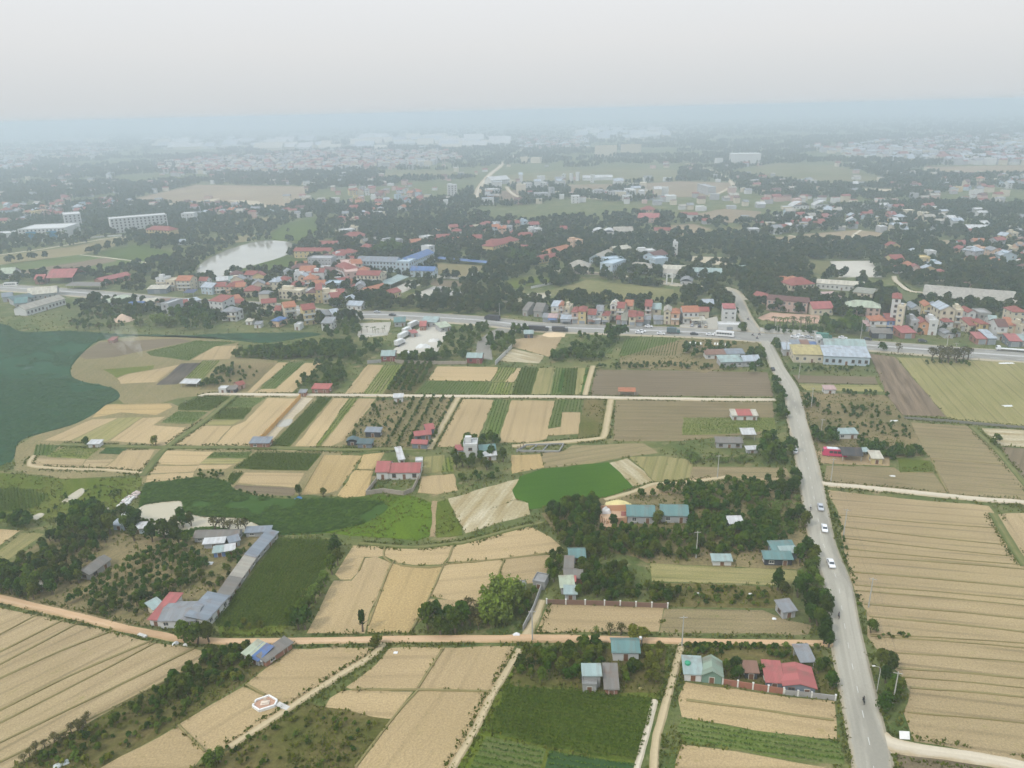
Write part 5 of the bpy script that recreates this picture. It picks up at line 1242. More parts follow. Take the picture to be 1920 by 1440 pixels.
# --- near: farmsteads and sheds, each with its own label
spec('''
W:612,490 W:1012,500|7.2|3.0|gable|teal|grey|q|barn|long low barn with dull teal roof, the half beside the ruined brick yard
W:1120,482 W:1512,492|7.2|3.0|gable|teal|grey|q|barn|long low barn with dull teal roof, the half nearer the main road
X:580,440 X:915,432|5|2.3|gable|teal|slate||house|small house with bright teal roof beside the orchard path
X:470,700 X:640,708|5|2.5|shed|brown_grey|brick||hut|dingy brown roofed hut directly below the small teal house
X:480,930 X:860,915|4.5|2.5|gable|brown_grey|brick||hut|weathered ridged tile hut in the middle of the hut row
X:425,1000 X:690,1010|1.8|2.6|shed|bright_red|brick|q|shed|narrow lean-to with bright red roof in the hut row
X:390,1130 X:670,1120|4.4|2.3|shed|pale_green|grey||shed|pale whitish green tin shed below the red lean-to
X:470,1250 X:720,1255|3|2.0|shed|pale_teal|grey|q|shed|small pale teal tin shed at the brick wall
Y:402,422 Y:600,444|5.2|2.4|endgable|green|green|q|shed|light green gabled shed with green front at the fenced stubble
Y:232,408 Y:398,418|5|2.3|shed|pale_teal|white||house|white walled house with pale teal roof beside the green gabled shed
Y:1048,488 Y:1208,500|6|2.2|shed|sheet_red|slate||house|lower red sheet roofed wing of the roadside house
Y:1218,530 Y:1530,562|6.8|2.4|endgable|sheet_red|slate|q|house|wide house with pinkish red sheet roof beside the main road||.9
Y:1390,292 Y:1520,288|5|2.3|shed|grey|grey|ok|shed|open shed with grey tin roof near the main road bend
Y:836,392 Y:955,398|3|2.2|shed|rust|dark||hut|little dark rusty roofed hut between two roadside houses
Z:1102,438 Z:1455,442|5|2.9|gable|teal|white||cottage|white cottage with teal roof just below the clay track
Z:695,812 Z:925,812|3|3.8|shed|pale_teal|concrete||house|tall narrow house with pale green roof above the maize
Z:682,872 Z:872,876|4|2.2|flat|concrete|concrete|q|outbuilding|low flat concrete outbuilding at the maize edge||.3
Z:998,912 Z:1165,916|7|2.0|shed|brown_grey|brick|q|shed|mossy grey tiled shed with brick front at the maize edge
A:905,655 A:1105,652|8|2.6|gable|grey|white||workshop|grey roofed workshop at the bend of the clay track||1.0
A:1172,655 A:1290,522|6|2.8|shed|slate_blue|white||workshop|grey roofed end block of the long shed||.6
A:848,640 A:912,645|10.5|2.2|shed|sheet_red|white||shed|narrow red roofed shed on the side of the grey workshop||.9
A:872,588 A:925,560|3.5|2.4|shed|pale_teal|cream|q|shed|tiny pale green roofed lean-to behind the red roofed shed
A:1287,520 A:1362,405|3.2|2.0|shed|brown_grey|concrete|q|shed|long narrow shed, dull grey near section||.6
A:1364,402 A:1442,288|3.2|2.0|shed|tan|concrete|q|shed|long narrow shed, pale patched middle section||.6
A:1444,285 A:1565,145|3.2|2.1|shed|slate_blue|concrete|q|shed|long narrow shed, smooth blue grey far section||.6
A:1098,172 A:1340,168|4.4|2.0|gable|brown_grey|grey||house|low house with weathered grey roof by the silty pond
A:1150,208 A:1262,200|2.4|1.9|shed|white|grey|q|shed|white roofed lean-to in front of the weathered pond house
A:1206,258 A:1270,250|2.8|1.9|shed|pale_teal|blue|q|shed|pale teal tin roof over a blue wall in the pond yard
A:1274,250 A:1322,242|2.8|2.0|shed|white|grey|q|shed|whitish tin roof beside the pale teal one in the pond yard
A:1300,205 A:1352,190|3|2.1|shed|slate_blue|grey|q|shed|dark grey tin roof at the corner of the pond yard
A:1385,142 A:1520,136|2.6|1.8|shed|slate_blue|grey||shed|low blue grey shed linking pond yard and long shed
A:512,385 A:625,300|4.2|2.2|gable|brown_grey|concrete||hut|small weathered grey hut alone among the slope trees
A:195,462 A:240,448|2.2|1.9|shed|pale_cream|concrete|q|hut|tiny pale roofed hut by the clay track bend
A:1374,826 A:1410,846|4.6|1.9|shed|pale_green|grey|q|shed|small shed with pale green roof beside the blue roof
A:1411,846 A:1458,868|4.6|1.9|shed|blue|grey|q|shed|small shed with bright blue tin roof below the clay track
A:1478,866 A:1518,842|1.2|1.7|shed|white|grey|q|shed|whitish patched lean-to beside the bright blue roof
A:1500,872 A:1645,768|2.8|1.8|shed|brown_grey|brick|q|shed|long brown walled shed behind the bright blue roof
B:1078,428 B:1142,440|4.2|2.2|flat|concrete|concrete|q|cistern|round shouldered grey concrete cistern by the walled lane||.4
B:1006,446 B:1038,446|2.2|1.8|flat|concrete|concrete|q|pump house|little grey pump house behind the bamboo||.2
C:505,258 C:630,254|4.2|2.5|shed|teal|slate||house|teal roofed house by the road trees at the dashed bend
C:556,270 C:640,266|2.6|2.5|shed|pale_teal|slate|q|shed|pale teal lean-to before the roadside teal house
C:460,300 C:612,303|3.2|2.3|shed|teal|dark||shed|low teal roofed shed in front of the roadside teal house
C:170,302 C:272,303|2.6|1.8|shed|pale_teal|white|q|shed|low white shed with pale teal top above the yellow stubble
C:263,102 C:336,100|3.4|2.5|shed|white|pale_blue||hut|pale hut standing in the thick of the orchard
C:562,602 C:632,592|4|2.3|shed|grey|grey||hut|grey roofed hut in the littered plot by the road trees
F:896,918 F:1004,922|7|3.0|gable|black|dark|o|shed|black netted open shed beside the pink bus
F:1062,932 F:1120,934|5|2.6|shed|pale_cream|yellow||hut|pale yellow hut with cream roof beside the black shed
F:1012,890 F:1045,888|2.4|2.2|shed|pale_teal|grey|o|canopy|small turquoise canopy between black shed and yellow hut
F:868,792 F:980,790|4|2.5|shed|pale_teal|white||shed|whitish green roof in the trees behind the pink bus
F:336,797 F:405,797|4.5|2.7|shed|white|grey|o|shed|open shed with clean white roof west of the main road
F:190,840 F:333,842|4|2.4|shed|brown_grey|grey||hut|long grey hut with pale doors beside the white roofed shed
F:362,872 F:420,870|2.2|1.8|shed|white|grey|q|shed|tiny white shed under the big road clump
F:278,685 F:312,685|5|2.4|shed|pale_cream|white|q|shed|pale end of the field shed with red middle, farther from the road
F:313,686 F:384,686|5|2.5|shed|bright_red|white||shed|red middle of the field shed among green stripes
F:385,686 F:418,686|5|2.4|shed|pale_cream|white|q|shed|pale end of the field shed with red middle, nearer the road
F:798,536 F:858,536|4|2.3|shed|pink|white||hut|small hut with pink roof east of the road bend
E:200,1018 E:268,1018|9|3.4|gable|sheet_red|white||house|taller red roofed end of the farmhouse above the marsh
E:270,1018 E:440,1016|8|3.1|gable|sheet_red|white||house|long white farmhouse with pinkish red roof above the marsh
E:330,938 E:356,934|9|2.5|shed|white|white|q|shed|long narrow white roofed shed behind the red farmhouse
E:420,948 E:458,946|3|2.4|flat|same|white|q|shed|small white block beside the red farmhouse||.3
E:400,846 E:480,850|3.6|2.7|gable|sheet_red|slate||house|small red roofed house at the corner of the regular orchard
E:417,806 E:505,796|4.2|2.9|gable|sheet_red|slate||house|middle red roofed house beside the sandy path
E:480,772 E:522,766|5.5|3.0|gable|sheet_red|slate||house|rear red roofed house beside the sandy path
E:137,780 E:218,782|3.6|2.6|shed|slate_blue|dark||shed|dark shed with slate roof among the square garden beds
E:93,842 E:170,845|3.4|2.3|shed|dark_teal|slate||shed|low dark teal shed at the end of the garden path
E:35,828 E:90,827|3|2.1|arch|dark_teal|dark|q|shed|small dark round topped shed at the garden corner
E:690,898 E:765,897|6|5.2|flat|same|white|th|house|white flat roofed house in the round grove
E:782,892 E:868,886|4|2.8|shed|teal|white||shed|teal roofed wing beside the white grove house
E:800,914 E:872,908|2.6|2.2|shed|white|white|q|shed|low white roof in front of the teal wing in the grove
E:645,888 E:688,887|3.5|2.8|shed|sheet_red|pale_blue|q|shed|small red roofed shed at the edge of the grove
E:297,585 E:346,583|3.6|2.6|shed|white|white|q|pavilion|white roofed pavilion on the concrete lane beside the orchard
E:1562,547 E:1650,549|3.4|2.4|shed|orange|concrete|o|shed|orange roofed shelter on the edge of the brown field
E:1030,224 E:1078,223|6|3|gable|pale_teal|dark|q|hut|small pale teal roofed hut by the highway
V:455,468 V:600,465|8|3.4|gable|pale_teal|dark_red||house|teal roofed red house at the truck yard wall
V:1415,488 V:1580,490|7|3.4|gable|pale_teal|dark_red||house|teal roofed red house at the grey yard wall
V:885,122 V:950,120|8|3|shed|bright_red|brick|q|shed|red roofed shed in the truck yard by the highway
V:900,75 V:1068,80|9|3.2|shed|pale_teal|grey|q|shed|long pale teal roof between truck yard and highway
V:1120,140 V:1235,120|8|3|shed|pale_green|grey|q|shed|pale green roof in the waste ground by the highway
V:600,78 V:720,72|9|3.2|gable|teal|grey|q|shed|teal roof beside the white plaza
V:800,200 V:860,190|5|2.8|shed|sheet_red|grey|q|shed|reddish shed in the middle of the truck yard
D:1757,532 D:1850,534|5|2.5|shed|bright_red|brick||shed|bright red roof beside the concrete lane and square orchard
D:1410,840 D:1515,840|4.5|2.3|shed|slate_blue|brick||hut|grey roofed brick hut at the foot of the orange walled strip
D:1685,552 D:1720,552|3|2.2|shed|grey|brick|q|hut|little grey hut at the top of the orange walled strip
D:1232,532 D:1275,531|4|2.2|flat|same|white|q|hut|white flat hut on the peninsula end of the concrete lane||.3
D:1285,534 D:1328,532|4|2.1|shed|brown_grey|dark|q|hut|dark hut on the peninsula end of the concrete lane
D:1345,512 D:1380,502|5|2.3|gable|red|pink|q|hut|pinkish hut with red roof on the peninsula
D:1020,498 D:1108,500|4.5|2.2|shed|white|white|ok|shed|open white roofed shelter by the black burnt rows
D:500,840 D:562,840|3|1.9|shed|white|white|q|hut|tiny white hut on the dry dyke
D:690,1262 D:752,1256|3|2.2|shed|white|white|q|hut|white roofed hut on the littered bank of the pond
D:740,1326 D:812,1322|3|2.1|shed|white|pale_blue|q|hut|low white roof among trees at the pond corner
D:640,1300 D:700,1305|2.6|2.0|shed|silver|pale_blue|q|hut|silvery tin roof half hidden in the pond corner trees
D:612,252 D:640,252|5|2|shed|red|brick|q|hut|tiny reddish hut near the smoking fires
''', '')
# --- along the highway and the crossroads
HWW = 'in the shop row west of the crossroads'
spec('''
O:0,415 O:70,425|16|4|gable|brown_grey|concrete|q|shed
O:165,432 O:292,440|16|4|gable|brown_grey|concrete|q|shed
O:430,450 O:540,455|10|8|shed|silver|white|b
O:545,455 O:612,455|12|8.5|endgable|orange|peach|b
O:612,450 O:702,455|11|6.5|flat|same|cream|bth
O:735,540 O:830,543|12|8|hip|red|pink|bs
O:832,543 O:945,546|12|8.6|hip|red|yellow|s
O:975,541 O:1090,546|10|6.4|gable|red|grey|as
O:1100,524 O:1190,528|11|8|gable|grey|white|b
O:1192,546 O:1288,550|10|6|hip|red|cream|as
O:1308,480 O:1400,484|12|10|endgable|pale_cream|white|bt
O:1405,484 O:1512,490|11|8.4|gable|red|cream|b
O:1530,425 O:1640,430|11|7.4|gable|orange|cream|b
O:1590,570 O:1692,572|11|6.2|gable|red|cream|s
O:1696,564 O:1806,566|10|6.4|hip|red|peach|
O:1830,462 O:1925,466|10|8.6|gable|red|pink|b
O:300,514 O:380,516|7|3.2|shed|grey|slate|s|shop
O:385,518 O:512,521|7|3.2|shed|pink|grey|sa|shop
O:570,540 O:720,544|7|3.3|shed|silver|grey|sa|shop
O:1066,552 O:1165,553|6|3.2|shed|white|grey|s|shop
O:1400,545 O:1478,548|6|3.3|shed|red|brick|s|shop
O:1482,562 O:1562,564|14|3.4|shed|olive|grey|s|shop
O:1700,580 O:1800,584|5|3.2|shed|rust|slate|s|shop
P:30,548 P:150,552|6|3.2|shed|grey|slate|s|shop
P:82,450 P:168,452|11|8.4|gable|red|pink|b
P:168,454 P:310,456|11|6.2|gable|pale_teal|cream|
P:205,545 P:340,548|7|3.1|shed|grey|grey|s|shop
P:350,543 P:452,547|12|8.6|endgable|tan|cream|
P:460,552 P:585,556|11|7.6|hip|orange|peach|b
P:640,540 P:872,536|11|7.8|gable|orange|white|b|house|white three storey house with broad orange roof and dormer near the crossroads
P:880,452 P:1030,452|8|4.6|gable|red|cream|
P:780,562 P:982,556|6|3.1|shed|pale_cream|slate|o|canopy|cream topped open canopy before the white house with orange roof
P:1235,545 P:1432,550|12|8.6|flat|same|white|t|house|white box house with red roof terrace beside the crossroads
P:1170,636 P:1520,646|7|3|flat|same|white|s|shop|low white shop front below the white box house
P:940,304 P:1100,304|9|3.2|gable|silver|pale_blue|q|shed|pale grey roofed shed behind the shop row
''', HWW, 'houses west of the crossroads')
bld(*GP('P:1250,470 P:1420,474'), 8, 9.9, 'shed', 'sheet_red', 'white', 'oq', 'canopy', '', 'red tin canopy on the roof of the white box house')
BUILT[-1][0].location = GP('P:1240,545 P:1430,550')[0].lerp(GP('P:1240,545 P:1430,550')[1], .5) + Vector((0, 2, 0))
HWE = 'in the shop row east of the crossroads'
spec('''
M:590,806 M:718,812|8|3.4|shed|pink|pink|s|shop
M:720,804 M:798,806|11|6.4|hip|orange|white|
M:800,806 M:962,812|11|6.6|hip|orange|white|b
M:968,812 M:1080,816|11|6.8|shed|red|blue|b|house|bright blue walled house beside the tall cream tower house
M:1086,838 M:1190,850|8|15.8|flat|same|cream|t|tower house|tallest narrow cream tower house of the highway row
M:760,916 M:1060,924|7|3.2|shed|brown_grey|dark|s|shop
M:1195,922 M:1402,915|10|3.5|shed|sheet_red|brick|s|shop
M:1322,834 M:1440,838|11|7|flat|same|grey|h
M:1450,856 M:1588,862|11|6.8|endgable|red|orange|
M:1592,866 M:1722,872|11|8.2|flat|same|white|h
M:1340,606 M:1482,606|11|6.4|endgable|slate_blue|white|
M:1520,648 M:1642,652|12|9.2|endgable|orange|yellow|b
M:1648,650 M:1762,655|12|8.4|endgable|slate_blue|pale_blue|
N:152,925 N:368,925|14|11.5|endgable|silver|cream|
N:372,915 N:482,922|12|10.4|flat|same|cream|bh
N:222,962 N:360,962|6|5.6|hip|red|white|
N:570,866 N:690,866|11|7.6|endgable|red|white|
N:742,862 N:922,864|11|6.4|flat|same|concrete|
N:600,1004 N:758,1004|12|5|shed|red|cream|
N:760,1034 N:882,1034|11|7|hip|red|yellow|
N:720,1166 N:888,1168|9|3.4|shed|sheet_red|brick|s|shop
N:890,1172 N:1012,1172|12|3.8|shed|silver|slate|s|shop
N:890,1006 N:1000,1012|10|7.6|gable|pale_teal|white|
N:1012,1104 N:1160,1106|12|8.2|gable|maroon|white|b
N:1235,905 N:1432,905|11|9.4|hip|red|cream|
N:1162,1036 N:1258,1042|12|6.4|shed|orange|cream|
N:1262,1044 N:1362,1050|11|6.6|hip|red|peach|
N:1212,1206 N:1388,1212|10|3.5|shed|sheet_red|slate|s|shop
N:1372,1090 N:1445,1090|11|7.4|flat|same|cream|bh
N:1450,1100 N:1560,1105|11|8|gable|red|white|
N:1400,1200 N:1560,1206|9|3.4|shed|pale_teal|grey|s|shop
N:245,1076 N:372,1076|9|2.6|arch|grey|grey|q|shed
N:374,1056 N:482,1056|9|2.6|arch|olive|grey|q|shed
N:490,966 N:642,984|8|3.4|shed|tan|grey|q|shop
''', HWE, 'houses east of the crossroads')
bld(*[p + Vector((0, 8.4, 0)) for p in GP('M:1100,838 M:1230,850')], 13, 19.5, 'hip', 'red', 'white', 'q', 'house', '', 'tall grey white rear block with red roof behind the cream tower house')
spec('''
Q:860,1436 Q:1302,1446|12|4.6|shed|yellow|cream||warehouse|warehouse with yellow sheet roof at the crossroads
M:30,1306 M:715,1334|13|4.8|shed|silver|pale_blue||warehouse|long warehouse with pale blue walls and silvery roof
M:40,1178 M:650,1190|11|5.6|gable|pale_teal|grey|q|warehouse|pale green roofed warehouse behind the silvery blue one
Q:705,1336 Q:838,1340|9|3.6|shed|silver|grey||workshop|patched silvery workshop roof at the crossroads corner
Q:846,1300 Q:985,1302|9|3.8|shed|slate_blue|grey|q|workshop|bluish roofed workshop behind the yellow roof
Q:988,1296 Q:1095,1298|8|4.2|shed|rust|brick|q|workshop|rust brown roofed workshop behind the yellow roof
Q:1112,1290 Q:1208,1292|6|3.6|shed|blue|grey|q|workshop|small blue roof behind the yellow roof
Q:1196,1262 Q:1270,1264|6|7|flat|same|white||tower|narrow white stair tower between yellow and silvery warehouses
F:215,388 F:340,384|8|3|shed|pale_teal|grey|q|workshop|pale teal roof by the dark tree at the crossroads
F:342,384 F:432,380|8|3.2|gable|silver|grey|q|workshop|pale blue grey roof under the dark tree at the crossroads
F:130,342 F:240,340|6|2.8|shed|rust|white|q|shed|low reddish shed beside the striped shade roofs
F:245,338 F:345,336|6|2.8|shed|slate_blue|white|q|shed|low bluish shed beside the pale teal workshop
Q:452,650 Q:1058,708|9|7.6|gable|maroon|pink||school|long two storey pink school with maroon roof
Q:820,425 Q:1165,395|14|7|hip|red|cream||villa|big villa with broad red hipped roof behind the school
Q:705,330 Q:935,345|11|6|hip|orange|cream||villa|orange roofed villa beside the red hipped villa
Q:612,300 Q:700,312|10|5|gable|orange|cream||house|low orange roofed house left of the villas
Q:1200,330 Q:1900,380|9|4.4|gable|pale_cream|white||hall|very long hall with pale cream roof behind the villas
M:452,412 M:735,445|17|9|gable|olive|cream||office block|three storey cream office block with olive roof||1.2
Q:1372,532 Q:1570,520|10|3.4|shed|pink|grey|q|shed|pale pink roof between office block and villas
Q:1150,735 Q:1450,725|13|4.6|gable|sheet_red|cream|q|hall|hall with dark pinkish red roof beside the school
M:342,560 M:868,596|11|5.8|hip|pale_green|pink||school|long low school with pale green hipped roof
Q:232,515 Q:440,568|10|4|gable|red|peach||house|peach house with reddish roof on the north road
M:1505,372 N:1312,655|30|4.6|shed|tan|tan|q|greenhouse|huge pale plastic greenhouse behind the eastern houses||1.5
''', '')
# --- the village by the lake
VL = 'in the lakeside village'
spec('''
J:605,600 J:740,602|9|9.5|flat|same|white|bh
J:745,602 J:880,604|11|8|flat|same|cream|b
J:905,604 J:1112,604|12|8.4|gable|orange|cream|b
J:1000,694 J:1150,694|7|3.2|shed|dark_blue|blue|o|canopy
J:1268,648 J:1432,662|11|5.6|gable|silver|pale_blue|
J:1230,560 J:1350,560|9|6|gable|red|white|
J:460,652 J:742,644|9|4|shed|pale_cream|slate|s|shop
J:160,902 J:392,892|9|3.4|gable|blue|pale_blue|o|shed|blue roofed open shed on the lake shore
J:380,834 J:600,822|7|3.2|shed|pale_cream|cream|
J:600,840 J:740,840|7|3.4|shed|rust|grey|s|shop
J:682,985 J:792,992|15|8.6|flat|same|grey|q|house|tall blank grey house on the lake shore
J:930,868 J:1090,835|7|3.2|gable|red|brick|
J:1095,832 J:1260,800|7|3.2|shed|silver|grey|
J:1405,955 J:1600,975|12|9.8|shed|red|white|
J:1576,1052 J:1790,1062|9|6.6|hip|grey|white|b|house|white lakeside house with dark hipped roof and veranda
J:1640,884 J:1885,874|9|4.4|gable|red|cream|
J:1500,520 J:1676,504|10|3.6|gable|white|grey|q|shed
J:1682,522 J:1890,506|12|3.8|gable|pale_teal|grey|q|shed
J:1480,652 J:1625,648|10|6|gable|red|cream|b
J:1630,648 J:1765,642|10|5.6|hip|red|peach|
J:1780,640 J:1920,634|10|5|gable|orange|cream|
K:900,352 K:1440,354|10|7|gable|red|yellow||school|long yellow two storey school with red roof by the pale pond
K:1270,220 K:1530,222|10|5.6|gable|red|white||hall|red roofed hall behind the yellow lake school
K:1112,516 K:1460,522|12|9.4|flat|same|grey|q|house|big blank grey building below the yellow lake school
K:770,1290 K:940,1268|11|9|gable|orange|cream|b
K:1050,1362 K:1232,1338|11|10.4|gable|red|yellow|b
K:328,1236 K:420,1236|8|3.6|flat|same|cream|
K:420,1134 K:632,1116|9|5|gable|red|cream|
K:610,1254 K:700,1254|9|5.6|gable|red|pink|
K:556,1382 K:668,1392|9|4.2|hip|blue|peach|
K:300,1402 K:392,1402|5|2.6|shed|grey|white|q|hut
K:170,1352 K:268,1352|5|2.4|shed|pale_cream|white|q|hut
K:900,1432 K:980,1434|6|3|flat|same|white|q|hut
K:670,966 K:1000,984|10|6.4|flat|same|cream|h
K:1090,1032 K:1235,1030|11|8|hip|maroon|yellow|b
K:1238,1030 K:1325,1024|12|10|shed|red|yellow|
K:1332,1042 K:1560,1024|11|7.4|flat|same|cream|bh
K:1370,852 K:1592,854|10|6|flat|same|pale_blue|
K:1040,792 K:1252,784|10|6.4|hip|orange|peach|b
K:640,806 K:800,806|10|6.6|hip|red|white|b
K:240,772 K:640,764|7|3.6|gable|slate_blue|cream|q|shed
K:450,836 K:540,834|8|4.6|hip|orange|cream|
K:120,934 K:372,924|11|4.4|hip|red|cream|
K:10,854 K:162,836|10|4.8|gable|red|cream|
K:-20,1074 K:120,1046|10|4.6|gable|orange|cream|
K:1525,620 K:1690,690|12|9|hip|red|pink|b
K:1522,404 K:1762,376|11|6.6|hip|red|white|
K:862,622 K:1172,604|11|6.4|hip|maroon|white|
K:900,730 K:1032,724|10|7.2|flat|same|white|h
K:1310,620 K:1500,640|10|5.2|gable|maroon|grey|
K:830,860 K:1040,850|9|5|hip|red|grey|
K:1200,1296 K:1485,1268|10|3.4|gable|grey|concrete|q|shed
K:1310,1442 K:1462,1442|10|5|shed|grey|white|
K:1480,1280 K:1590,1260|10|4|gable|silver|grey|q|shed
K:1230,552 K:1410,552|6|3.2|shed|white|grey|q|shed
K:1690,1130 K:1900,1140|9|3.6|gable|silver|white|
K:1720,1090 K:1840,1040|8|5|gable|silver|white|
K:1780,860 K:1880,850|8|3.6|hip|red|cream|
K:1840,640 K:1960,640|9|5|gable|red|cream|
L:240,706 L:830,724|13|9|gable|slate_blue|pale_blue||school|long pale grey wing of the modern school
L:832,764 L:1028,772|14|11|flat|same|pale_blue||school|flat topped corner block of the modern school
L:1035,735 L:1400,585|13|9.6|gable|blue|pale_blue||school|blue roofed rear wing of the modern school
L:1330,560 L:1410,540|10|13|flat|same|white||tower|white stair tower at the end of the modern school
L:1036,794 L:1390,804|11|5.6|gable|blue|pale_blue||hall|pale blue sports hall with bright blue roof
L:1425,566 S:388,808|5|3|shed|blue|blue|o|canopy|very long blue roofed canopy along the school ground
L:240,966 L:580,974|11|10.8|gable|red|cream|b|apartment block|four storey cream apartment block with red roof
L:585,960 L:690,900|10|9.5|flat|same|cream||apartment block|cream side wing of the four storey apartment block
L:750,1128 L:902,1086|9|4.2|gable|red|yellow||house|yellow red roofed hall beside the pale sports court
L:390,1094 L:690,1014|9|4|gable|orange|cream||house|low orange roofed row house beside the sports court
L:740,976 L:1010,856|9|3.6|shed|pale_teal|slate|o|canopy|grey green canopy along the paved school court
L:0,700 L:70,900|11|9|flat|same|pink|b
L:670,374 L:930,340|11|7|flat|same|grey|h
L:1030,372 L:1222,354|10|6.4|gable|orange|peach|
L:1050,470 L:1150,480|10|5|hip|red|cream|
L:1310,336 L:1480,316|9|5|gable|red|pink|
L:1660,226 L:1792,224|10|8.4|hip|red|white|
L:1440,286 L:1640,276|10|6|gable|red|pink|
L:1250,290 L:1385,270|10|6|flat|same|white|
L:40,266 L:350,254|13|5.6|hip|red|cream|
L:280,424 L:450,424|10|5|hip|red|pink|
L:0,530 L:182,536|10|6.6|hip|red|cream|
L:350,338 L:550,306|9|5.4|gable|brown_grey|cream|
L:20,184 L:212,164|12|6|flat|same|white|
L:1690,306 L:1900,294|9|4.6|gable|orange|cream|
''', VL, 'houses of the lakeside village')
SCH = 'on the wooded rise behind the school ground'
spec('''
S:362,640 S:750,528|13|9|hip|red|yellow||school|big yellow school wing with red hipped roof on the wooded rise
S:250,545 S:560,540|10|7|hip|red|white||school|pale rear wing of the yellow school on the wooded rise
S:1210,694 S:1560,606|10|6.2|hip|orange|yellow||school|long yellow school with brownish red roof by the dusty road
S:1050,764 S:1392,704|9|4.4|hip|red|yellow||hall|low red roofed hall in front of the long yellow school
S:1560,560 S:1702,545|12|9|flat|same|peach|h|school|flat peach end block of the long yellow school
S:930,372 S:1092,356|11|8.6|flat|same|white|h
S:910,266 S:1052,256|11|7|gable|red|white|
S:790,240 S:880,235|10|9|flat|same|pale_blue|h
S:590,236 S:762,226|11|6.4|gable|red|cream|
S:405,300 S:472,292|9|8.4|flat|same|white|h
S:180,246 S:372,236|10|6|hip|red|cream|
S:720,424 S:1000,406|11|5.4|hip|red|cream|
S:1360,314 S:1462,314|9|6|gable|red|pink|
S:700,566 S:850,576|9|3.6|gable|red|cream|
S:-60,290 S:70,282|9|5|gable|red|cream|
S:80,262 S:170,256|9|5|flat|same|cream|
''', SCH, 'houses on the wooded rise')
CMP = 'in the walled pale blue compound on the dusty road'
spec('''
T:480,400 T:652,414|28|5.2|endgable|tan|pale_blue|q|warehouse|tall gabled grey warehouse in the pale blue compound
T:160,512 T:460,522|16|4.2|hip|tan|cream|q|warehouse|broad low pale warehouse at the compound corner
T:800,542 T:985,476|12|7.6|flat|same|pale_blue|
T:1000,524 T:1330,544|11|5|hip|tan|white|
T:1300,452 T:1388,486|12|8.6|flat|same|pale_blue|
T:1392,446 T:1560,402|13|8.8|gable|maroon|pale_blue|b
T:1172,352 T:1392,342|12|7.4|flat|same|white|h
T:1490,546 T:1832,562|11|4.2|gable|pale_cream|white|
T:1490,590 T:1720,610|10|3.8|gable|tan|white|
T:830,276 T:1062,246|10|4.4|gable|pale_cream|cream|
T:720,446 T:950,424|11|6|flat|same|pale_blue|
T:1740,694 T:1900,700|12|2.8|arch|grey|grey|q|shed
T:1640,290 T:1700,290|9|11|flat|same|white|h
''', CMP, 'buildings of the pale blue compound')
WST = 'beside the highway at the west end of the lake'
spec('''
U:245,972 U:596,868|11|4.6|gable|tan|white||factory|long white lakeside shed with tan ridge roof
U:140,906 U:250,896|12|4|gable|teal|grey|q|shed
U:130,880 U:320,846|10|4|shed|dark_teal|grey|q|shed
U:30,850 U:120,840|10|4|gable|slate_blue|grey|q|shed
U:260,834 U:520,808|16|4.4|gable|pale_cream|grey|q|shed
U:430,684 U:660,678|22|5.4|gable|sheet_red|dark|o|warehouse|big open red roofed timber shed by the highway
U:320,688 U:400,684|12|4.4|gable|bright_red|brick|q|shed
U:922,704 U:1180,646|9|4.4|gable|sheet_red|brick|q|shed
U:0,640 U:122,634|16|4.6|gable|pale_green|white|q|shed
U:600,735 U:900,740|8|3.4|shed|brown_grey|dark|o|shed
U:1000,890 U:1200,830|8|3|shed|pale_green|grey|q|shed
U:180,292 U:600,276|42|12|flat|same|white|q|factory|big white factory with blue glass front among palms
U:600,205 U:752,192|30|19|flat|same|white|q|factory|taller white block behind the blue glass factory
U:1012,232 U:1520,186|20|17|flat|same|white||factory|long white three storey factory near the pale pond
U:1326,268 U:1540,278|13|9.5|hip|red|yellow||villa|yellow double villa before the long white factory
U:1640,132 U:1755,128|16|11|flat|same|white||factory|white block beyond the long white factory
U:-40,272 U:150,262|20|4.6|flat|same|white||factory|low white factory annex beside the blue glass factory
U:1605,335 U:1735,330|9|3.6|shed|silver|white||shed|pale shed on the bank of the pale pond
''', WST, 'sheds at the west end of the lake')
FAR = 'on the hazy plain'
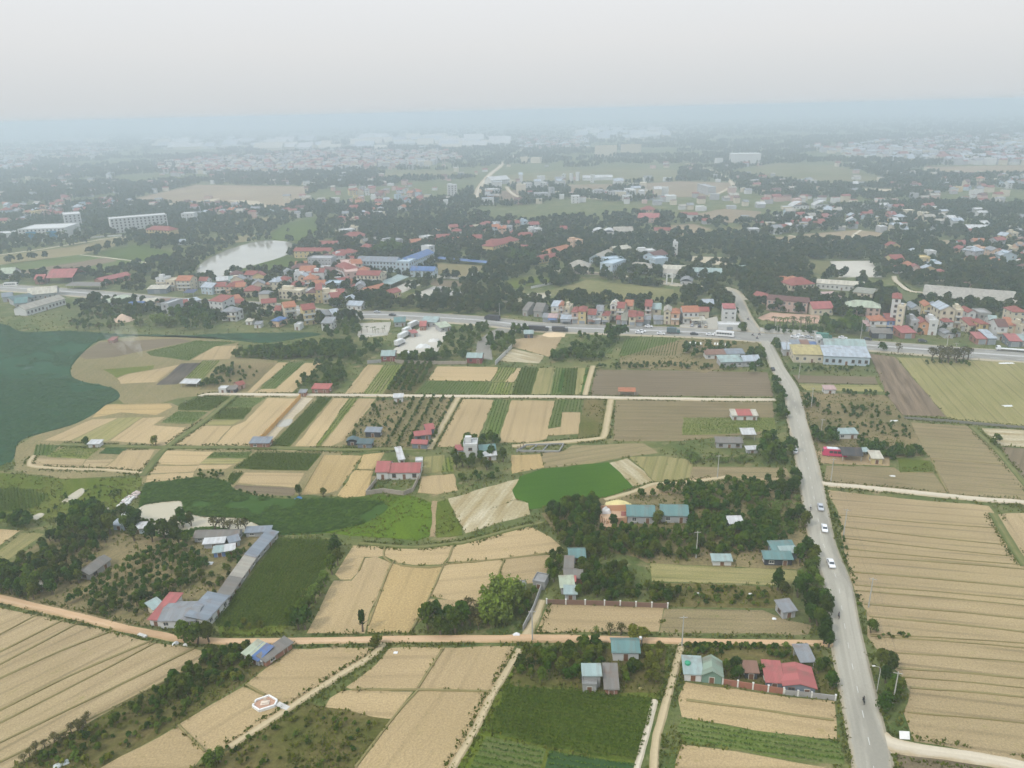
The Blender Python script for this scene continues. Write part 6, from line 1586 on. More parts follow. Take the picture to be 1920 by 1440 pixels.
spec('''
H:1425,283 H:1550,281|16|30|flat|same|cream||apartment block|hazy cream apartment block, the western of the distant pair
H:1572,276 H:1686,274|16|30|flat|same|cream||apartment block|hazy cream apartment block, the eastern of the distant pair
I:272,329 I:437,327|48|24|flat|same|white||factory|big white block alone on the distant fields
I:190,334 I:225,333|16|16|flat|same|white||office block|small white cube beside the big distant white block
H:600,516 H:653,514|14|20|flat|same|white|h|apartment block|white six storey block rising from the hazy trees
H:845,440 H:948,432|26|8|gable|white|white|q|factory
H:830,496 H:892,492|18|8|flat|same|white|q|factory
H:1035,474 H:1075,472|12|12|flat|same|white|
H:1085,524 H:1165,522|16|9|flat|same|grey|
H:1175,510 H:1200,509|14|14|flat|same|grey|
H:1118,470 H:1150,470|14|12|flat|same|white|
H:1295,545 H:1340,544|14|10|flat|same|white|
H:1360,418 H:1525,414|16|6|gable|white|white|q|factory
H:1240,425 H:1256,425|12|14|flat|same|white|
H:1283,422 H:1298,422|12|14|flat|same|white|
H:1318,420 H:1334,420|12|16|flat|same|white|
H:1400,430 H:1418,430|12|14|flat|same|white|
H:1500,520 H:1582,525|16|11|flat|same|grey|
H:1420,505 H:1470,505|16|9|flat|same|grey|
H:1412,738 H:1474,738|18|6|arch|white|white|q|hall|white arched hall roof in the mid distance, nearer the yellow schools
H:1476,738 H:1532,738|18|6|arch|white|white|q|hall|white arched hall roof in the mid distance, beside the tan shed
H:1534,734 H:1640,732|16|6|gable|tan|grey|q|shed|tan roofed shed beside the white arched halls
H:1668,652 H:1782,654|18|6|gable|sheet_red|pink|q|warehouse|red roofed warehouse below the pinkish fields
H:1690,612 H:1770,610|14|7|hip|red|peach||house|red roofed house behind the red warehouse
H:1760,722 H:1850,722|10|5|gable|red|cream|
H:1005,316 H:1050,316|14|14|flat|same|cream|
H:1065,318 H:1120,318|14|14|flat|same|cream|
H:1230,722 H:1265,722|10|7|gable|red|pink|
I:80,480 I:142,500|12|12|flat|same|grey|
I:1246,934 I:1304,934|11|6|hip|orange|cream||villa|orange roofed villa alone in trees beyond the greenhouse
I:1426,982 I:1490,982|11|6|hip|red|cream||villa|red roofed villa alone in trees beyond the greenhouse
I:1196,940 I:1236,940|8|4|gable|red|white|
I:1580,1040 I:1636,1040|10|4|hip|maroon|cream|
I:1605,712 I:1720,714|14|5|shed|white|grey|o|canopy|white canopy roof in the distant trees
I:960,462 I:985,462|14|8|gable|white|white|
I:580,698 I:612,698|12|5|gable|white|white|
I:620,578 I:712,574|14|4|arch|white|white|q|greenhouse|distant white plastic greenhouse, the western of two
I:740,574 I:850,572|14|4|arch|white|white|q|greenhouse|distant white plastic greenhouse, the eastern of two
I:380,935 I:330,940|8|4|gable|pale_teal|pale_blue|q
I:55,960 I:215,965|10|4.6|gable|pale_teal|pale_blue|
''', FAR)
# --- houses that fill the village quarters
def quarter(s, n, where, group, seed, hs=(3.4, 9), roofs=('red', 'red', 'red', 'orange', 'maroon', 'grey', 'silver', 'same', 'same'), gapm=11):
    poly = GP(s); r = random.Random(seed); P = np.array([(p.x, p.y) for p in poly]); lo, hi = P.min(0), P.max(0); done = 0; tries = 0; pts = []
    while done < n and tries < n * 60:
        tries += 1
        p = np.array([[r.uniform(lo[0], hi[0]), r.uniform(lo[1], hi[1])]])
        if not inside(p, P)[0] or on_water(p)[0] or on_road(p, 5)[0] or any(inside(p, k)[0] for k in KEEPOUT): continue
        if any((p[0][0] - q[0]) ** 2 + (p[0][1] - q[1]) ** 2 < gapm ** 2 for q in pts): continue
        q = p + np.array([[0, 8]])
        if any(inside(q, k)[0] for k in KEEPOUT): continue
        pts.append(p[0]); w_ = r.uniform(5.5, 12); yaw = r.choice([0, 0, .35, -.3, 1.57]) + r.uniform(-.1, .1)
        a = Vector((p[0][0] - math.cos(yaw) * w_/2, p[0][1] - math.sin(yaw) * w_/2, 0)); b = Vector((p[0][0] + math.cos(yaw) * w_/2, p[0][1] + math.sin(yaw) * w_/2, 0))
        rc = r.choice(roofs); k = 'flat' if rc == 'same' else r.choice(['gable', 'hip', 'endgable', 'gable'])
        h = r.choice([hs[0], hs[0] + .4, 6.2, 6.6, hs[1]])
        bld(a, b, r.uniform(8, 13), h, k, rc, r.choice(['white', 'cream', 'cream', 'yellow', 'pink', 'peach', 'grey', 'pale_blue']), r.choice(['', 'b', 'h', 't', '']), 'house', where, None, None, group); done += 1
quarter('K:0,700 K:700,600 K:1500,380 K:1900,400 K:1950,900 K:1650,1200 K:300,1100 K:0,1000', 30, 'in the crowded heart of the lakeside village', 'houses in the heart of the village', 3)
quarter('H:0,720 H:60,480 H:470,480 H:520,560 H:160,640 H:150,720', 56, 'in the hazy upper village', 'houses of the upper village', 4)
quarter('I:1560,790 I:1920,740 I:2020,760 I:2020,950 I:1640,930', 26, 'in the hamlet beyond the greenhouse', 'houses of the eastern hamlet', 5)
quarter('G:-20,570 G:650,555 G:640,605 G:480,600 G:0,690', 48, 'in the quarter behind the white factories', 'houses behind the white factories', 6, gapm=14)
quarter('H:480,730 H:1100,650 H:1150,730 H:720,790', 12, 'on the wooded rise behind the school ground', 'houses on the wooded rise', 7)
quarter('G:1080,560 G:1700,600 G:1600,615 G:1300,640 G:1100,620', 16, 'on the far bank of the pale pond', 'houses beyond the pale pond', 8, gapm=14)
quarter('I:1120,770 I:1400,775 I:1500,960 I:1320,960 I:1140,880', 8, 'scattered among trees beyond the greenhouse', 'scattered houses beyond the greenhouse', 9)
quarter('I:560,590 I:1290,605 I:1270,660 I:640,690', 14, 'in the hazy orchards beyond the pinkish fields', 'buildings in the hazy orchards', 10, (3, 4.5), ('silver', 'white', 'tan', 'red'), 16)
quarter('I:1440,420 I:1920,400 I:1980,470 I:1520,480', 22, 'in the pale hamlet on the far plain', 'houses of the far hamlet', 11, gapm=18)
# --- the farthest towns and works roofs, which read as one mass
def town(name, s, n, size, hgt, roofs, walls, seed, flatp=.4):
    poly = PX(s); r = random.Random(seed); m = MB(); mats = [wmat(c) for c in walls] + [rmat(c) for c in roofs]; P = np.array(poly)
    lo, hi = P.min(0), P.max(0); k = 0; t = 0
    while k < n and t < n * 30:
        t += 1; q = (r.uniform(lo[0], hi[0]), r.uniform(lo[1], hi[1]))
        if not inside(np.array([q]), P)[0]: continue
        g = G(*q)
        if seed > 27 and (on_water(np.array([g[:2]]))[0] or on_road(np.array([g[:2]]), 8)[0] or any(inside(np.array([g[:2]]), kp)[0] for kp in KEEPOUT)): continue
        if seed > 27 and any(inside(np.array([g[:2]]), f_[1])[0] for f_ in FIELDS) and r.random() < .93: continue
        w_, d, h = r.uniform(*size), r.uniform(*size), r.uniform(*hgt); wi = r.randrange(len(walls)); ri = len(walls) + r.randrange(len(roofs))
        m.box(g.x - w_/2, g.x + w_/2, g.y, g.y + d, -.5, h, wi, top=wi if r.random() < flatp else ri)
        if r.random() > flatp: m.prism([(g.y - .5, h), (g.y + d/2, h + d * .25), (g.y + d + .5, h)], g.x - w_/2 - .5, g.x + w_/2 + .5, 'x', ri)
        k += 1
    o = m.build(name, mats); o['kind'] = 'stuff'; return o
town('distant_town', 'G:900,330 G:1300,290 G:1920,255 H:560,260 H:680,300 H:520,330 H:100,360 G:1500,385 G:850,375', 1000, (8, 18), (5, 15), ['red', 'grey', 'tan'], ['white', 'grey', 'pink', 'cream'], 21)
town('distant_town', 'G:-20,225 G:700,225 G:560,300 G:250,300 G:120,360 G:-40,370', 420, (9, 20), (5, 14), ['red', 'grey', 'silver'], ['white', 'grey', 'cream'], 22)
town('distant_town', 'I:640,240 I:1300,190 I:1960,160 I:1980,330 I:1500,330 I:1100,300', 620, (9, 20), (5, 14), ['red', 'grey', 'silver'], ['white', 'grey', 'cream'], 23)
town('distant_town', 'H:980,180 H:1400,170 H:1400,230 H:1000,240', 150, (10, 20), (5, 14), ['red', 'grey', 'silver'], ['white', 'pink', 'cream'], 24)
town('distant_works_roofs', 'G:820,185 G:1500,195 H:560,180 H:960,205 H:940,240 H:500,245 G:1500,250 G:850,240', 130, (30, 95), (9, 13), ['white', 'silver', 'pale_cream'], ['white', 'cream'], 25)
town('distant_works_roofs', 'H:1330,140 H:1900,130 H:1820,190 H:1700,200 H:1340,200', 46, (30, 90), (9, 13), ['white', 'silver'], ['white', 'cream'], 26)
town('distant_works_roofs', 'G:-20,190 G:700,190 G:700,215 G:-20,215', 60, (30, 80), (9, 13), ['white', 'silver', 'pale_cream'], ['white', 'cream'], 27)

town('distant_town', 'G:-20,330 G:1900,330 I:1960,330 I:1960,560 I:0,560 H:0,560 G:1700,640 G:-20,560', 380, (6, 13), (4, 9), ['red', 'grey', 'tan', 'maroon'], ['grey', 'cream', 'pink', 'white'], 28)
town('distant_town', 'H:780,430 H:1900,380 H:1900,540 H:800,560', 26, (7, 18), (6, 16), ['grey', 'silver', 'white'], ['white', 'cream', 'white'], 29, .7)
town('distant_town', 'I:0,560 I:1960,560 I:1960,740 I:0,720', 90, (6, 12), (3, 7), ['red', 'grey', 'tan', 'silver', 'white'], ['white', 'grey', 'cream'], 30)
# --- labels for the houses that were given none: what they look like, then where in their row
RN = dict(red='red tiled', orange='orange tiled', maroon='maroon tiled', sheet_red='red sheet', bright_red='bright red sheet', silver='silvery', grey='grey sheet', slate_blue='slate grey', pale_teal='pale teal', teal='teal',
          dark_teal='dark teal', brown_grey='weathered grey', tan='tan', pale_cream='pale cream', white='white', pink='pink', olive='olive', pale_green='pale green', rust='rust brown', concrete='flat', blue='blue', dark_blue='dark blue', yellow='yellow', green='green', black='black')
FN = ['', 'one storey', 'two storey', 'three storey', 'four storey', 'five storey', 'six storey', 'seven storey', 'eight storey', 'nine storey']
KN = dict(flat='flat', shed='sloping', gable='gabled', endgable='front gabled', hip='hipped', arch='rounded')
OR = ['leftmost', 'second from the left', 'third from the left', 'fourth from the left', 'fifth from the left', 'sixth from the left', 'seventh from the left', 'eighth from the left']
grp = {}
for b in BUILT:
    t, label, where, fl, wc, rc, kind, noun, w_, c, dist = b
    if not label:
        roof = 'flat roof' if rc == 'same' else RN[rc] + (' roof' if kind in ('shed', 'arch') else ' ' + KN[kind] + ' roof')
        if dist < 1000: label = f"{FN[min(9, fl)]} {wc.replace('_', ' ')} {noun} with {roof} {where}"
        else: label = f"{wc.replace('_', ' ')} {noun} with {roof} {where}"
    grp.setdefault(label, []).append((c.x / c.y, b))
for label, L_ in grp.items():
    L_.sort(key=lambda q: q[0]); n = len(L_)
    for i, (q, b) in enumerate(L_):
        lb = label
        if 1 < n <= 8: lb = label + ', ' + ('leftmost' if i == 0 else 'rightmost' if i == n - 1 else OR[i])
        for a_, b_ in ((' storey ', '-storey '), (' tiled ', ' '), (' with ', ', '), ('in the shop row ', ''), ('the crowded heart of ', ''), (' in the walled pale blue compound on', ' of the blue compound by'),
                       ('at the west end of the lake', 'west of the lake'), ('beside the highway west', 'west'), (' from the left', ' one'), ('on the wooded rise behind the school ground', 'behind the school ground'), (' sloping ', ' '), (' gabled ', ' '), ('in the hazy orchards beyond', 'beyond'), ('scattered among trees', 'in trees')):
            if len(lb.replace('-', ' ').split()) > 15: lb = lb.replace(a_, b_)
        b[0]['label'] = lb
# ------------------------------------------------------------------ walls and fences
def wall_line(name, label, cat, s, h, mat, th=.22, post=None, gap=3.4, postmat=None, cap=None):
    P = GP(s); o = thing(name, P[0], 0, label, cat); base = P[0]
    m = MB()
    for a, b in zip(P[:-1], P[1:]):
        a = a - base; b = b - base; d = (b - a).normalized(); n = Vector((-d.y, d.x, 0)) * th / 2
        k = len(m.v); m.v += [(*(a-n).xy, -.2), (*(b-n).xy, -.2), (*(b+n).xy, -.2), (*(a+n).xy, -.2), (*(a-n).xy, h), (*(b-n).xy, h), (*(b+n).xy, h), (*(a+n).xy, h)]
        for q in ((0,3,2,1),(4,5,6,7),(0,1,5,4),(1,2,6,5),(2,3,7,6),(3,0,4,7)): m.f.append(tuple(k + i for i in q)); m.m.append(0)
    m.build('panel', mat, o)
    if post:
        pm = MB().box(-.17, .17, -.17, .17, -.1, h + .18).box(-.22, .22, -.22, .22, h + .18, h + .26).mesh('post', postmat or mat); cnt = 0
        for a, b in zip(P[:-1], P[1:]):
            L = (b - a).length; k = max(1, int(L / gap)); yaw = math.atan2((b - a).y, (b - a).x)
            for i in range(k + 1):
                if cnt < 60 and (i < k or b is P[-1]): place('post', pm, o, a.lerp(b, i / k) - base, yaw); cnt += 1
    return o
brickm = plain('fence_brick', (.30, .125, .085), .9, .5, .8); whitew = plain('whitewash', (.60, .59, .55), .85, .4, .6); concw = plain('wall_concrete', (.36, .345, .31), .9, .5, .5)
ochre = plain('ochre_wall', (.56, .33, .12), .85, .35, .5); browner = plain('brown_brick', (.19, .115, .085), .95, .5, .8)
wall_line('brick_fence', 'red brick panel fence with pale posts above the near stubble field', 'fence', 'Y:612,446 Y:1220,542', 1.7, brickm, .16, 1, 2.9, whitew)
wall_line('boundary_wall', 'grey wall with pale posts beside the red roofed roadside house', 'wall', 'Y:1226,546 Y:1500,575 Y:1738,604', 1.4, concw, .18, 1, 2.9, whitew)
wall_line('brick_fence', 'dark brown brick fence with pale posts above the long stubble strip', 'fence', 'B:1155,517 B:1480,525 B:1835,541', 1.5, browner, .16, 1, 4.2, whitew)
wall_line('boundary_wall', 'grey concrete wall along the lane to the hut row', 'wall', 'B:1124,440 B:1080,560 B:1022,672', 1.9, concw)
wall_line('boundary_wall', 'grey brown courtyard wall in front of the red roofed farmhouse', 'wall', 'E:198,1030 E:140,1104 E:238,1090 E:350,1106 E:402,1086 E:442,1005', 1.7, plain('wall_greybrown', (.33, .28, .23), .9, .4))
wall_line('boundary_wall', 'bright ochre wall running from the concrete lane to the grey brick hut', 'wall', 'D:1474,795 D:1690,563', 2.2, ochre, .22, 1, 6, ochre)
wall_line('boundary_wall', 'long low wall behind the fields, between the two red and teal houses', 'wall', 'V:290,492 V:450,480', 1.9, concw)
wall_line('boundary_wall', 'long grey brown wall at the top of the stubble and vegetable strips', 'wall', 'V:605,480 V:720,492 V:1050,498 V:1410,498', 1.9, plain('wall_greybrown', (.33, .28, .23), .9, .4), .22, 1, 6)
wall_line('boundary_wall', 'pale concrete wall slanting up beside the brick pond', 'wall', 'V:1732,506 V:1920,316', 2.4, plain('pale_wall', (.50, .49, .46), .85, .4))
wall_line('boundary_wall', 'white wall around the bare school ground', 'wall', 'L:1430,806 L:1820,836 L:1925,800 S:140,905', 2.2, whitew)
wall_line('boundary_wall', 'isolated straight white wall in the green field beside the school ground', 'wall', 'S:290,998 S:582,892', 2.6, whitew)
wall_line('boundary_wall', 'thin pale wall on the far side of the green field', 'wall', 'S:925,1130 S:1255,1062', 1.8, whitew)
wall_line('boundary_wall', 'stained white wall along the highway before the pink school', 'wall', 'Q:365,985 Q:800,1015 Q:1236,1036', 3.0, whitew, .25, 1, 5)
wall_line('boundary_wall', 'white fence before the blue glass factory', 'wall', 'U:110,322 U:600,285 U:1110,252', 2.0, whitew)
wall_line('boundary_wall', 'pale wall of the compound along the dusty road', 'wall', 'T:170,535 T:600,560 T:1100,640 T:1540,672', 2.0, plain('wall_greybrown', (.33, .28, .23), .9, .4))
wall_line('boundary_wall', 'white base wall of the paved yard beside the highway', 'wall', 'E:92,208 E:262,205', 1.2, whitew)
# --- ruined brick house
o = thing('ruined_house', GP('W:215,585')[0], 0, 'roofless orange brick ruin beside the long teal barn', 'ruin')
b0 = GP('W:215,585')[0]
def rel(s): return [p - b0 for p in GP(s)]
def seg(m, a, b, h0, h1, th=.2, mi=0):
    d = (b - a).normalized(); n = Vector((-d.y, d.x, 0)) * th / 2; k = len(m.v)
    m.v += [(*(a-n).xy, -.1), (*(b-n).xy, -.1), (*(b+n).xy, -.1), (*(a+n).xy, -.1), (*(a-n).xy, h0), (*(b-n).xy, h1), (*(b+n).xy, h1), (*(a+n).xy, h0)]
    for q in ((0,3,2,1),(4,5,6,7),(0,1,5,4),(1,2,6,5),(2,3,7,6),(3,0,4,7)): m.f.append(tuple(k + i for i in q)); m.m.append(mi)
orb = plain('raw_orange_brick', (.52, .29, .17), .95, .4, .9, dirt=(.42, .33, .24))
c = rel('W:215,585 W:375,592 W:380,505 W:600,490 W:605,310 W:205,310')
m = MB()
for i, (h0, h1) in enumerate(((1.0, 1.4), (1.4, 2.4), (2.2, 2.4), (2.4, 2.6), (2.6, 2.2), (2.2, 1.0))): seg(m, c[i], c[(i+1) % 6], h0, h1)
m.build('wall', orb, o)
m = MB(); q = [(p.x, p.y, .3) for p in c]; m.poly(q); m.build('floor', plain('brick_rubble', (.50, .34, .22), .95, .6, 1.5, dirt=(.36, .28, .2)), o)
m = MB(); c2 = rel('W:510,480 W:590,478 W:590,415 W:515,412'); m.poly([(p.x, p.y, 2.5) for p in c2]).poly([(p.x, p.y, 2.6) for p in c2]); m.build('roof', rmat('red'), o)
for p in rel('W:240,490 W:265,500 W:300,505 W:330,500'): MB().box(p.x - .12, p.x + .12, p.y - .12, p.y + .12, 0, 2.3).build('pillar', orb, o)
# --- unfinished foundation
o = thing('house_foundation', GP('E:985,862')[0], 0, 'unfinished concrete house foundation at the end of the sandy path', 'foundation'); b0 = GP('E:985,862')[0]
c = rel('E:985,862 E:1225,866 E:1250,822 E:1040,830'); m = MB()
for i in range(4): seg(m, c[i], c[(i+1) % 4], .9, .9, .3)
for t in (.3, .6): seg(m, c[0].lerp(c[1], t), c[3].lerp(c[2], t), .7, .7, .25)
m.build('wall', concw, o)
for t in (.08, .2, .35): p = c[0].lerp(c[3], t * 2); MB().box(p.x - .15, p.x + .15, p.y - .15, p.y + .15, 0, 2.2).build('pillar', browner, o)
# --- gateway of the compound
g = GP('T:1548,690 T:1625,694'); o = thing('gateway', (g[0] + g[1]) / 2, 0, 'white square gate frame of the pale blue compound', 'gate'); w2 = (g[1] - g[0]).length / 2
MB().box(-w2, w2, -.4, .4, 8, 9).build('beam', whitew, o)
for sx in (-1, 1): MB().box(sx * w2 - .5, sx * w2 + .5, -.5, .5, 0, 8).build('pillar', whitew, o)
# --- the little walled grave platform
p = GP('A:1492,1082')[0]; o = thing('grave_platform', p, R(8), 'low white walled hexagonal grave with orange paving in the stubble', 'grave')
hx = [Vector(q) for q in ((-2.7, -.6, 0), (-.9, -2.3, 0), (2.4, -1.3, 0), (2.7, .3, 0), (.6, 2.2, 0), (-2.2, 1.2, 0))]
m = MB()
for i in range(6):
    if i != 5: seg(m, hx[i], hx[(i+1) % 6], .75, .75, .35)
seg(m, hx[5], hx[5].lerp(hx[0], .35), .75, .75, .35); seg(m, hx[5].lerp(hx[0], .7), hx[0], .75, .75, .35)
m.build('wall', plain('fresh_white', (.72, .71, .68), .8, .2), o)
MB().poly([(v.x * .97, v.y * .97, .34) for v in hx]).build('floor', plain('orange_paving', (.42, .25, .17), .85, .35, 1.2), o)
MB().box(-1.0, 1.0, -.7, .7, .33, .55).box(-.7, .7, -.4, .4, .55, .8).build('tomb', plain('pale_stone', (.62, .52, .42), .8), o)
MB().box(-.35, .35, .5, .75, .55, 1.5).build('headstone', plain('pale_stone', (.62, .52, .42), .8), o)
wall_line('concrete_footbridge', 'short pale concrete slab path leading to the white grave', 'footbridge', 'A:1562,1083 A:1622,1112', .4, plain('pale_slab', (.5, .48, .44), .9), 1.3)
# --- canopies of white slats beside the crossroads
for s, lb in (('P:735,905 P:955,915', 'western of two white slatted pergolas below the highway'), ('P:1105,915 P:1330,930', 'eastern of two white slatted pergolas below the highway')):
    a, b = GP(s); o = thing('pergola', a, math.atan2((b-a).y, (b-a).x), lb, 'pergola'); L = (b - a).length
    for i in range(int(L / 1.5)): MB().box(i * 1.5, i * 1.5 + .75, 0, 4.5, 2.5, 2.6).build('slat', plain('fresh_white', (.72, .71, .68), .8, .2), o)
    MB().box(0, L, .3, .45, 2.35, 2.496).box(0, L, 4.05, 4.2, 2.35, 2.496).build('beam', concw, o)
    for x in (0.1, L / 2, L - .1):
        for y in (.37, 4.12): MB().box(x - .08, x + .08, y - .08, y + .08, 0, 2.35).build('post', ochre, o)
# ------------------------------------------------------------------ heaps, tarpaulins, tanks, boards
def heap(s, rad, h, mat, label, cat='sand heap', name='sand_heap'):
    p = GP(s)[0]; r = random.Random(int(p.x * 7)); V = [(0, 0, h)]; F = []; n = 18
    for k, q in ((1, .35), (2, .7), (3, 1.0)):
        for i in range(n):
            a = 6.283 * i / n; rr = rad * q * r.uniform(.88, 1.1); V.append((rr * math.cos(a), rr * math.sin(a) * .8, h * (1 - q) ** .9 * r.uniform(.85, 1.1) - (.1 if k == 3 else 0)))
    for i in range(n):
        j = (i + 1) % n; F.append((0, 1 + i, 1 + j))
        for k in range(2): F.append((1 + k*n + i, 1 + (k+1)*n + i, 1 + (k+1)*n + j, 1 + k*n + j))
    me = bpy.data.meshes.new(name); me.from_pydata(V, [], F); me.materials.append(mat); me.polygons.foreach_set('use_smooth', [True] * len(F))
    o = link(bpy.data.objects.new(name, me)); o.location = p; tag(o, label, cat); return o
sandm = plain('heaped_sand', (.60, .45, .28), .95, .4, 1.2, dirt=(.46, .34, .22))
heap('J:88,1050', 8, 5, plain('heaped_earth', (.52, .38, .28), .95, .4), 'pointed pale sand heap on the lake shore below the blue roofed shed')
heap('W:470,225', 5.5, 1.7, plain('yellow_sand', (.62, .52, .24), .95, .3), 'yellowish sand heap behind the orange brick ruin')
heap('E:1195,205', 8, 1.6, sandm, 'flat orange sand heap beside the highway and dark trailers')
heap('Z:1480,820', 1.7, .12, plain('drying_grain', (.48, .38, .17), .95, .2), 'yellow patch of grain drying in the cottage yard', 'grain', 'drying_grain')
heap('E:1650,1225', 3.4, .8, plain('rubble_pale', (.5, .36, .25), .95, .5), 'small rubble heap among the orchard trees below the teal barn', 'rubble', 'rubble_heap')
for s, lb in (('H:560,1025', 'greyish rubble heap beside the pale sports court'), ('H:640,1050', 'dark rubble heap nearest the highway by the sports court')):
    heap(s, 9, 2.2, plain('rubble_grey', (.36, .34, .32), .95, .6, 1.0), lb, 'rubble', 'rubble_heap')
def tarp(s, w_, d, h, c, label, rz=0, group=None):
    p = GP(s)[0]; r = random.Random(int(p.x * 3 + 1)); n = 7; V, F = [], []
    for j in range(n):
        for i in range(n):
            u, v = i / (n-1) - .5, j / (n-1) - .5; e = max(abs(u), abs(v)) * 2
            V.append((u * w_ * r.uniform(.93, 1.07), v * d * r.uniform(.93, 1.07), .06 + h * (1 - e ** 2.2) * r.uniform(.65, 1.15)))
    for j in range(n-1):
        for i in range(n-1): F.append((j*n+i, j*n+i+1, (j+1)*n+i+1, (j+1)*n+i))
    me = bpy.data.meshes.new('tarpaulin'); me.from_pydata(V, [], F); me.materials.append(plain('tarpaulin_%d' % int(c[0] * 100), c, .5, .15))
    o = link(bpy.data.objects.new('tarpaulin', me)); o.location = p; o.rotation_euler.z = rz; tag(o, label, 'tarpaulin', group); return o
tarp('X:890,480', 1.9, 2.0, .9, (.68, .68, .68), 'white sheet draped in the trees beside the small teal house', .6)
tarp('W:290,345', 3.6, 1.6, 2.6, (.66, .66, .65), 'white sheet hung over the corner of the orange brick ruin')
tarp('A:988,742', 1.7, .9, .7, (.66, .66, .65), 'white covered heap beside the shade tree on the clay track', .5)
tarp('A:1046,748', 1.6, .9, .4, (.6, .59, .56), 'crumpled pale sheet on the ditch edge by the shade tree', -.3)
tarp('B:985,696', 2.2, 1.2, .9, (.66, .66, .64), 'white covered heap where the walled lane meets the clay track')
tarp('D:1680,1128', 3.2, 1.4, 1.1, (.05, .17, .34), 'blue tarpaulin on the bank above the weed covered water')
tarp('A:1180,290', 2.0, 1.6, .5, (.6, .6, .58), 'whitish litter sheet in the beds beside the long shed')
tarp('A:345,1420', 3.0, 1.6, .5, (.45, .47, .45), 'pale sheet in the weeds at the bottom of the planted strip', .6)
tarp('B:305,792', 1.1, .9, .25, (.68, .68, .66), 'single white bag lying on the stubble below the clay track')
tarp('C:515,602', 1.2, .8, .4, (.66, .66, .64), 'white bag pile before the grey hut in the littered plot')
tarp('C:380,462', 1.0, .7, .3, (.62, .62, .6), 'whitish rubbish sheet in the littered bushes')
tarp('C:85,460', 1.2, .7, .3, (.62, .62, .6), 'pale rubbish sheet at the west end of the littered bushes')
tarp('V:920,310', 9, 4, 2.2, (.62, .63, .64), 'white covered stack at the bottom of the truck yard')
tarp('V:725,380', 8, 4, 1.6, (.62, .6, .56), 'pale covered stack behind the teal roofed red house')
tarp('V:1040,240', 7, 5, 1.8, (.58, .56, .52), 'pale covered stack at the east side of the truck yard')
tarp('F:1180,1000', 4, 2.2, .25, (.66, .64, .6), 'white sheet spread on the green stubble beyond the pink bus')
tarp('F:1830,605', 7, 3, .3, (.62, .60, .52), 'pale spread sheet in the middle of the great green field')
tarp('F:1820,365', 10, 2.6, .4, (.66, .64, .6), 'white plastic strip on the verge above the great green field')
tarp('F:1190,690', 6, 2, .3, (.66, .64, .6), 'white plastic strip in the overgrown plot by the canal')
def tank(s, z, rad, hgt, c, label):
    p = GP(s)[0]; o = thing('water_tank', p, 0, label, 'water tank')
    MB().tube([(0, 0, z), (0, 0, z + hgt * .75), (0, 0, z + hgt)], [rad, rad, rad * .25], 14).build('tank', plain('tank_%d' % int(c[2] * 100), c, .4, .15), o)
    for a in range(4): x, y = rad * .7 * (1 if a < 2 else -1), rad * .7 * (1 if a % 2 else -1); MB().box(x - .06, x + .06, y - .06, y + .06, 0, z).build('leg', concw, o)
tank('Z:1030,660', 1.2, .5, 1.3, (.04, .18, .42), 'blue water tank on legs behind the mossy tiled shed')
tank('Y:256,330', 2.3, .7, 1.3, (.04, .27, .15), 'green water tank on legs beside the white walled house')
tank('Z:910,545', .3, .35, .6, (.6, .6, .58), 'white tank on the garden path of the cottage')
tank('Z:1480,245', 2.6, .4, .7, (.62, .62, .6), 'white dish shaped tank at the corner of the white cottage')
# white board by the side road, sluice
a, b = GP('C:1220,1284 C:1278,1287'); o = thing('board', a, math.atan2((b-a).y, (b-a).x), 'plain white board on short posts beside the side road', 'board'); L = (b-a).length
MB().prism([(0, .35), (.9, 1.7), (.98, 1.66), (.08, .3)], 0, L, 'x').build('panel', plain('fresh_white', (.72, .71, .68), .8, .2), o)
for x in (.2, L - .2): MB().box(x - .06, x + .06, .62, .74, 0, 1.2).build('post', concw, o)
wall_line('sluice', 'pale concrete sluice over the ditch beside the clay track', 'sluice', 'A:780,692 A:822,706', .5, plain('pale_slab', (.5, .48, .44), .9), .9)
# rubbish along the pond bank
r = random.Random(5); m = MB(); poly = GP('D:650,1185 D:700,1130 D:770,1085 D:790,1100 D:740,1140 D:690,1195'); PA = np.array([(p.x, p.y) for p in poly]); k = 0
while k < 130:
    x, y = r.uniform(PA[:, 0].min(), PA[:, 0].max()), r.uniform(PA[:, 1].min(), PA[:, 1].max())
    if not inside(np.array([[x, y]]), PA)[0]: continue
    k += 1; s_ = r.uniform(.2, .7); m.prism([(x - s_, .25), (x + s_, .3), (x + s_ * .6, .3 + s_ * .6), (x - s_ * .5, .3 + s_ * .5)], y - s_, y + s_, 'y', r.randrange(3))
o = m.build('rubbish_litter', [whitew, concw, plain('litter_pink', (.5, .4, .36), .8)]); o['kind'] = 'stuff'

# blue glass bays of the big factory
for s_ in ('U:245,290 U:335,287', 'U:430,284 U:520,280'):
    a, b = GP(s_); c_ = (a + b) / 2
    t_ = [q[0] for q in BUILT if q[1] and q[1].startswith('big white factory')][0]
    inv = (Matrix.Translation(t_.location) @ Matrix.Rotation(t_.rotation_euler.z, 4, 'Z')).inverted(); a, b = inv @ a, inv @ b
    MB().box(a.x, b.x, -.5, -.005, .6, 9.6).build('glass_front', plain('blue_glass', (.05, .22, .36), .15, .1, spec=.5), t_)
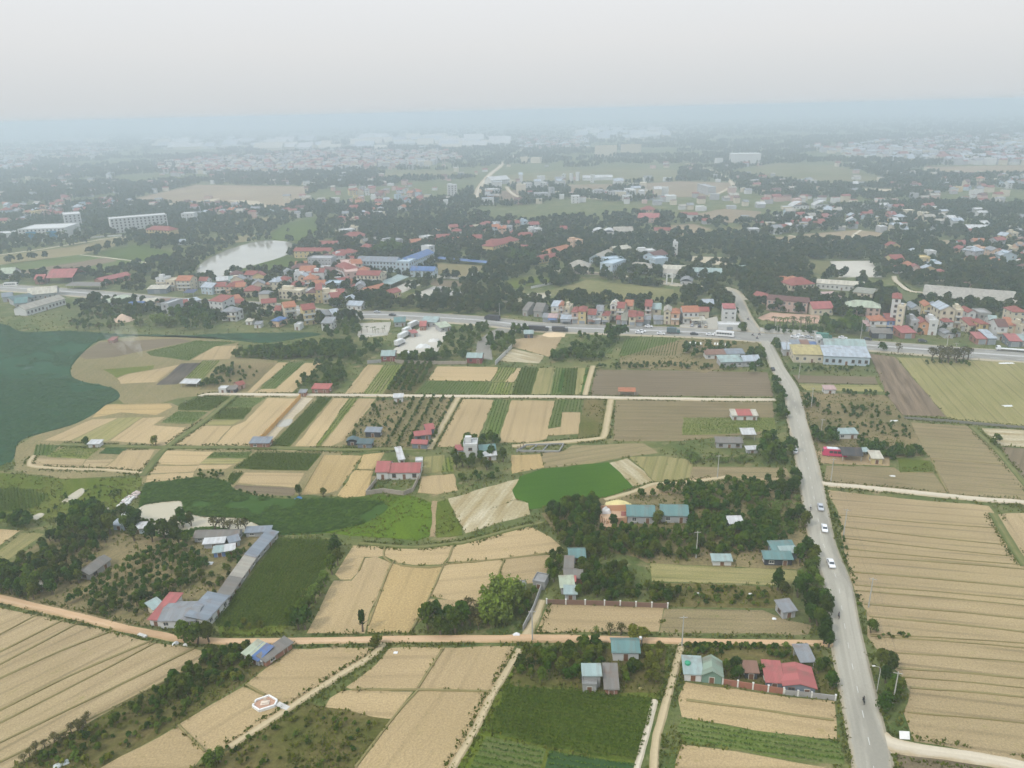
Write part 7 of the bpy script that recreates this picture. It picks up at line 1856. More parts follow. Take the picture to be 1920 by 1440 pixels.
# ------------------------------------------------------------------ vehicles
tyre = plain('tyre', (.025, .025, .027), .9); chrome = plain('lamp_glass', (.6, .6, .58), .2, .1); redl = plain('tail_lamp', (.35, .03, .03), .3, .1)
def wheelm(rad, w_): return MB().tube([(0, -w_/2, 0), (0, w_/2, 0)], rad, 14).mesh('wheel', tyre), MB().tube([(0, -w_/2 - .02, 0), (0, w_/2 + .02, 0)], rad * .55, 10).mesh('rim', plain('wheel_rim', (.4, .4, .41), .35, .1, metal=.6))
def wheel(w_, t, loc): place('rim', w_[1], place('wheel', w_[0], t, loc))
def carpaint(c): return plain('car_paint_%d_%d' % (int(c[0]*99), int(c[2]*99)), c, .25, .08, .5, spec=.5)
w_car, w_trk, w_bike = wheelm(.32, .2), wheelm(.48, .3), wheelm(.29, .1)
def car(pos, d, c, label, group='cars on the roads', sc=1.0):
    yaw = math.atan2(d.y, d.x); t = thing('car', pos, yaw, label, 'car', group); t.scale = (sc, sc, sc); pm = carpaint(c)
    body = [(-2.15, .3), (2.1, .3), (2.2, .55), (2.1, .78), (1.05, .95), (.35, 1.42), (-1.0, 1.46), (-1.75, 1.05), (-2.2, .98), (-2.25, .55)]
    m = MB(); n = len(body)
    for sy, sx in ((-.86, 1), (.86, 1)):
        for x, z in body: m.v.append((x, sy * (1 if z < 1.0 else .80), z))
    m.f += [tuple(range(n)), tuple(n + i for i in reversed(range(n)))] + [(i, n + i, n + (i+1) % n, (i+1) % n) for i in range(n)]; m.m += [0] * (n + 2)
    m.build('body', pm, t)
    def pane(nm, pts, mt): MB().poly(pts).build(nm, mt, t)
    pane('windshield', [(1.06, -.7, .99), (1.06, .7, .99), (.42, .62, 1.41), (.42, -.62, 1.41)], glass)
    pane('rear_window', [(-1.76, -.64, 1.09), (-1.76, .64, 1.09), (-1.1, .6, 1.45), (-1.1, -.6, 1.45)], glass)
    for s in (-1, 1):
        pane('side_window', [(.85, s * .83, 1.0), (-1.5, s * .83, 1.06), (-1.0, s * .715, 1.4), (.35, s * .715, 1.37)], glass)
        for x in (1.35, -1.35): wheel(w_car, t, (x, s * .78, .32))
        MB().box(2.1, 2.2, s * .62 - .15, s * .62 + .15, .58, .72).build('headlight', chrome, t); MB().box(-2.29, -2.2, s * .66 - .12, s * .66 + .12, .7, .9).build('tail_light', redl, t)
    return t
def truck(pos, d, c, box, L, label, h=2.6, name='truck', group=None, flat=False):
    yaw = math.atan2(d.y, d.x); t = thing(name, pos, yaw, label, name, group); pm = carpaint(c)
    MB().prism([(L/2 - 1.9, .6), (L/2, .6), (L/2, 1.6), (L/2 - .35, 2.5), (L/2 - 1.9, 2.5)], -1.15, 1.15, 'y').build('cab', pm, t)
    MB().poly([(L/2 + .012, -1.0, 1.62), (L/2 + .012, 1.0, 1.62), (L/2 - .31, .95, 2.42), (L/2 - .31, -.95, 2.42)]).build('windshield', glass, t)
    z1 = 1.25 if flat else 1.0 + h
    MB().box(-L/2, L/2 - 2.1, -1.22, 1.22, .95, z1).build('cargo_bed' if flat else 'cargo_box', box, t)
    MB().box(-L/2 + .1, L/2 - .3, -.5, .5, .55, .94).build('chassis', tyre, t)
    for x in [L/2 - 1.1, -L/2 + 1.2, -L/2 + 2.4] + ([-L/2 + 4.6] if L > 11 else []):
        for s in (-1, 1): wheel(w_trk, t, (x, s * 1.0, .48))
    return t
def bus(pos, d, c, label, L=9.5, c2=None):
    yaw = math.atan2(d.y, d.x); t = thing('bus', pos, yaw, label, 'bus'); pm = carpaint(c)
    MB().prism([(-L/2, .45), (L/2, .45), (L/2, 1.6), (L/2 - .3, 3.0), (L/2 - .8, 3.2), (-L/2 + .3, 3.2), (-L/2, 2.9)], -1.2, 1.2, 'y').build('body', pm, t)
    MB().box(-L/2 + .8, L/2 - 1.5, -.9, .9, 3.2, 3.42).build('roof_unit', carpaint(c2 or (.6, .6, .6)), t)
    MB().poly([(L/2 + .012, -1.05, 1.65), (L/2 + .012, 1.05, 1.65), (L/2 - .26, 1.0, 2.85), (L/2 - .26, -1.0, 2.85)]).build('windshield', glass, t)
    k = int((L - 1.6) / 1.5)
    for s in (-1, 1):
        for i in range(k): x = -L/2 + .8 + i * 1.5; MB().box(x, x + 1.3, s * 1.21 - .012, s * 1.21 + .012, 1.6, 2.6).build('side_window', glass, t)
        for x in (L/2 - 2.2, -L/2 + 2.4): wheel(w_trk, t, (x, s * 1.02, .48))
    return t
def rider_mesh():
    J = [(-.12, 0, .82), (-.05, 0, 1.05), (.02, 0, 1.32), (.05, 0, 1.45), (.08, 0, 1.53), (.09, 0, 1.66),      # pelvis .. head
         (.05, .2, 1.38), (.25, .27, 1.16), (.48, .28, 1.10), (.05, -.2, 1.38), (.25, -.27, 1.16), (.48, -.28, 1.10),
         (.25, .17, .80), (.22, .17, .42), (.34, .17, .36), (.25, -.17, .80), (.22, -.17, .42), (.34, -.17, .36)]
    E = [(0,1),(1,2),(2,3),(3,4),(4,5),(3,6),(6,7),(7,8),(3,9),(9,10),(10,11),(0,12),(12,13),(13,14),(0,15),(15,16),(16,17)]
    rd = [.15, .145, .17, .11, .06, .115, .075, .055, .04, .075, .055, .04, .095, .06, .05, .095, .06, .05]
    me = bpy.data.meshes.new('person'); me.from_pydata(J, E, []); o = bpy.data.objects.new('person_rig', me); COL.objects.link(o)
    o.modifiers.new('s', 'SKIN'); sv = me.skin_vertices[0].data
    for i, q in enumerate(rd): sv[i].radius = (q, q)
    sv[0].use_root = True
    o.modifiers.new('d', 'SUBSURF').levels = 1
    bpy.context.view_layer.update()
    out = bpy.data.meshes.new_from_object(o.evaluated_get(bpy.context.evaluated_depsgraph_get())); out.name = 'person'
    bpy.data.objects.remove(o)
    return out
_rm = rider_mesh()
skin = plain('skin', (.38, .22, .15), .6, .1); trous = plain('trousers_dark', (.03, .035, .05), .9, .1)
def rider(pos, d, shirt, helmet, label, blabel, bc):
    yaw = math.atan2(d.y, d.x); t = thing('motorbike', pos, yaw, blabel, 'motorbike', 'motorbikes on the roads'); pm = carpaint(bc)
    MB().prism([(-.75, .6), (-.2, .45), (.3, .45), (.42, .85), (.55, .95), (.5, 1.0), (.3, .9), (.15, .62), (-.1, .66), (-.8, .78)], -.14, .14, 'y').build('body', pm, t)
    MB().box(-.62, .02, -.13, .13, .76, .84).build('seat', tyre, t)
    MB().tube([(.5, -.34, 1.05), (.5, .34, 1.05)], .025, 6).build('handlebar', tyre, t); MB().box(.52, .62, -.08, .08, .86, 1.0).build('headlight', chrome, t)
    for x in (.68, -.6): wheel(w_bike, t, (x, 0, .29))
    me = _rm.copy(); me.materials.clear()
    for mt in (skin, plain('shirt_%d' % int(shirt[0] * 100 + shirt[2] * 7), shirt, .9, .1), trous): me.materials.append(mt)
    for p in me.polygons:
        x, y, z = p.center; p.material_index = 0 if (z > 1.47 or (x > .38 and z > .9)) else 2 if z < .92 else 1
    o = link(bpy.data.objects.new('person', me)); o.location = pos; o.rotation_euler.z = yaw; tag(o, label, 'person')
    MB().tube([(.09, 0, 1.58), (.09, 0, 1.70), (.09, 0, 1.80)], [.15, .155, .08], 10).build('helmet', carpaint(helmet), o)
def near_dir(line, p):
    i = min(range(len(line) - 1), key=lambda i: (line[i] - p).length); return (line[i+1] - line[i]).normalized()
def on(line, s, z=.46):
    p = GP(s)[0]; d = near_dir(line, p); p.z = z; return p, d
WHT, SIL, DRK = (.72, .72, .72), (.42, .43, .45), (.04, .045, .05)
p, d = on(main_line, 'C:796,108'); car(p, -d, WHT, 'white car with dark windscreen on the main road, second nearest of three in line')
p, d = on(main_line, 'C:832,306'); car(p, -d, WHT, 'white car on the main road, nearest to the viewer')
p, d = on(main_line, 'F:774,1188'); car(p, -d, SIL, 'silver car on the main road beside the motorbike rider in white')
p, d = on(main_line, 'F:632,868'); car(p, d, WHT, 'white car parked on the west verge beside the large road clump')
p, d = on(main_line, 'F:506,405'); car(p, d, DRK, 'dark car at the edge of the main road below the crossroads')
rider(*on(main_line, 'F:718,1192'), (.6, .6, .58), (.6, .6, .6), 'motorbike rider in white shirt beside the silver car', 'motorbike under the rider in white', (.3, .3, .32))
rider(*on(main_line, 'C:1015,1080'), (.03, .03, .035), (.04, .04, .04), 'motorbike rider in black on the near stretch of the main road', 'dark motorbike on the near stretch of the main road', (.03, .03, .03))
rider(*on(main_line, 'C:876,602'), (.12, .13, .16), (.05, .05, .05), 'dark clad rider at the faint crack in the asphalt', 'dark motorbike at the faint crack in the asphalt', (.1, .03, .03))
bus(GP('F:852,886')[0] + Vector((0, 0, .1)), Vector((-1, .25, 0)), (.52, .05, .13), 'pink coach parked beside the black netted shed', 9.0, (.6, .62, .64))
HB = 'cars on the highway'
for s, c, lb in (('O:1745,692', WHT, 'white car on the highway opposite the red roofed shops, nearer lane'), ('O:1790,672', WHT, 'white car on the highway just behind another white car'),
                 ('P:315,708', WHT, 'white car on the highway below the cream and peach houses'), ('P:812,712', DRK, 'dark car on the highway below the white house with orange roof'),
                 ('P:1050,722', WHT, 'white car on the highway, first behind the white coach'), ('P:1168,706', WHT, 'white car on the highway beside the white coach'),
                 ('Q:880,1076', WHT, 'white car parked by the stained wall, western one'), ('Q:950,1060', WHT, 'white car parked by the stained wall, middle one'), ('Q:1088,1082', SIL, 'silver car parked by the stained wall, eastern one'),
                 ('Q:1600,1090', WHT, 'white car parked by the highway beyond the warehouses'), ('M:1512,975', DRK, 'black car before the shops east of the red sheet awning'), ('M:690,952', DRK, 'dark car on the highway before the pink awning'),
                 ('L:770,1385', DRK, 'dark car on the highway below the yellow row house'), ('L:540,1338', SIL, 'grey car on the highway at the edge of the village'), ('P:130,600', WHT, 'white car parked under the shop trees'), ('P:490,622', DRK, 'dark car parked below the peach house')):
    p, d = on(hwl, s, .43); car(p, d, c, lb, HB, 1.1)
for s, c, lb in (('P:780,580', SIL, 'grey car under the cream canopy, left one'), ('P:890,590', DRK, 'dark car under the cream canopy, right one'), ('P:985,590', (.5, .42, .3), 'tan car in the yard of the white house with orange roof')):
    car(GP(s)[0] + Vector((0, 0, .3)), Vector((.3, 1, 0)), c, lb, 'cars in the white house yard', 1.1)
p, d = on(hwl, 'P:1270,738', .43); bus(p, d, WHT, 'white coach on the highway at the crossroads', 11)
p, d = on(hwl, 'P:498,690', .43); truck(p, d, (.06, .13, .13), plain('box_dark', (.10, .14, .15), .6), 8, 'dark box truck on the highway below the peach house')
p, d = on(hwl, 'Q:1315,1096', .43); truck(p, d, (.05, .16, .12), plain('box_green', (.08, .2, .16), .6), 9, 'green truck on the highway by the warehouses')
p, d = on(hwl, 'N:1250,1276', .43); truck(p, -d, WHT, plain('bed_white', (.6, .6, .58), .6), 15, 'long white flatbed truck at the eastern shops', flat=True)
p, d = on(hwl, 'H:850,1205', .43); truck(p, -d, DRK, plain('box_black', (.05, .05, .055), .7), 11, 'black truck on the highway before the grey yard')
for s, L, lb in (('O:235,650', 13, 'long dark trailer parked on the highway edge, western one'), ('O:560,662', 10, 'shorter dark trailer parked on the highway edge, eastern one')):
    p, d = on(hwl, s, .3); truck(p, d, DRK, plain('box_black', (.05, .05, .055), .7), L, lb, 2.2)
for s, L, c, lb in (('V:815,80', 11, WHT, 'white lorry at the highway end of the truck yard'), ('V:705,205', 11, SIL, 'grey lorry in the middle of the truck yard line'), ('V:660,285', 9, WHT, 'white lorry nearest the teal roofed red house'), ('V:740,150', 8, WHT, 'white lorry second from the highway in the truck yard')):
    truck(GP(s)[0] + Vector((0, 0, .3)), Vector((.45, 1, 0)), c, plain('box_pale', (.6, .6, .58) if c is WHT else (.4, .41, .42), .6), L, lb, group='lorries in the truck yard')
bus(GP('U:100,705')[0], Vector((1, .1, 0)), (.66, .64, .6), 'whitish coach parked beside the highway at the western edge', 11)
for s, lb, bl in (('P:1755,775', 'rider crossing the middle of the junction', 'motorbike crossing the middle of the junction'), ('P:1690,725', 'rider at the western side of the junction', 'motorbike at the western side of the junction'),
                  ('Q:350,1035', 'rider at the foot of the stained white wall', 'motorbike at the foot of the stained white wall'), ('P:1620,488', 'rider on the north road beside the white box house', 'motorbike on the north road beside the white box house')):
    rider(GP(s)[0] + Vector((0, 0, .42)), Vector((.6, -.8, 0)), (.10, .08, .08), (.3, .05, .05), lb, bl, (.05, .05, .06))
# ------------------------------------------------------------------ poles, wires, lamp
polec = plain('pole_concrete', (.40, .39, .36), .9, .3)
def pole_mesh(h): return MB().tube([(0, 0, -.3), (0, 0, h)], [.19, .11], 8).mesh('pole', polec)
_pm = pole_mesh(9.5); _arm = MB().box(-1.0, 1.0, -.06, .06, 9.0, 9.12).mesh('crossarm', polec)
_ins = MB().tube([(-.85, 0, 9.12), (-.85, 0, 9.32)], .05, 6).tube([(0, 0, 9.12), (0, 0, 9.32)], .05, 6).tube([(.85, 0, 9.12), (.85, 0, 9.32)], .05, 6).mesh('insulator', plain('porcelain', (.35, .2, .15), .4))
wire = plain('wire', (.04, .04, .045), .6)
def pole_row(line, s0, step, n, off, label, group):
    top = []
    for i in range(n):
        p, d = along(line, s0 + i * step)
        if i == n - 1 and (p - line[-1]).length < 1: break
        nn = Vector((-d.y, d.x, 0)); p = p + nn * off; p.z = 0
        t = thing('utility_pole', p, math.atan2(nn.y, nn.x), label, 'utility pole', group)
        place('pole', _pm, t); place('crossarm', _arm, t); place('insulator', _ins, t); top.append((p, nn))
    for (a, n1), (b, n2) in zip(top[:-1], top[1:]):
        m = MB()
        for q in (-.85, .85):
            A, B = a + n1 * q + Vector((0, 0, 9.3)), b + n2 * q + Vector((0, 0, 9.3)); pts = [A.lerp(B, k / 6) - Vector((0, 0, 2.4 * (k / 6) * (1 - k / 6))) for k in range(7)]
            m.tube(pts, .018, 4)
        o = m.build('power_line', wire); tag(o, 'pair of thin sagging wires between two ' + group, 'power line', 'wires of the ' + group)
pole_row(main_line, 92, 38, 10, -7.0, 'concrete utility pole on the east verge of the main road', 'poles on the east verge')
pole_row(hwl, 520, 45, 13, 13.0, 'concrete utility pole on the north side of the highway', 'poles north of the highway')
pole_row(hwl, 1010, 48, 10, -13.5, 'concrete utility pole on the south side of the highway', 'poles south of the highway')
for s, lb in (('B:1075,725', 'lone concrete pole at the junction of clay track and walled lane'), ('C:-5,760', 'lone concrete pole by the sandy path behind the green shed'), ('F:195,1010', 'lone concrete pole behind the banana plants'), ('B:285,1345', 'x'), ('C:75,260', 'lone concrete pole in the orchard above the yellow stubble'), ('N:390,1400', 'tall pale pole on the verge below the eastern shops')):
    if lb == 'x': continue
    t = thing('utility_pole', GP(s)[0], 0, lb, 'utility pole'); place('pole', _pm, t); place('crossarm', _arm, t); place('insulator', _ins, t)
t = thing('street_lamp', GP('C:1092,1010')[0], R(180), 'pale street lamp with curved arm before the dark tree clump', 'street lamp')
MB().tube([(0, 0, -.2), (0, 0, 6.2), (.3, 0, 7.0), (1.5, 0, 7.4)], [.11, .08, .06, .05], 8).build('pole', polec, t); MB().box(1.4, 2.1, -.14, .14, 7.34, 7.5).build('lamp_head', whitew, t)
# ------------------------------------------------------------------ smoke of two small field fires
def smoke(s, h, drift, r0, r1, dens, seed):
    p = GP(s)[0]; r = random.Random(seed); V, F = [], []; n = 12; k = 9
    for j in range(k):
        t = j / (k - 1); c = Vector((drift * t ** 1.4 + math.sin(t * 5 + seed) * r1 * .12, 6 * t, h * t)); rad = r0 + (r1 - r0) * t ** .8
        for i in range(n): a = 6.283 * i / n; V.append((c.x + rad * math.cos(a) * r.uniform(.85, 1.15), c.y + rad * math.sin(a), c.z + rad * .25 * math.sin(a * 2 + j)))
    for j in range(k - 1):
        for i in range(n): F.append((j*n+i, j*n+(i+1) % n, (j+1)*n+(i+1) % n, (j+1)*n+i))
    F += [tuple(reversed(range(n))), tuple((k-1)*n + i for i in range(n))]
    me = bpy.data.meshes.new('smoke'); me.from_pydata(V, [], F); o = link(bpy.data.objects.new('smoke', me)); o.location = p + Vector((0, 0, .3)); o['kind'] = 'stuff'
    m = bpy.data.materials.new('smoke'); m.use_nodes = True; nt = m.node_tree; nt.nodes.remove(nt.nodes['Principled BSDF'])
    v = N(nt, 'ShaderNodeVolumePrincipled'); v.inputs['Color'].default_value = (.97, .98, 1, 1); tc = N(nt, 'ShaderNodeTexCoord').outputs['Object']
    ns = noise(nt, tc, .16, 4, .55); sx = N(nt, 'ShaderNodeSeparateXYZ'); nt.links.new(tc, sx.inputs[0])
    fade = N(nt, 'ShaderNodeMapRange', i_1=0.0, i_2=h, i_3=1.0, i_4=0.06); nt.links.new(sx.outputs[2], fade.inputs[0])
    rp = N(nt, 'ShaderNodeMapRange', i_1=.38, i_2=.75, i_3=0.0, i_4=dens); nt.links.new(ns, rp.inputs[0])
    mu = N(nt, 'ShaderNodeMath', operation='MULTIPLY'); nt.links.new(rp.outputs[0], mu.inputs[0]); nt.links.new(fade.outputs[0], mu.inputs[1])
    nt.links.new(mu.outputs[0], v.inputs['Density']); nt.links.new(v.outputs[0], nt.nodes['Material Output'].inputs['Volume']); o.data.materials.append(m)
smoke('D:798,328', 17, -13, .6, 7, .17, 3)
smoke('D:700,318', 15, -11, .5, 6, .12, 8)
# ------------------------------------------------------------------ trees that belong to the built places
zone('palm_tree', 'U', '190,300 600,285 600,275 190,290', 12, 9, 12, 'tall palm before the blue glass factory', 'palms before the factory')
zone('palm_tree', 'U', '610,262 830,244 830,232 610,246', 12, 9, 12, 'tall palm beside the taller factory block', 'palms beside the factory block')
zone('broadleaf_tree', 'L', '470,520 740,530 1020,520 1020,440 480,440', 9, 11, 15, 'huge round tree behind the modern school', 'huge trees behind the school')
zone('broadleaf_tree', 'S', '560,700 700,770 1010,780 1020,700 700,640', 16, 8, 11, 'large round tree before the yellow school', 'large trees before the yellow school')
zone('slim_tree', 'L', '1290,900 1440,830 1440,845 1300,920', 7, 4, 6, 'slim dark tree in the row by the sports court', 'slim trees by the sports court')
zone('palm_tree', 'E', '110,190 250,185 250,200 110,205', 9, 4, 5, 'small palm in a row on the white plaza', 'small palms on the white plaza')
# ------------------------------------------------------------------ set the plants out
def plant(kind, v, x, y, s, rz, label, group):
    o = thing(kind, (x, y, 0.05), rz, label, CAT[kind], group)
    o.scale = (s, s, s * random.uniform(.9, 1.1))
    for part, me in PROTO[kind][v]: link(bpy.data.objects.new(part, me), o)
    return o
_tp = np.array([(t[1], t[2]) for t in TREES]); _bad = np.zeros(len(_tp), bool)
for b in KEEPOUT: _bad |= inside(_tp, b)
TREES = [t for t, q in zip(TREES, _bad) if not q]
EXTRA = {}   # beyond the first 300 of a kind: merged
by = {}
for t in TREES: by.setdefault(t[0], []).append(t)
PLANTED = []
for kind, L_k in by.items():
    L_k.sort(key=lambda t: t[1] ** 2 + t[2] ** 2)
    cap = 295
    # the regular rows come after everything else of their kind
    for i, (k, x, y, s, zi) in enumerate(L_k):
        if i < cap: PLANTED.append((k, x, y, s, zi))
        else: EXTRA.setdefault(kind, []).append((x, y, s))
zone_n = {}
for t in PLANTED: zone_n.setdefault((t[4], t[0]), []).append(t)
ORD = ['leftmost', 'second from the left', 'third from the left', 'fourth from the left', 'fifth from the left', 'rightmost']
for (zi, kind), L_k in zone_n.items():
    label, group = ZONES[zi]; n = len(L_k)
    if kind in ('yellow_tree', 'dry_tree', 'fruit_tree') and 'bush in' in label: label = label.replace('bush', kind.replace('_', ' '))
    elif kind != by and 'thicket' in label: label = label.replace('grey green thicket', {'bush': 'grey green bush', 'dry_tree': 'thin bare tree', 'fruit_tree': 'dark leafy tree'}[kind])
    L_k.sort(key=lambda t: t[1] / t[2])
    for i, (k, x, y, s, _z) in enumerate(L_k):
        lb = label
        if 1 < n <= 8:
            nm = {2: 'two', 3: 'three', 4: 'four', 5: 'five', 6: 'six', 7: 'seven', 8: 'eight'}[n]
            o_ = 'leftmost' if i == 0 else 'rightmost' if i == n - 1 else (ORD + ['sixth from the left', 'seventh from the left'])[i] if i < 5 else ['sixth from the left', 'seventh from the left'][i - 5]
            words_ = label.split()
            lb = label if len(words_) + 4 > 16 else label + ', ' + o_ + (' of ' + nm if len(words_) + len(o_.split()) + 2 <= 16 else '')
        plant(k, random.randrange(len(PROTO[k])), x, y, s, random.uniform(0, 6.28), lb, group)
def merged(name, src, pts, mats):
    """many far plants as one mass: src list of (verts, faces, tint)"""
    V, F, T, MI = [], [], [], []; n0 = 0
    for x, y, s, k, mi in pts:
        v, f, t = src[k]; a = random.uniform(0, 6.28); c_, s_ = math.cos(a), math.sin(a)
        sv = v * s
        w_ = np.stack([sv[:, 0] * c_ - sv[:, 1] * s_ + x, sv[:, 0] * s_ + sv[:, 1] * c_ + y, sv[:, 2]], 1)
        V.append(w_); F.append(f + n0); n0 += len(v); T.append(t * .7 + random.uniform(0, .3)); MI.append(np.full(len(f), mi))
    if not V: return None
    o = link(bpy.data.objects.new(name, np_mesh(name, np.concatenate(V), np.concatenate(F), mats, np.concatenate(MI), col=np.concatenate(T))))
    o['kind'] = 'stuff'; return o
ex = []
small = [crown(300 + i, 190, .5, .1, 1.0, 6, .15) for i in range(4)]
for kind, L_k in EXTRA.items():
    for x, y, s in L_k: ex.append((x, y, s, random.randrange(4), 2 if 'light' in kind or 'yel' in kind else random.randrange(2)))
merged('orchard_foliage', small, ex, [LM['dark'], LM['mid'], LM['light']])

# far woods: everything beyond the highway that is not field, road, water or building
def vnoise(p, sc, seed):
    """smooth value noise on the ground"""
    q = p * sc; i = np.floor(q).astype(int); f = q - i; f = f * f * (3 - 2 * f)
    h = lambda a, b: (np.sin(a * 127.1 + b * 311.7 + seed * 17.3) * 43758.5453) % 1.0
    a, b, c, d = h(i[:,0], i[:,1]), h(i[:,0]+1, i[:,1]), h(i[:,0], i[:,1]+1), h(i[:,0]+1, i[:,1]+1)
    return a*(1-f[:,0])*(1-f[:,1]) + b*f[:,0]*(1-f[:,1]) + c*(1-f[:,0])*f[:,1] + d*f[:,0]*f[:,1]
def occupied(p2, grow=1.0):
    o = on_water(p2) | on_road(p2, 1.5)
    for kind, pts, ang in FIELDS: o |= inside(p2, pts)
    return o
r = np.random.default_rng(77)
cand = []
hwa = np.array([(p.x, p.y) for p in hwl])
o_ = np.argsort(hwa[:, 0]); hwx, hwy = hwa[o_, 0], hwa[o_, 1]
for y0, y1, n in ((232, 260, 3200), (260, 300, 5200), (300, 360, 6500), (360, 430, 6500), (430, 500, 4200), (500, 610, 3600)):
    px = r.uniform(-60, 1980, n); py = r.uniform(y0, y1, n)
    P = np.array([G(a, b + (a - 960) * -.0236)[:2] for a, b in zip(px, py)])
    m = P[:, 1] > np.interp(P[:, 0], hwx, hwy) + 16
    P = P[m & (P[:, 1] < 16000)]
    d = np.hypot(P[:, 0], P[:, 1])
    nz = .55 * vnoise(P, 1 / 260., 1) + .3 * vnoise(P, 1 / 90., 2) + .3 * vnoise(P, 1 / 700., 3)
    P = P[nz > .455]; P = P[~occupied(P)]
    for b in KEEPOUT: P = P[~inside(P, b)]
    cand.append(P)
P = np.concatenate(cand)
far = [crown(400 + i, 44, .55, .05, 1.0, 5, .34) for i in range(4)]
farbig = [(np.concatenate([c[0] * np.array([.6, .6, .9]) + np.array([dx, dy, 0]) for c, dx, dy in ((far[i], -.5, 0), (far[(i+1) % 4], .4, .35), (far[(i+2) % 4], .2, -.4))]),
           np.concatenate([far[0][1] + k * len(far[0][0]) for k in range(3)]), np.concatenate([far[i][2], far[(i+1)%4][2], far[(i+2)%4][2]])) for i in range(4)]
pts_n, pts_f = [], []
for x, y in P:
    d = math.hypot(x, y)
    if d < 1100: pts_n.append((x, y, random.uniform(5, 9.5), random.randrange(4), random.randrange(2)))
    else: pts_f.append((x, y, random.uniform(6, 10) * min(2.2, (d / 1100) ** .5), random.randrange(4), random.randrange(2)))
# belts and gardens that are known to be wooded
for s_, n_, a_, b_ in (('H:90,1160 H:140,1060 H:300,1110 H:520,1075 H:760,1060 H:960,1100 H:1160,1105 H:1150,1160 H:700,1185', 230, 5, 9), ('H:800,980 H:960,920 H:1060,940 H:900,1010', 34, 4, 8), ('H:650,1050 H:850,1000 H:1080,1075 H:860,1095', 70, 4, 7),
        ('H:1180,1000 H:1340,970 H:1330,1010 H:1200,1020', 30, 4, 7), ('H:1450,1000 H:1800,990 H:1800,1030 H:1480,1030', 60, 3, 6), ('H:1200,1065 H:1700,1060 H:1900,1080 H:1890,1125 H:1300,1125', 190, 3, 7), ('I:0,1030 I:250,1030 I:300,1100 I:200,1200 I:0,1140', 90, 5, 9),
        ('J:100,900 J:500,780 J:900,820 J:1900,650 J:1900,1080 J:1400,1060 J:200,1050', 90, 4, 8), ('K:0,650 K:1900,400 K:1900,1400 K:200,1400', 230, 4, 9), ('L:0,0 L:1900,0 L:1900,500 L:0,540', 260, 6, 11), ('L:0,900 L:700,1000 L:800,1250 L:0,1280', 70, 5, 9),
        ('S:0,0 S:1900,300 S:1900,700 S:1000,760 S:0,720', 300, 6, 11), ('U:600,900 U:1000,760 U:1300,800 U:1400,960 U:700,990', 80, 4, 8), ('U:850,620 U:1300,660 U:1300,760 U:900,740', 50, 4, 8), ('U:1100,270 U:1800,225 U:1750,350 U:1300,400', 100, 5, 9), ('U:0,620 U:700,590 U:700,650 U:0,700', 30, 4, 7),
        ('I:330,800 I:660,820 I:700,960 I:420,1010 I:330,960', 130, 5, 10), ('I:640,760 I:1130,770 I:1120,860 I:660,860', 150, 5, 10), ('I:1180,850 I:1920,900 I:1920,1050 I:1240,1020', 220, 5, 10), ('M:560,150 M:1080,300 M:1050,520 M:900,560 M:400,420', 90, 6, 10), ('Q:0,100 Q:900,120 Q:1000,480 Q:200,460', 110, 5, 9),
        ('M:1250,520 M:1900,560 M:1900,900 M:1250,880', 40, 3, 6), ('N:0,560 N:1400,640 N:1400,1150 N:0,1050', 50, 3, 6), ('T:0,0 T:1900,0 T:1900,640 T:200,520', 200, 5, 10), ('G:1050,700 G:1600,610 G:1650,720 G:1400,760 G:1120,830', 90, 5, 9), ('O:0,150 O:1900,250 O:1900,420 O:0,400', 80, 4, 7)):
    poly = GP(s_); A_ = np.array([(p.x, p.y) for p in poly]); q = r.uniform(A_.min(0), A_.max(0), (n_ * 12, 2)); q = q[inside(q, A_)]; q = q[~(on_water(q) | on_road(q, 1.5))]
    for kind_, pts_, ang_ in FIELDS:
        if kind_ in ('paving', 'pinkpave', 'far', 'bare', 'sand', 'tarmac'): q = q[~inside(q, pts_)]
    for b in KEEPOUT: q = q[~inside(q, b)]
    for x, y in q[:int(n_ * .8)]: pts_n.append((x, y, random.uniform(a_, b_), random.randrange(4), random.randrange(2)))
mid_src = [crown(420 + i, 110, .5, .08, 1.0, 6, .2) for i in range(5)]
merged('village_trees_foliage', mid_src, [(x, y, s_, k, random.randrange(3)) for x, y, s_, k, mi in pts_n], [LM['dark'], LM['mid'], LM['olive']])
merged('distant_woods', farbig, [(x, y, s_, k, random.randrange(3)) for x, y, s_, k, mi in pts_f], [LM['dark'], LM['mid'], LM['olive']])

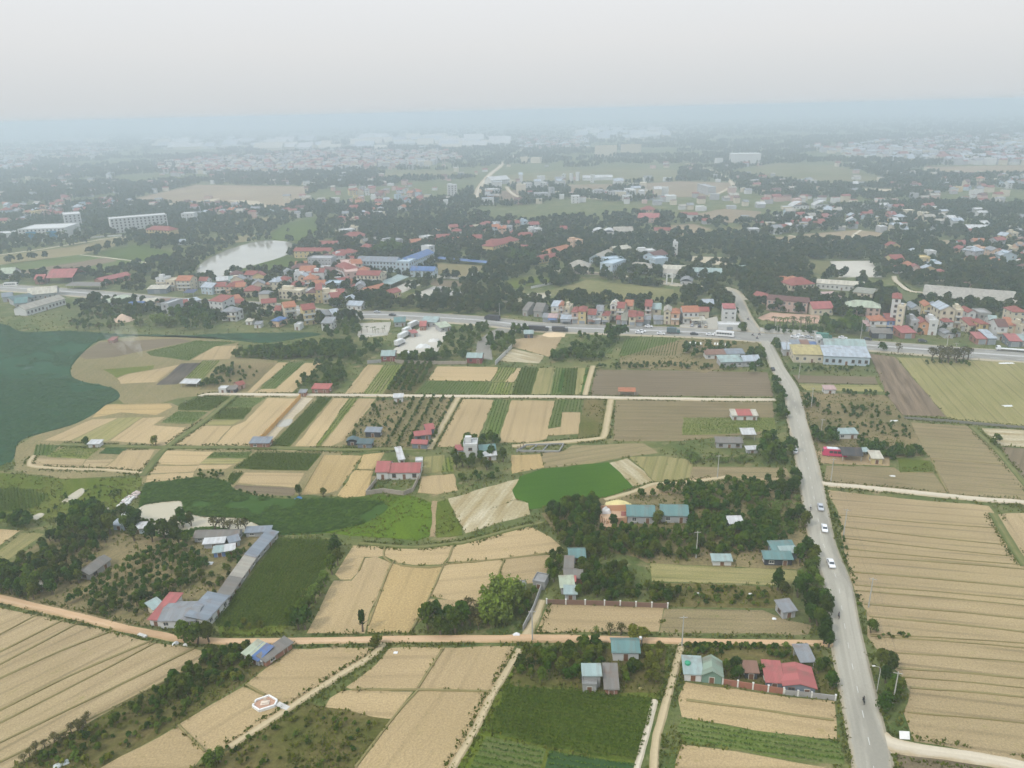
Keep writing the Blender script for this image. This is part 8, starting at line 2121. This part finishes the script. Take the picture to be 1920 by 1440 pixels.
# crops standing in their rows
def crop(poly, ang, rowgap, step, h, kind, mat, cap=9000, quads=4, wdt=.28, dmax=620):
    P = np.array([(p.x, p.y) for p in poly]); c = P.mean(0)
    if np.hypot(*c) > dmax: return
    rad = np.linalg.norm(P.max(0) - P.min(0)) / 2; ca, sa = math.cos(ang), math.sin(ang)
    area = 0.5 * abs(np.dot(P[:, 0], np.roll(P[:, 1], 1)) - np.dot(P[:, 1], np.roll(P[:, 0], 1)))
    k = max(1.0, math.sqrt(area / (rowgap * step) / cap)); step *= k * k if k > 1 else 1
    jj = np.arange(-rad, rad, rowgap); ii = np.arange(-rad, rad, step)
    g = np.array(np.meshgrid(ii, jj)).reshape(2, -1).T
    r = np.random.default_rng(int(abs(c[0]) * 10))
    g = g + r.normal(size=g.shape) * [step * .3, rowgap * .07]
    q = np.stack([g[:, 0] * ca - g[:, 1] * sa, g[:, 0] * sa + g[:, 1] * ca], 1) + (P.min(0) + P.max(0)) / 2
    q = q[inside(q, P)]
    if not len(q): return
    n = len(q) * quads
    b = np.repeat(q, quads, 0); a = r.uniform(0, 6.283, n)
    hh = h * r.uniform(.65, 1.15, n) * np.repeat(.8 + .4 * vnoise(q, .12, 5), quads)
    dx, dy = np.cos(a), np.sin(a); ww = wdt * h ** .5 * r.uniform(.6, 1.2, n)
    ln = hh * r.uniform(.35, .65, n)
    base = np.stack([b[:, 0], b[:, 1], hh * r.uniform(.25, .6, n) + .12], 1)
    tip = np.stack([b[:, 0] + dx * ln, b[:, 1] + dy * ln, hh * r.uniform(.55, .95, n) + .12], 1)
    sd_ = np.stack([-dy * ww * .5, dx * ww * .5, np.zeros(n)], 1)
    v = np.stack([base - sd_ * .6, base + sd_ * .6, tip + sd_, tip - sd_], 1).reshape(-1, 3)
    o = link(bpy.data.objects.new(kind, np_mesh(kind, v, np.arange(4 * n).reshape(n, 4), [mat], col=r.uniform(0, 1, n))))
    o['kind'] = 'stuff'
maize = leafmat('maize_leaves', (0.048, 0.085, 0.010), (0.125, 0.16, 0.03), .3, .1)
greens = leafmat('vegetable_leaves', (0.06, 0.115, 0.03), (0.13, 0.19, 0.06), .3, .15)
ricel = leafmat('rice_blades', (0.06, 0.17, 0.018), (0.10, 0.23, 0.03), .3, .1)
for kind, pts, ang in FIELDS:
    if kind == 'vegd': crop(pts, ang, 1.0 if pts[0].length < 330 else 1.5, .7, .95, 'maize_crop', maize, 9000, 6)
    elif kind in ('veg', 'vegl', 'net'): crop(pts, ang, 1.5, .6, .55, 'vegetable_crop', greens, 3500, 4, .5)
# rank grass and weeds on verges, bunds and scrub
def weeds(name, y0, y1, n, h, kinds, mat, quads=3, dens=.4):
    r = np.random.default_rng(int(y0)); px = r.uniform(-120, 2040, n); py = r.uniform(y0, y1, n)
    P = np.array([G(a, b)[:2] for a, b in zip(px, py)]); m = np.ones(len(P), bool)
    for kind, pts, ang in FIELDS:
        if kind not in kinds: m &= ~inside(P, pts)
    P = P[m]; P = P[~on_water(P)]; P = P[~on_road(P, .1)]
    P = P[vnoise(P, .11, 9) * .7 + vnoise(P, .5, 4) * .3 > dens]
    n = len(P) * quads; b = np.repeat(P, quads, 0) + r.normal(size=(len(P) * quads, 2)) * .35; a = r.uniform(0, 6.283, n)
    hh = h * r.uniform(.4, 1.3, n); ww = r.uniform(.3, .8, n) * h ** .5; dx, dy = np.cos(a), np.sin(a)
    base = np.stack([b[:, 0], b[:, 1], np.full(n, .05)], 1); tip = np.stack([b[:, 0] + dx * hh * .6, b[:, 1] + dy * hh * .6, hh + .1], 1)
    sd_ = np.stack([-dy * ww * .5, dx * ww * .5, np.zeros(n)], 1)
    v = np.stack([base - sd_, base + sd_, tip + sd_ * .7, tip - sd_ * .7], 1).reshape(-1, 3)
    o = link(bpy.data.objects.new(name, np_mesh(name, v, np.arange(4 * n).reshape(n, 4), [mat], col=r.uniform(0, 1, n))))
    o['kind'] = 'stuff'
wd = leafmat('weeds_and_grass', (0.10, 0.125, 0.03), (0.23, 0.215, 0.08), .3, .1)
GK = ('grass', 'scrub', 'orch', 'marsh')
weeds('wild_grass', 1000, 1480, 17000, .5, GK, wd)
weeds('wild_grass', 780, 1000, 15000, .55, GK, wd)
weeds('wild_grass', 590, 780, 12000, .6, GK, wd)

# taller grass on the edges of tracks, lanes and plots
def verge(name, lines, per_m, h, spread, mat):
    r = np.random.default_rng(len(lines)); B = []
    for line, off in lines:
        for a, b in zip(line[:-1], line[1:]):
            L = (b - a).length; k = int(L * per_m)
            if not k or (a + b).length / 2 > 640: continue
            t = r.uniform(0, 1, k); d = np.array((b - a).normalized()[:2]); n = np.array([-d[1], d[0]]); sd = r.choice([-1, 1], k)
            B.append(np.array(a[:2]) + np.outer(t, np.array((b - a)[:2])) + n * (sd * (off + np.abs(r.normal(0, spread, k))))[:, None])
    B = np.concatenate(B); B = B[~on_water(B)]; B = B[~on_road(B, .05)]; B = B[vnoise(B, .12, 3) > .3]; n = len(B); a = r.uniform(0, 6.283, n)
    hh = h * r.uniform(.4, 1.4, n); ww = r.uniform(.3, .7, n); dx, dy = np.cos(a), np.sin(a)
    base = np.stack([B[:, 0], B[:, 1], np.full(n, .08)], 1); tip = np.stack([B[:, 0] + dx * hh * .6, B[:, 1] + dy * hh * .6, hh + .15], 1); sd_ = np.stack([-dy * ww * .5, dx * ww * .5, np.zeros(n)], 1)
    v = np.stack([base - sd_, base + sd_, tip + sd_ * .6, tip - sd_ * .6], 1).reshape(-1, 3)
    o = link(bpy.data.objects.new(name, np_mesh(name, v, np.arange(4 * n).reshape(n, 4), [mat], col=r.uniform(0, 1, n)))); o['kind'] = 'stuff'
vg = leafmat('verge_grass_blades', (0.075, 0.105, 0.02), (0.17, 0.18, 0.05), .35, .1)
verge('verge_grass', [(l, w_ + .5) for l, w_ in ROADS if w_ > .55 and w_ < 5], 10, .38, .7, vg)

# floating leaves on the lake and the weed of the marsh
def floating(name, P, n, size, lift, mat):
    A = np.array([(p.x, p.y) for p in P]); r = np.random.default_rng(n); lo, hi = A.min(0), A.max(0); lo[0] = max(lo[0], -430)
    q = r.uniform(lo, hi, (n * 3, 2)); q = q[inside(q, P)]; q = q[vnoise(q, .045, 2) * .6 + vnoise(q, .2, 7) * .4 > .36][:n]; n = len(q)
    for w2 in WATERS[2:]: k_ = ~inside(q, w2); q = q[k_]
    n = len(q); a = r.uniform(0, 6.283, n); s_ = size * r.uniform(.5, 1.4, n); z = .33 + lift * r.uniform(.1, 1, n); tl = r.normal(0, .09, (n, 2))
    V = np.stack([np.stack([q[:, 0] + np.cos(a + k * 1.571) * s_, q[:, 1] + np.sin(a + k * 1.571) * s_, z + s_ * (np.cos(a + k * 1.571) * tl[:, 0] + np.sin(a + k * 1.571) * tl[:, 1]).clip(-.3, .6)], 1) for k in range(4)], 1).reshape(-1, 3)
    o = link(bpy.data.objects.new(name, np_mesh(name, V, np.arange(4 * n).reshape(n, 4), [mat], col=r.uniform(0, 1, n)))); o['kind'] = 'stuff'
floating('lotus_leaves', WATERS[0], 30000, .8, .16, leafmat('lotus_leaf', (0.036, 0.092, 0.065), (0.058, 0.118, 0.085), .15, .1))
floating('water_plants', WATERS[1], 9000, .55, .5, leafmat('water_weed', (0.038, 0.085, 0.014), (0.085, 0.145, 0.026), .2, .1))
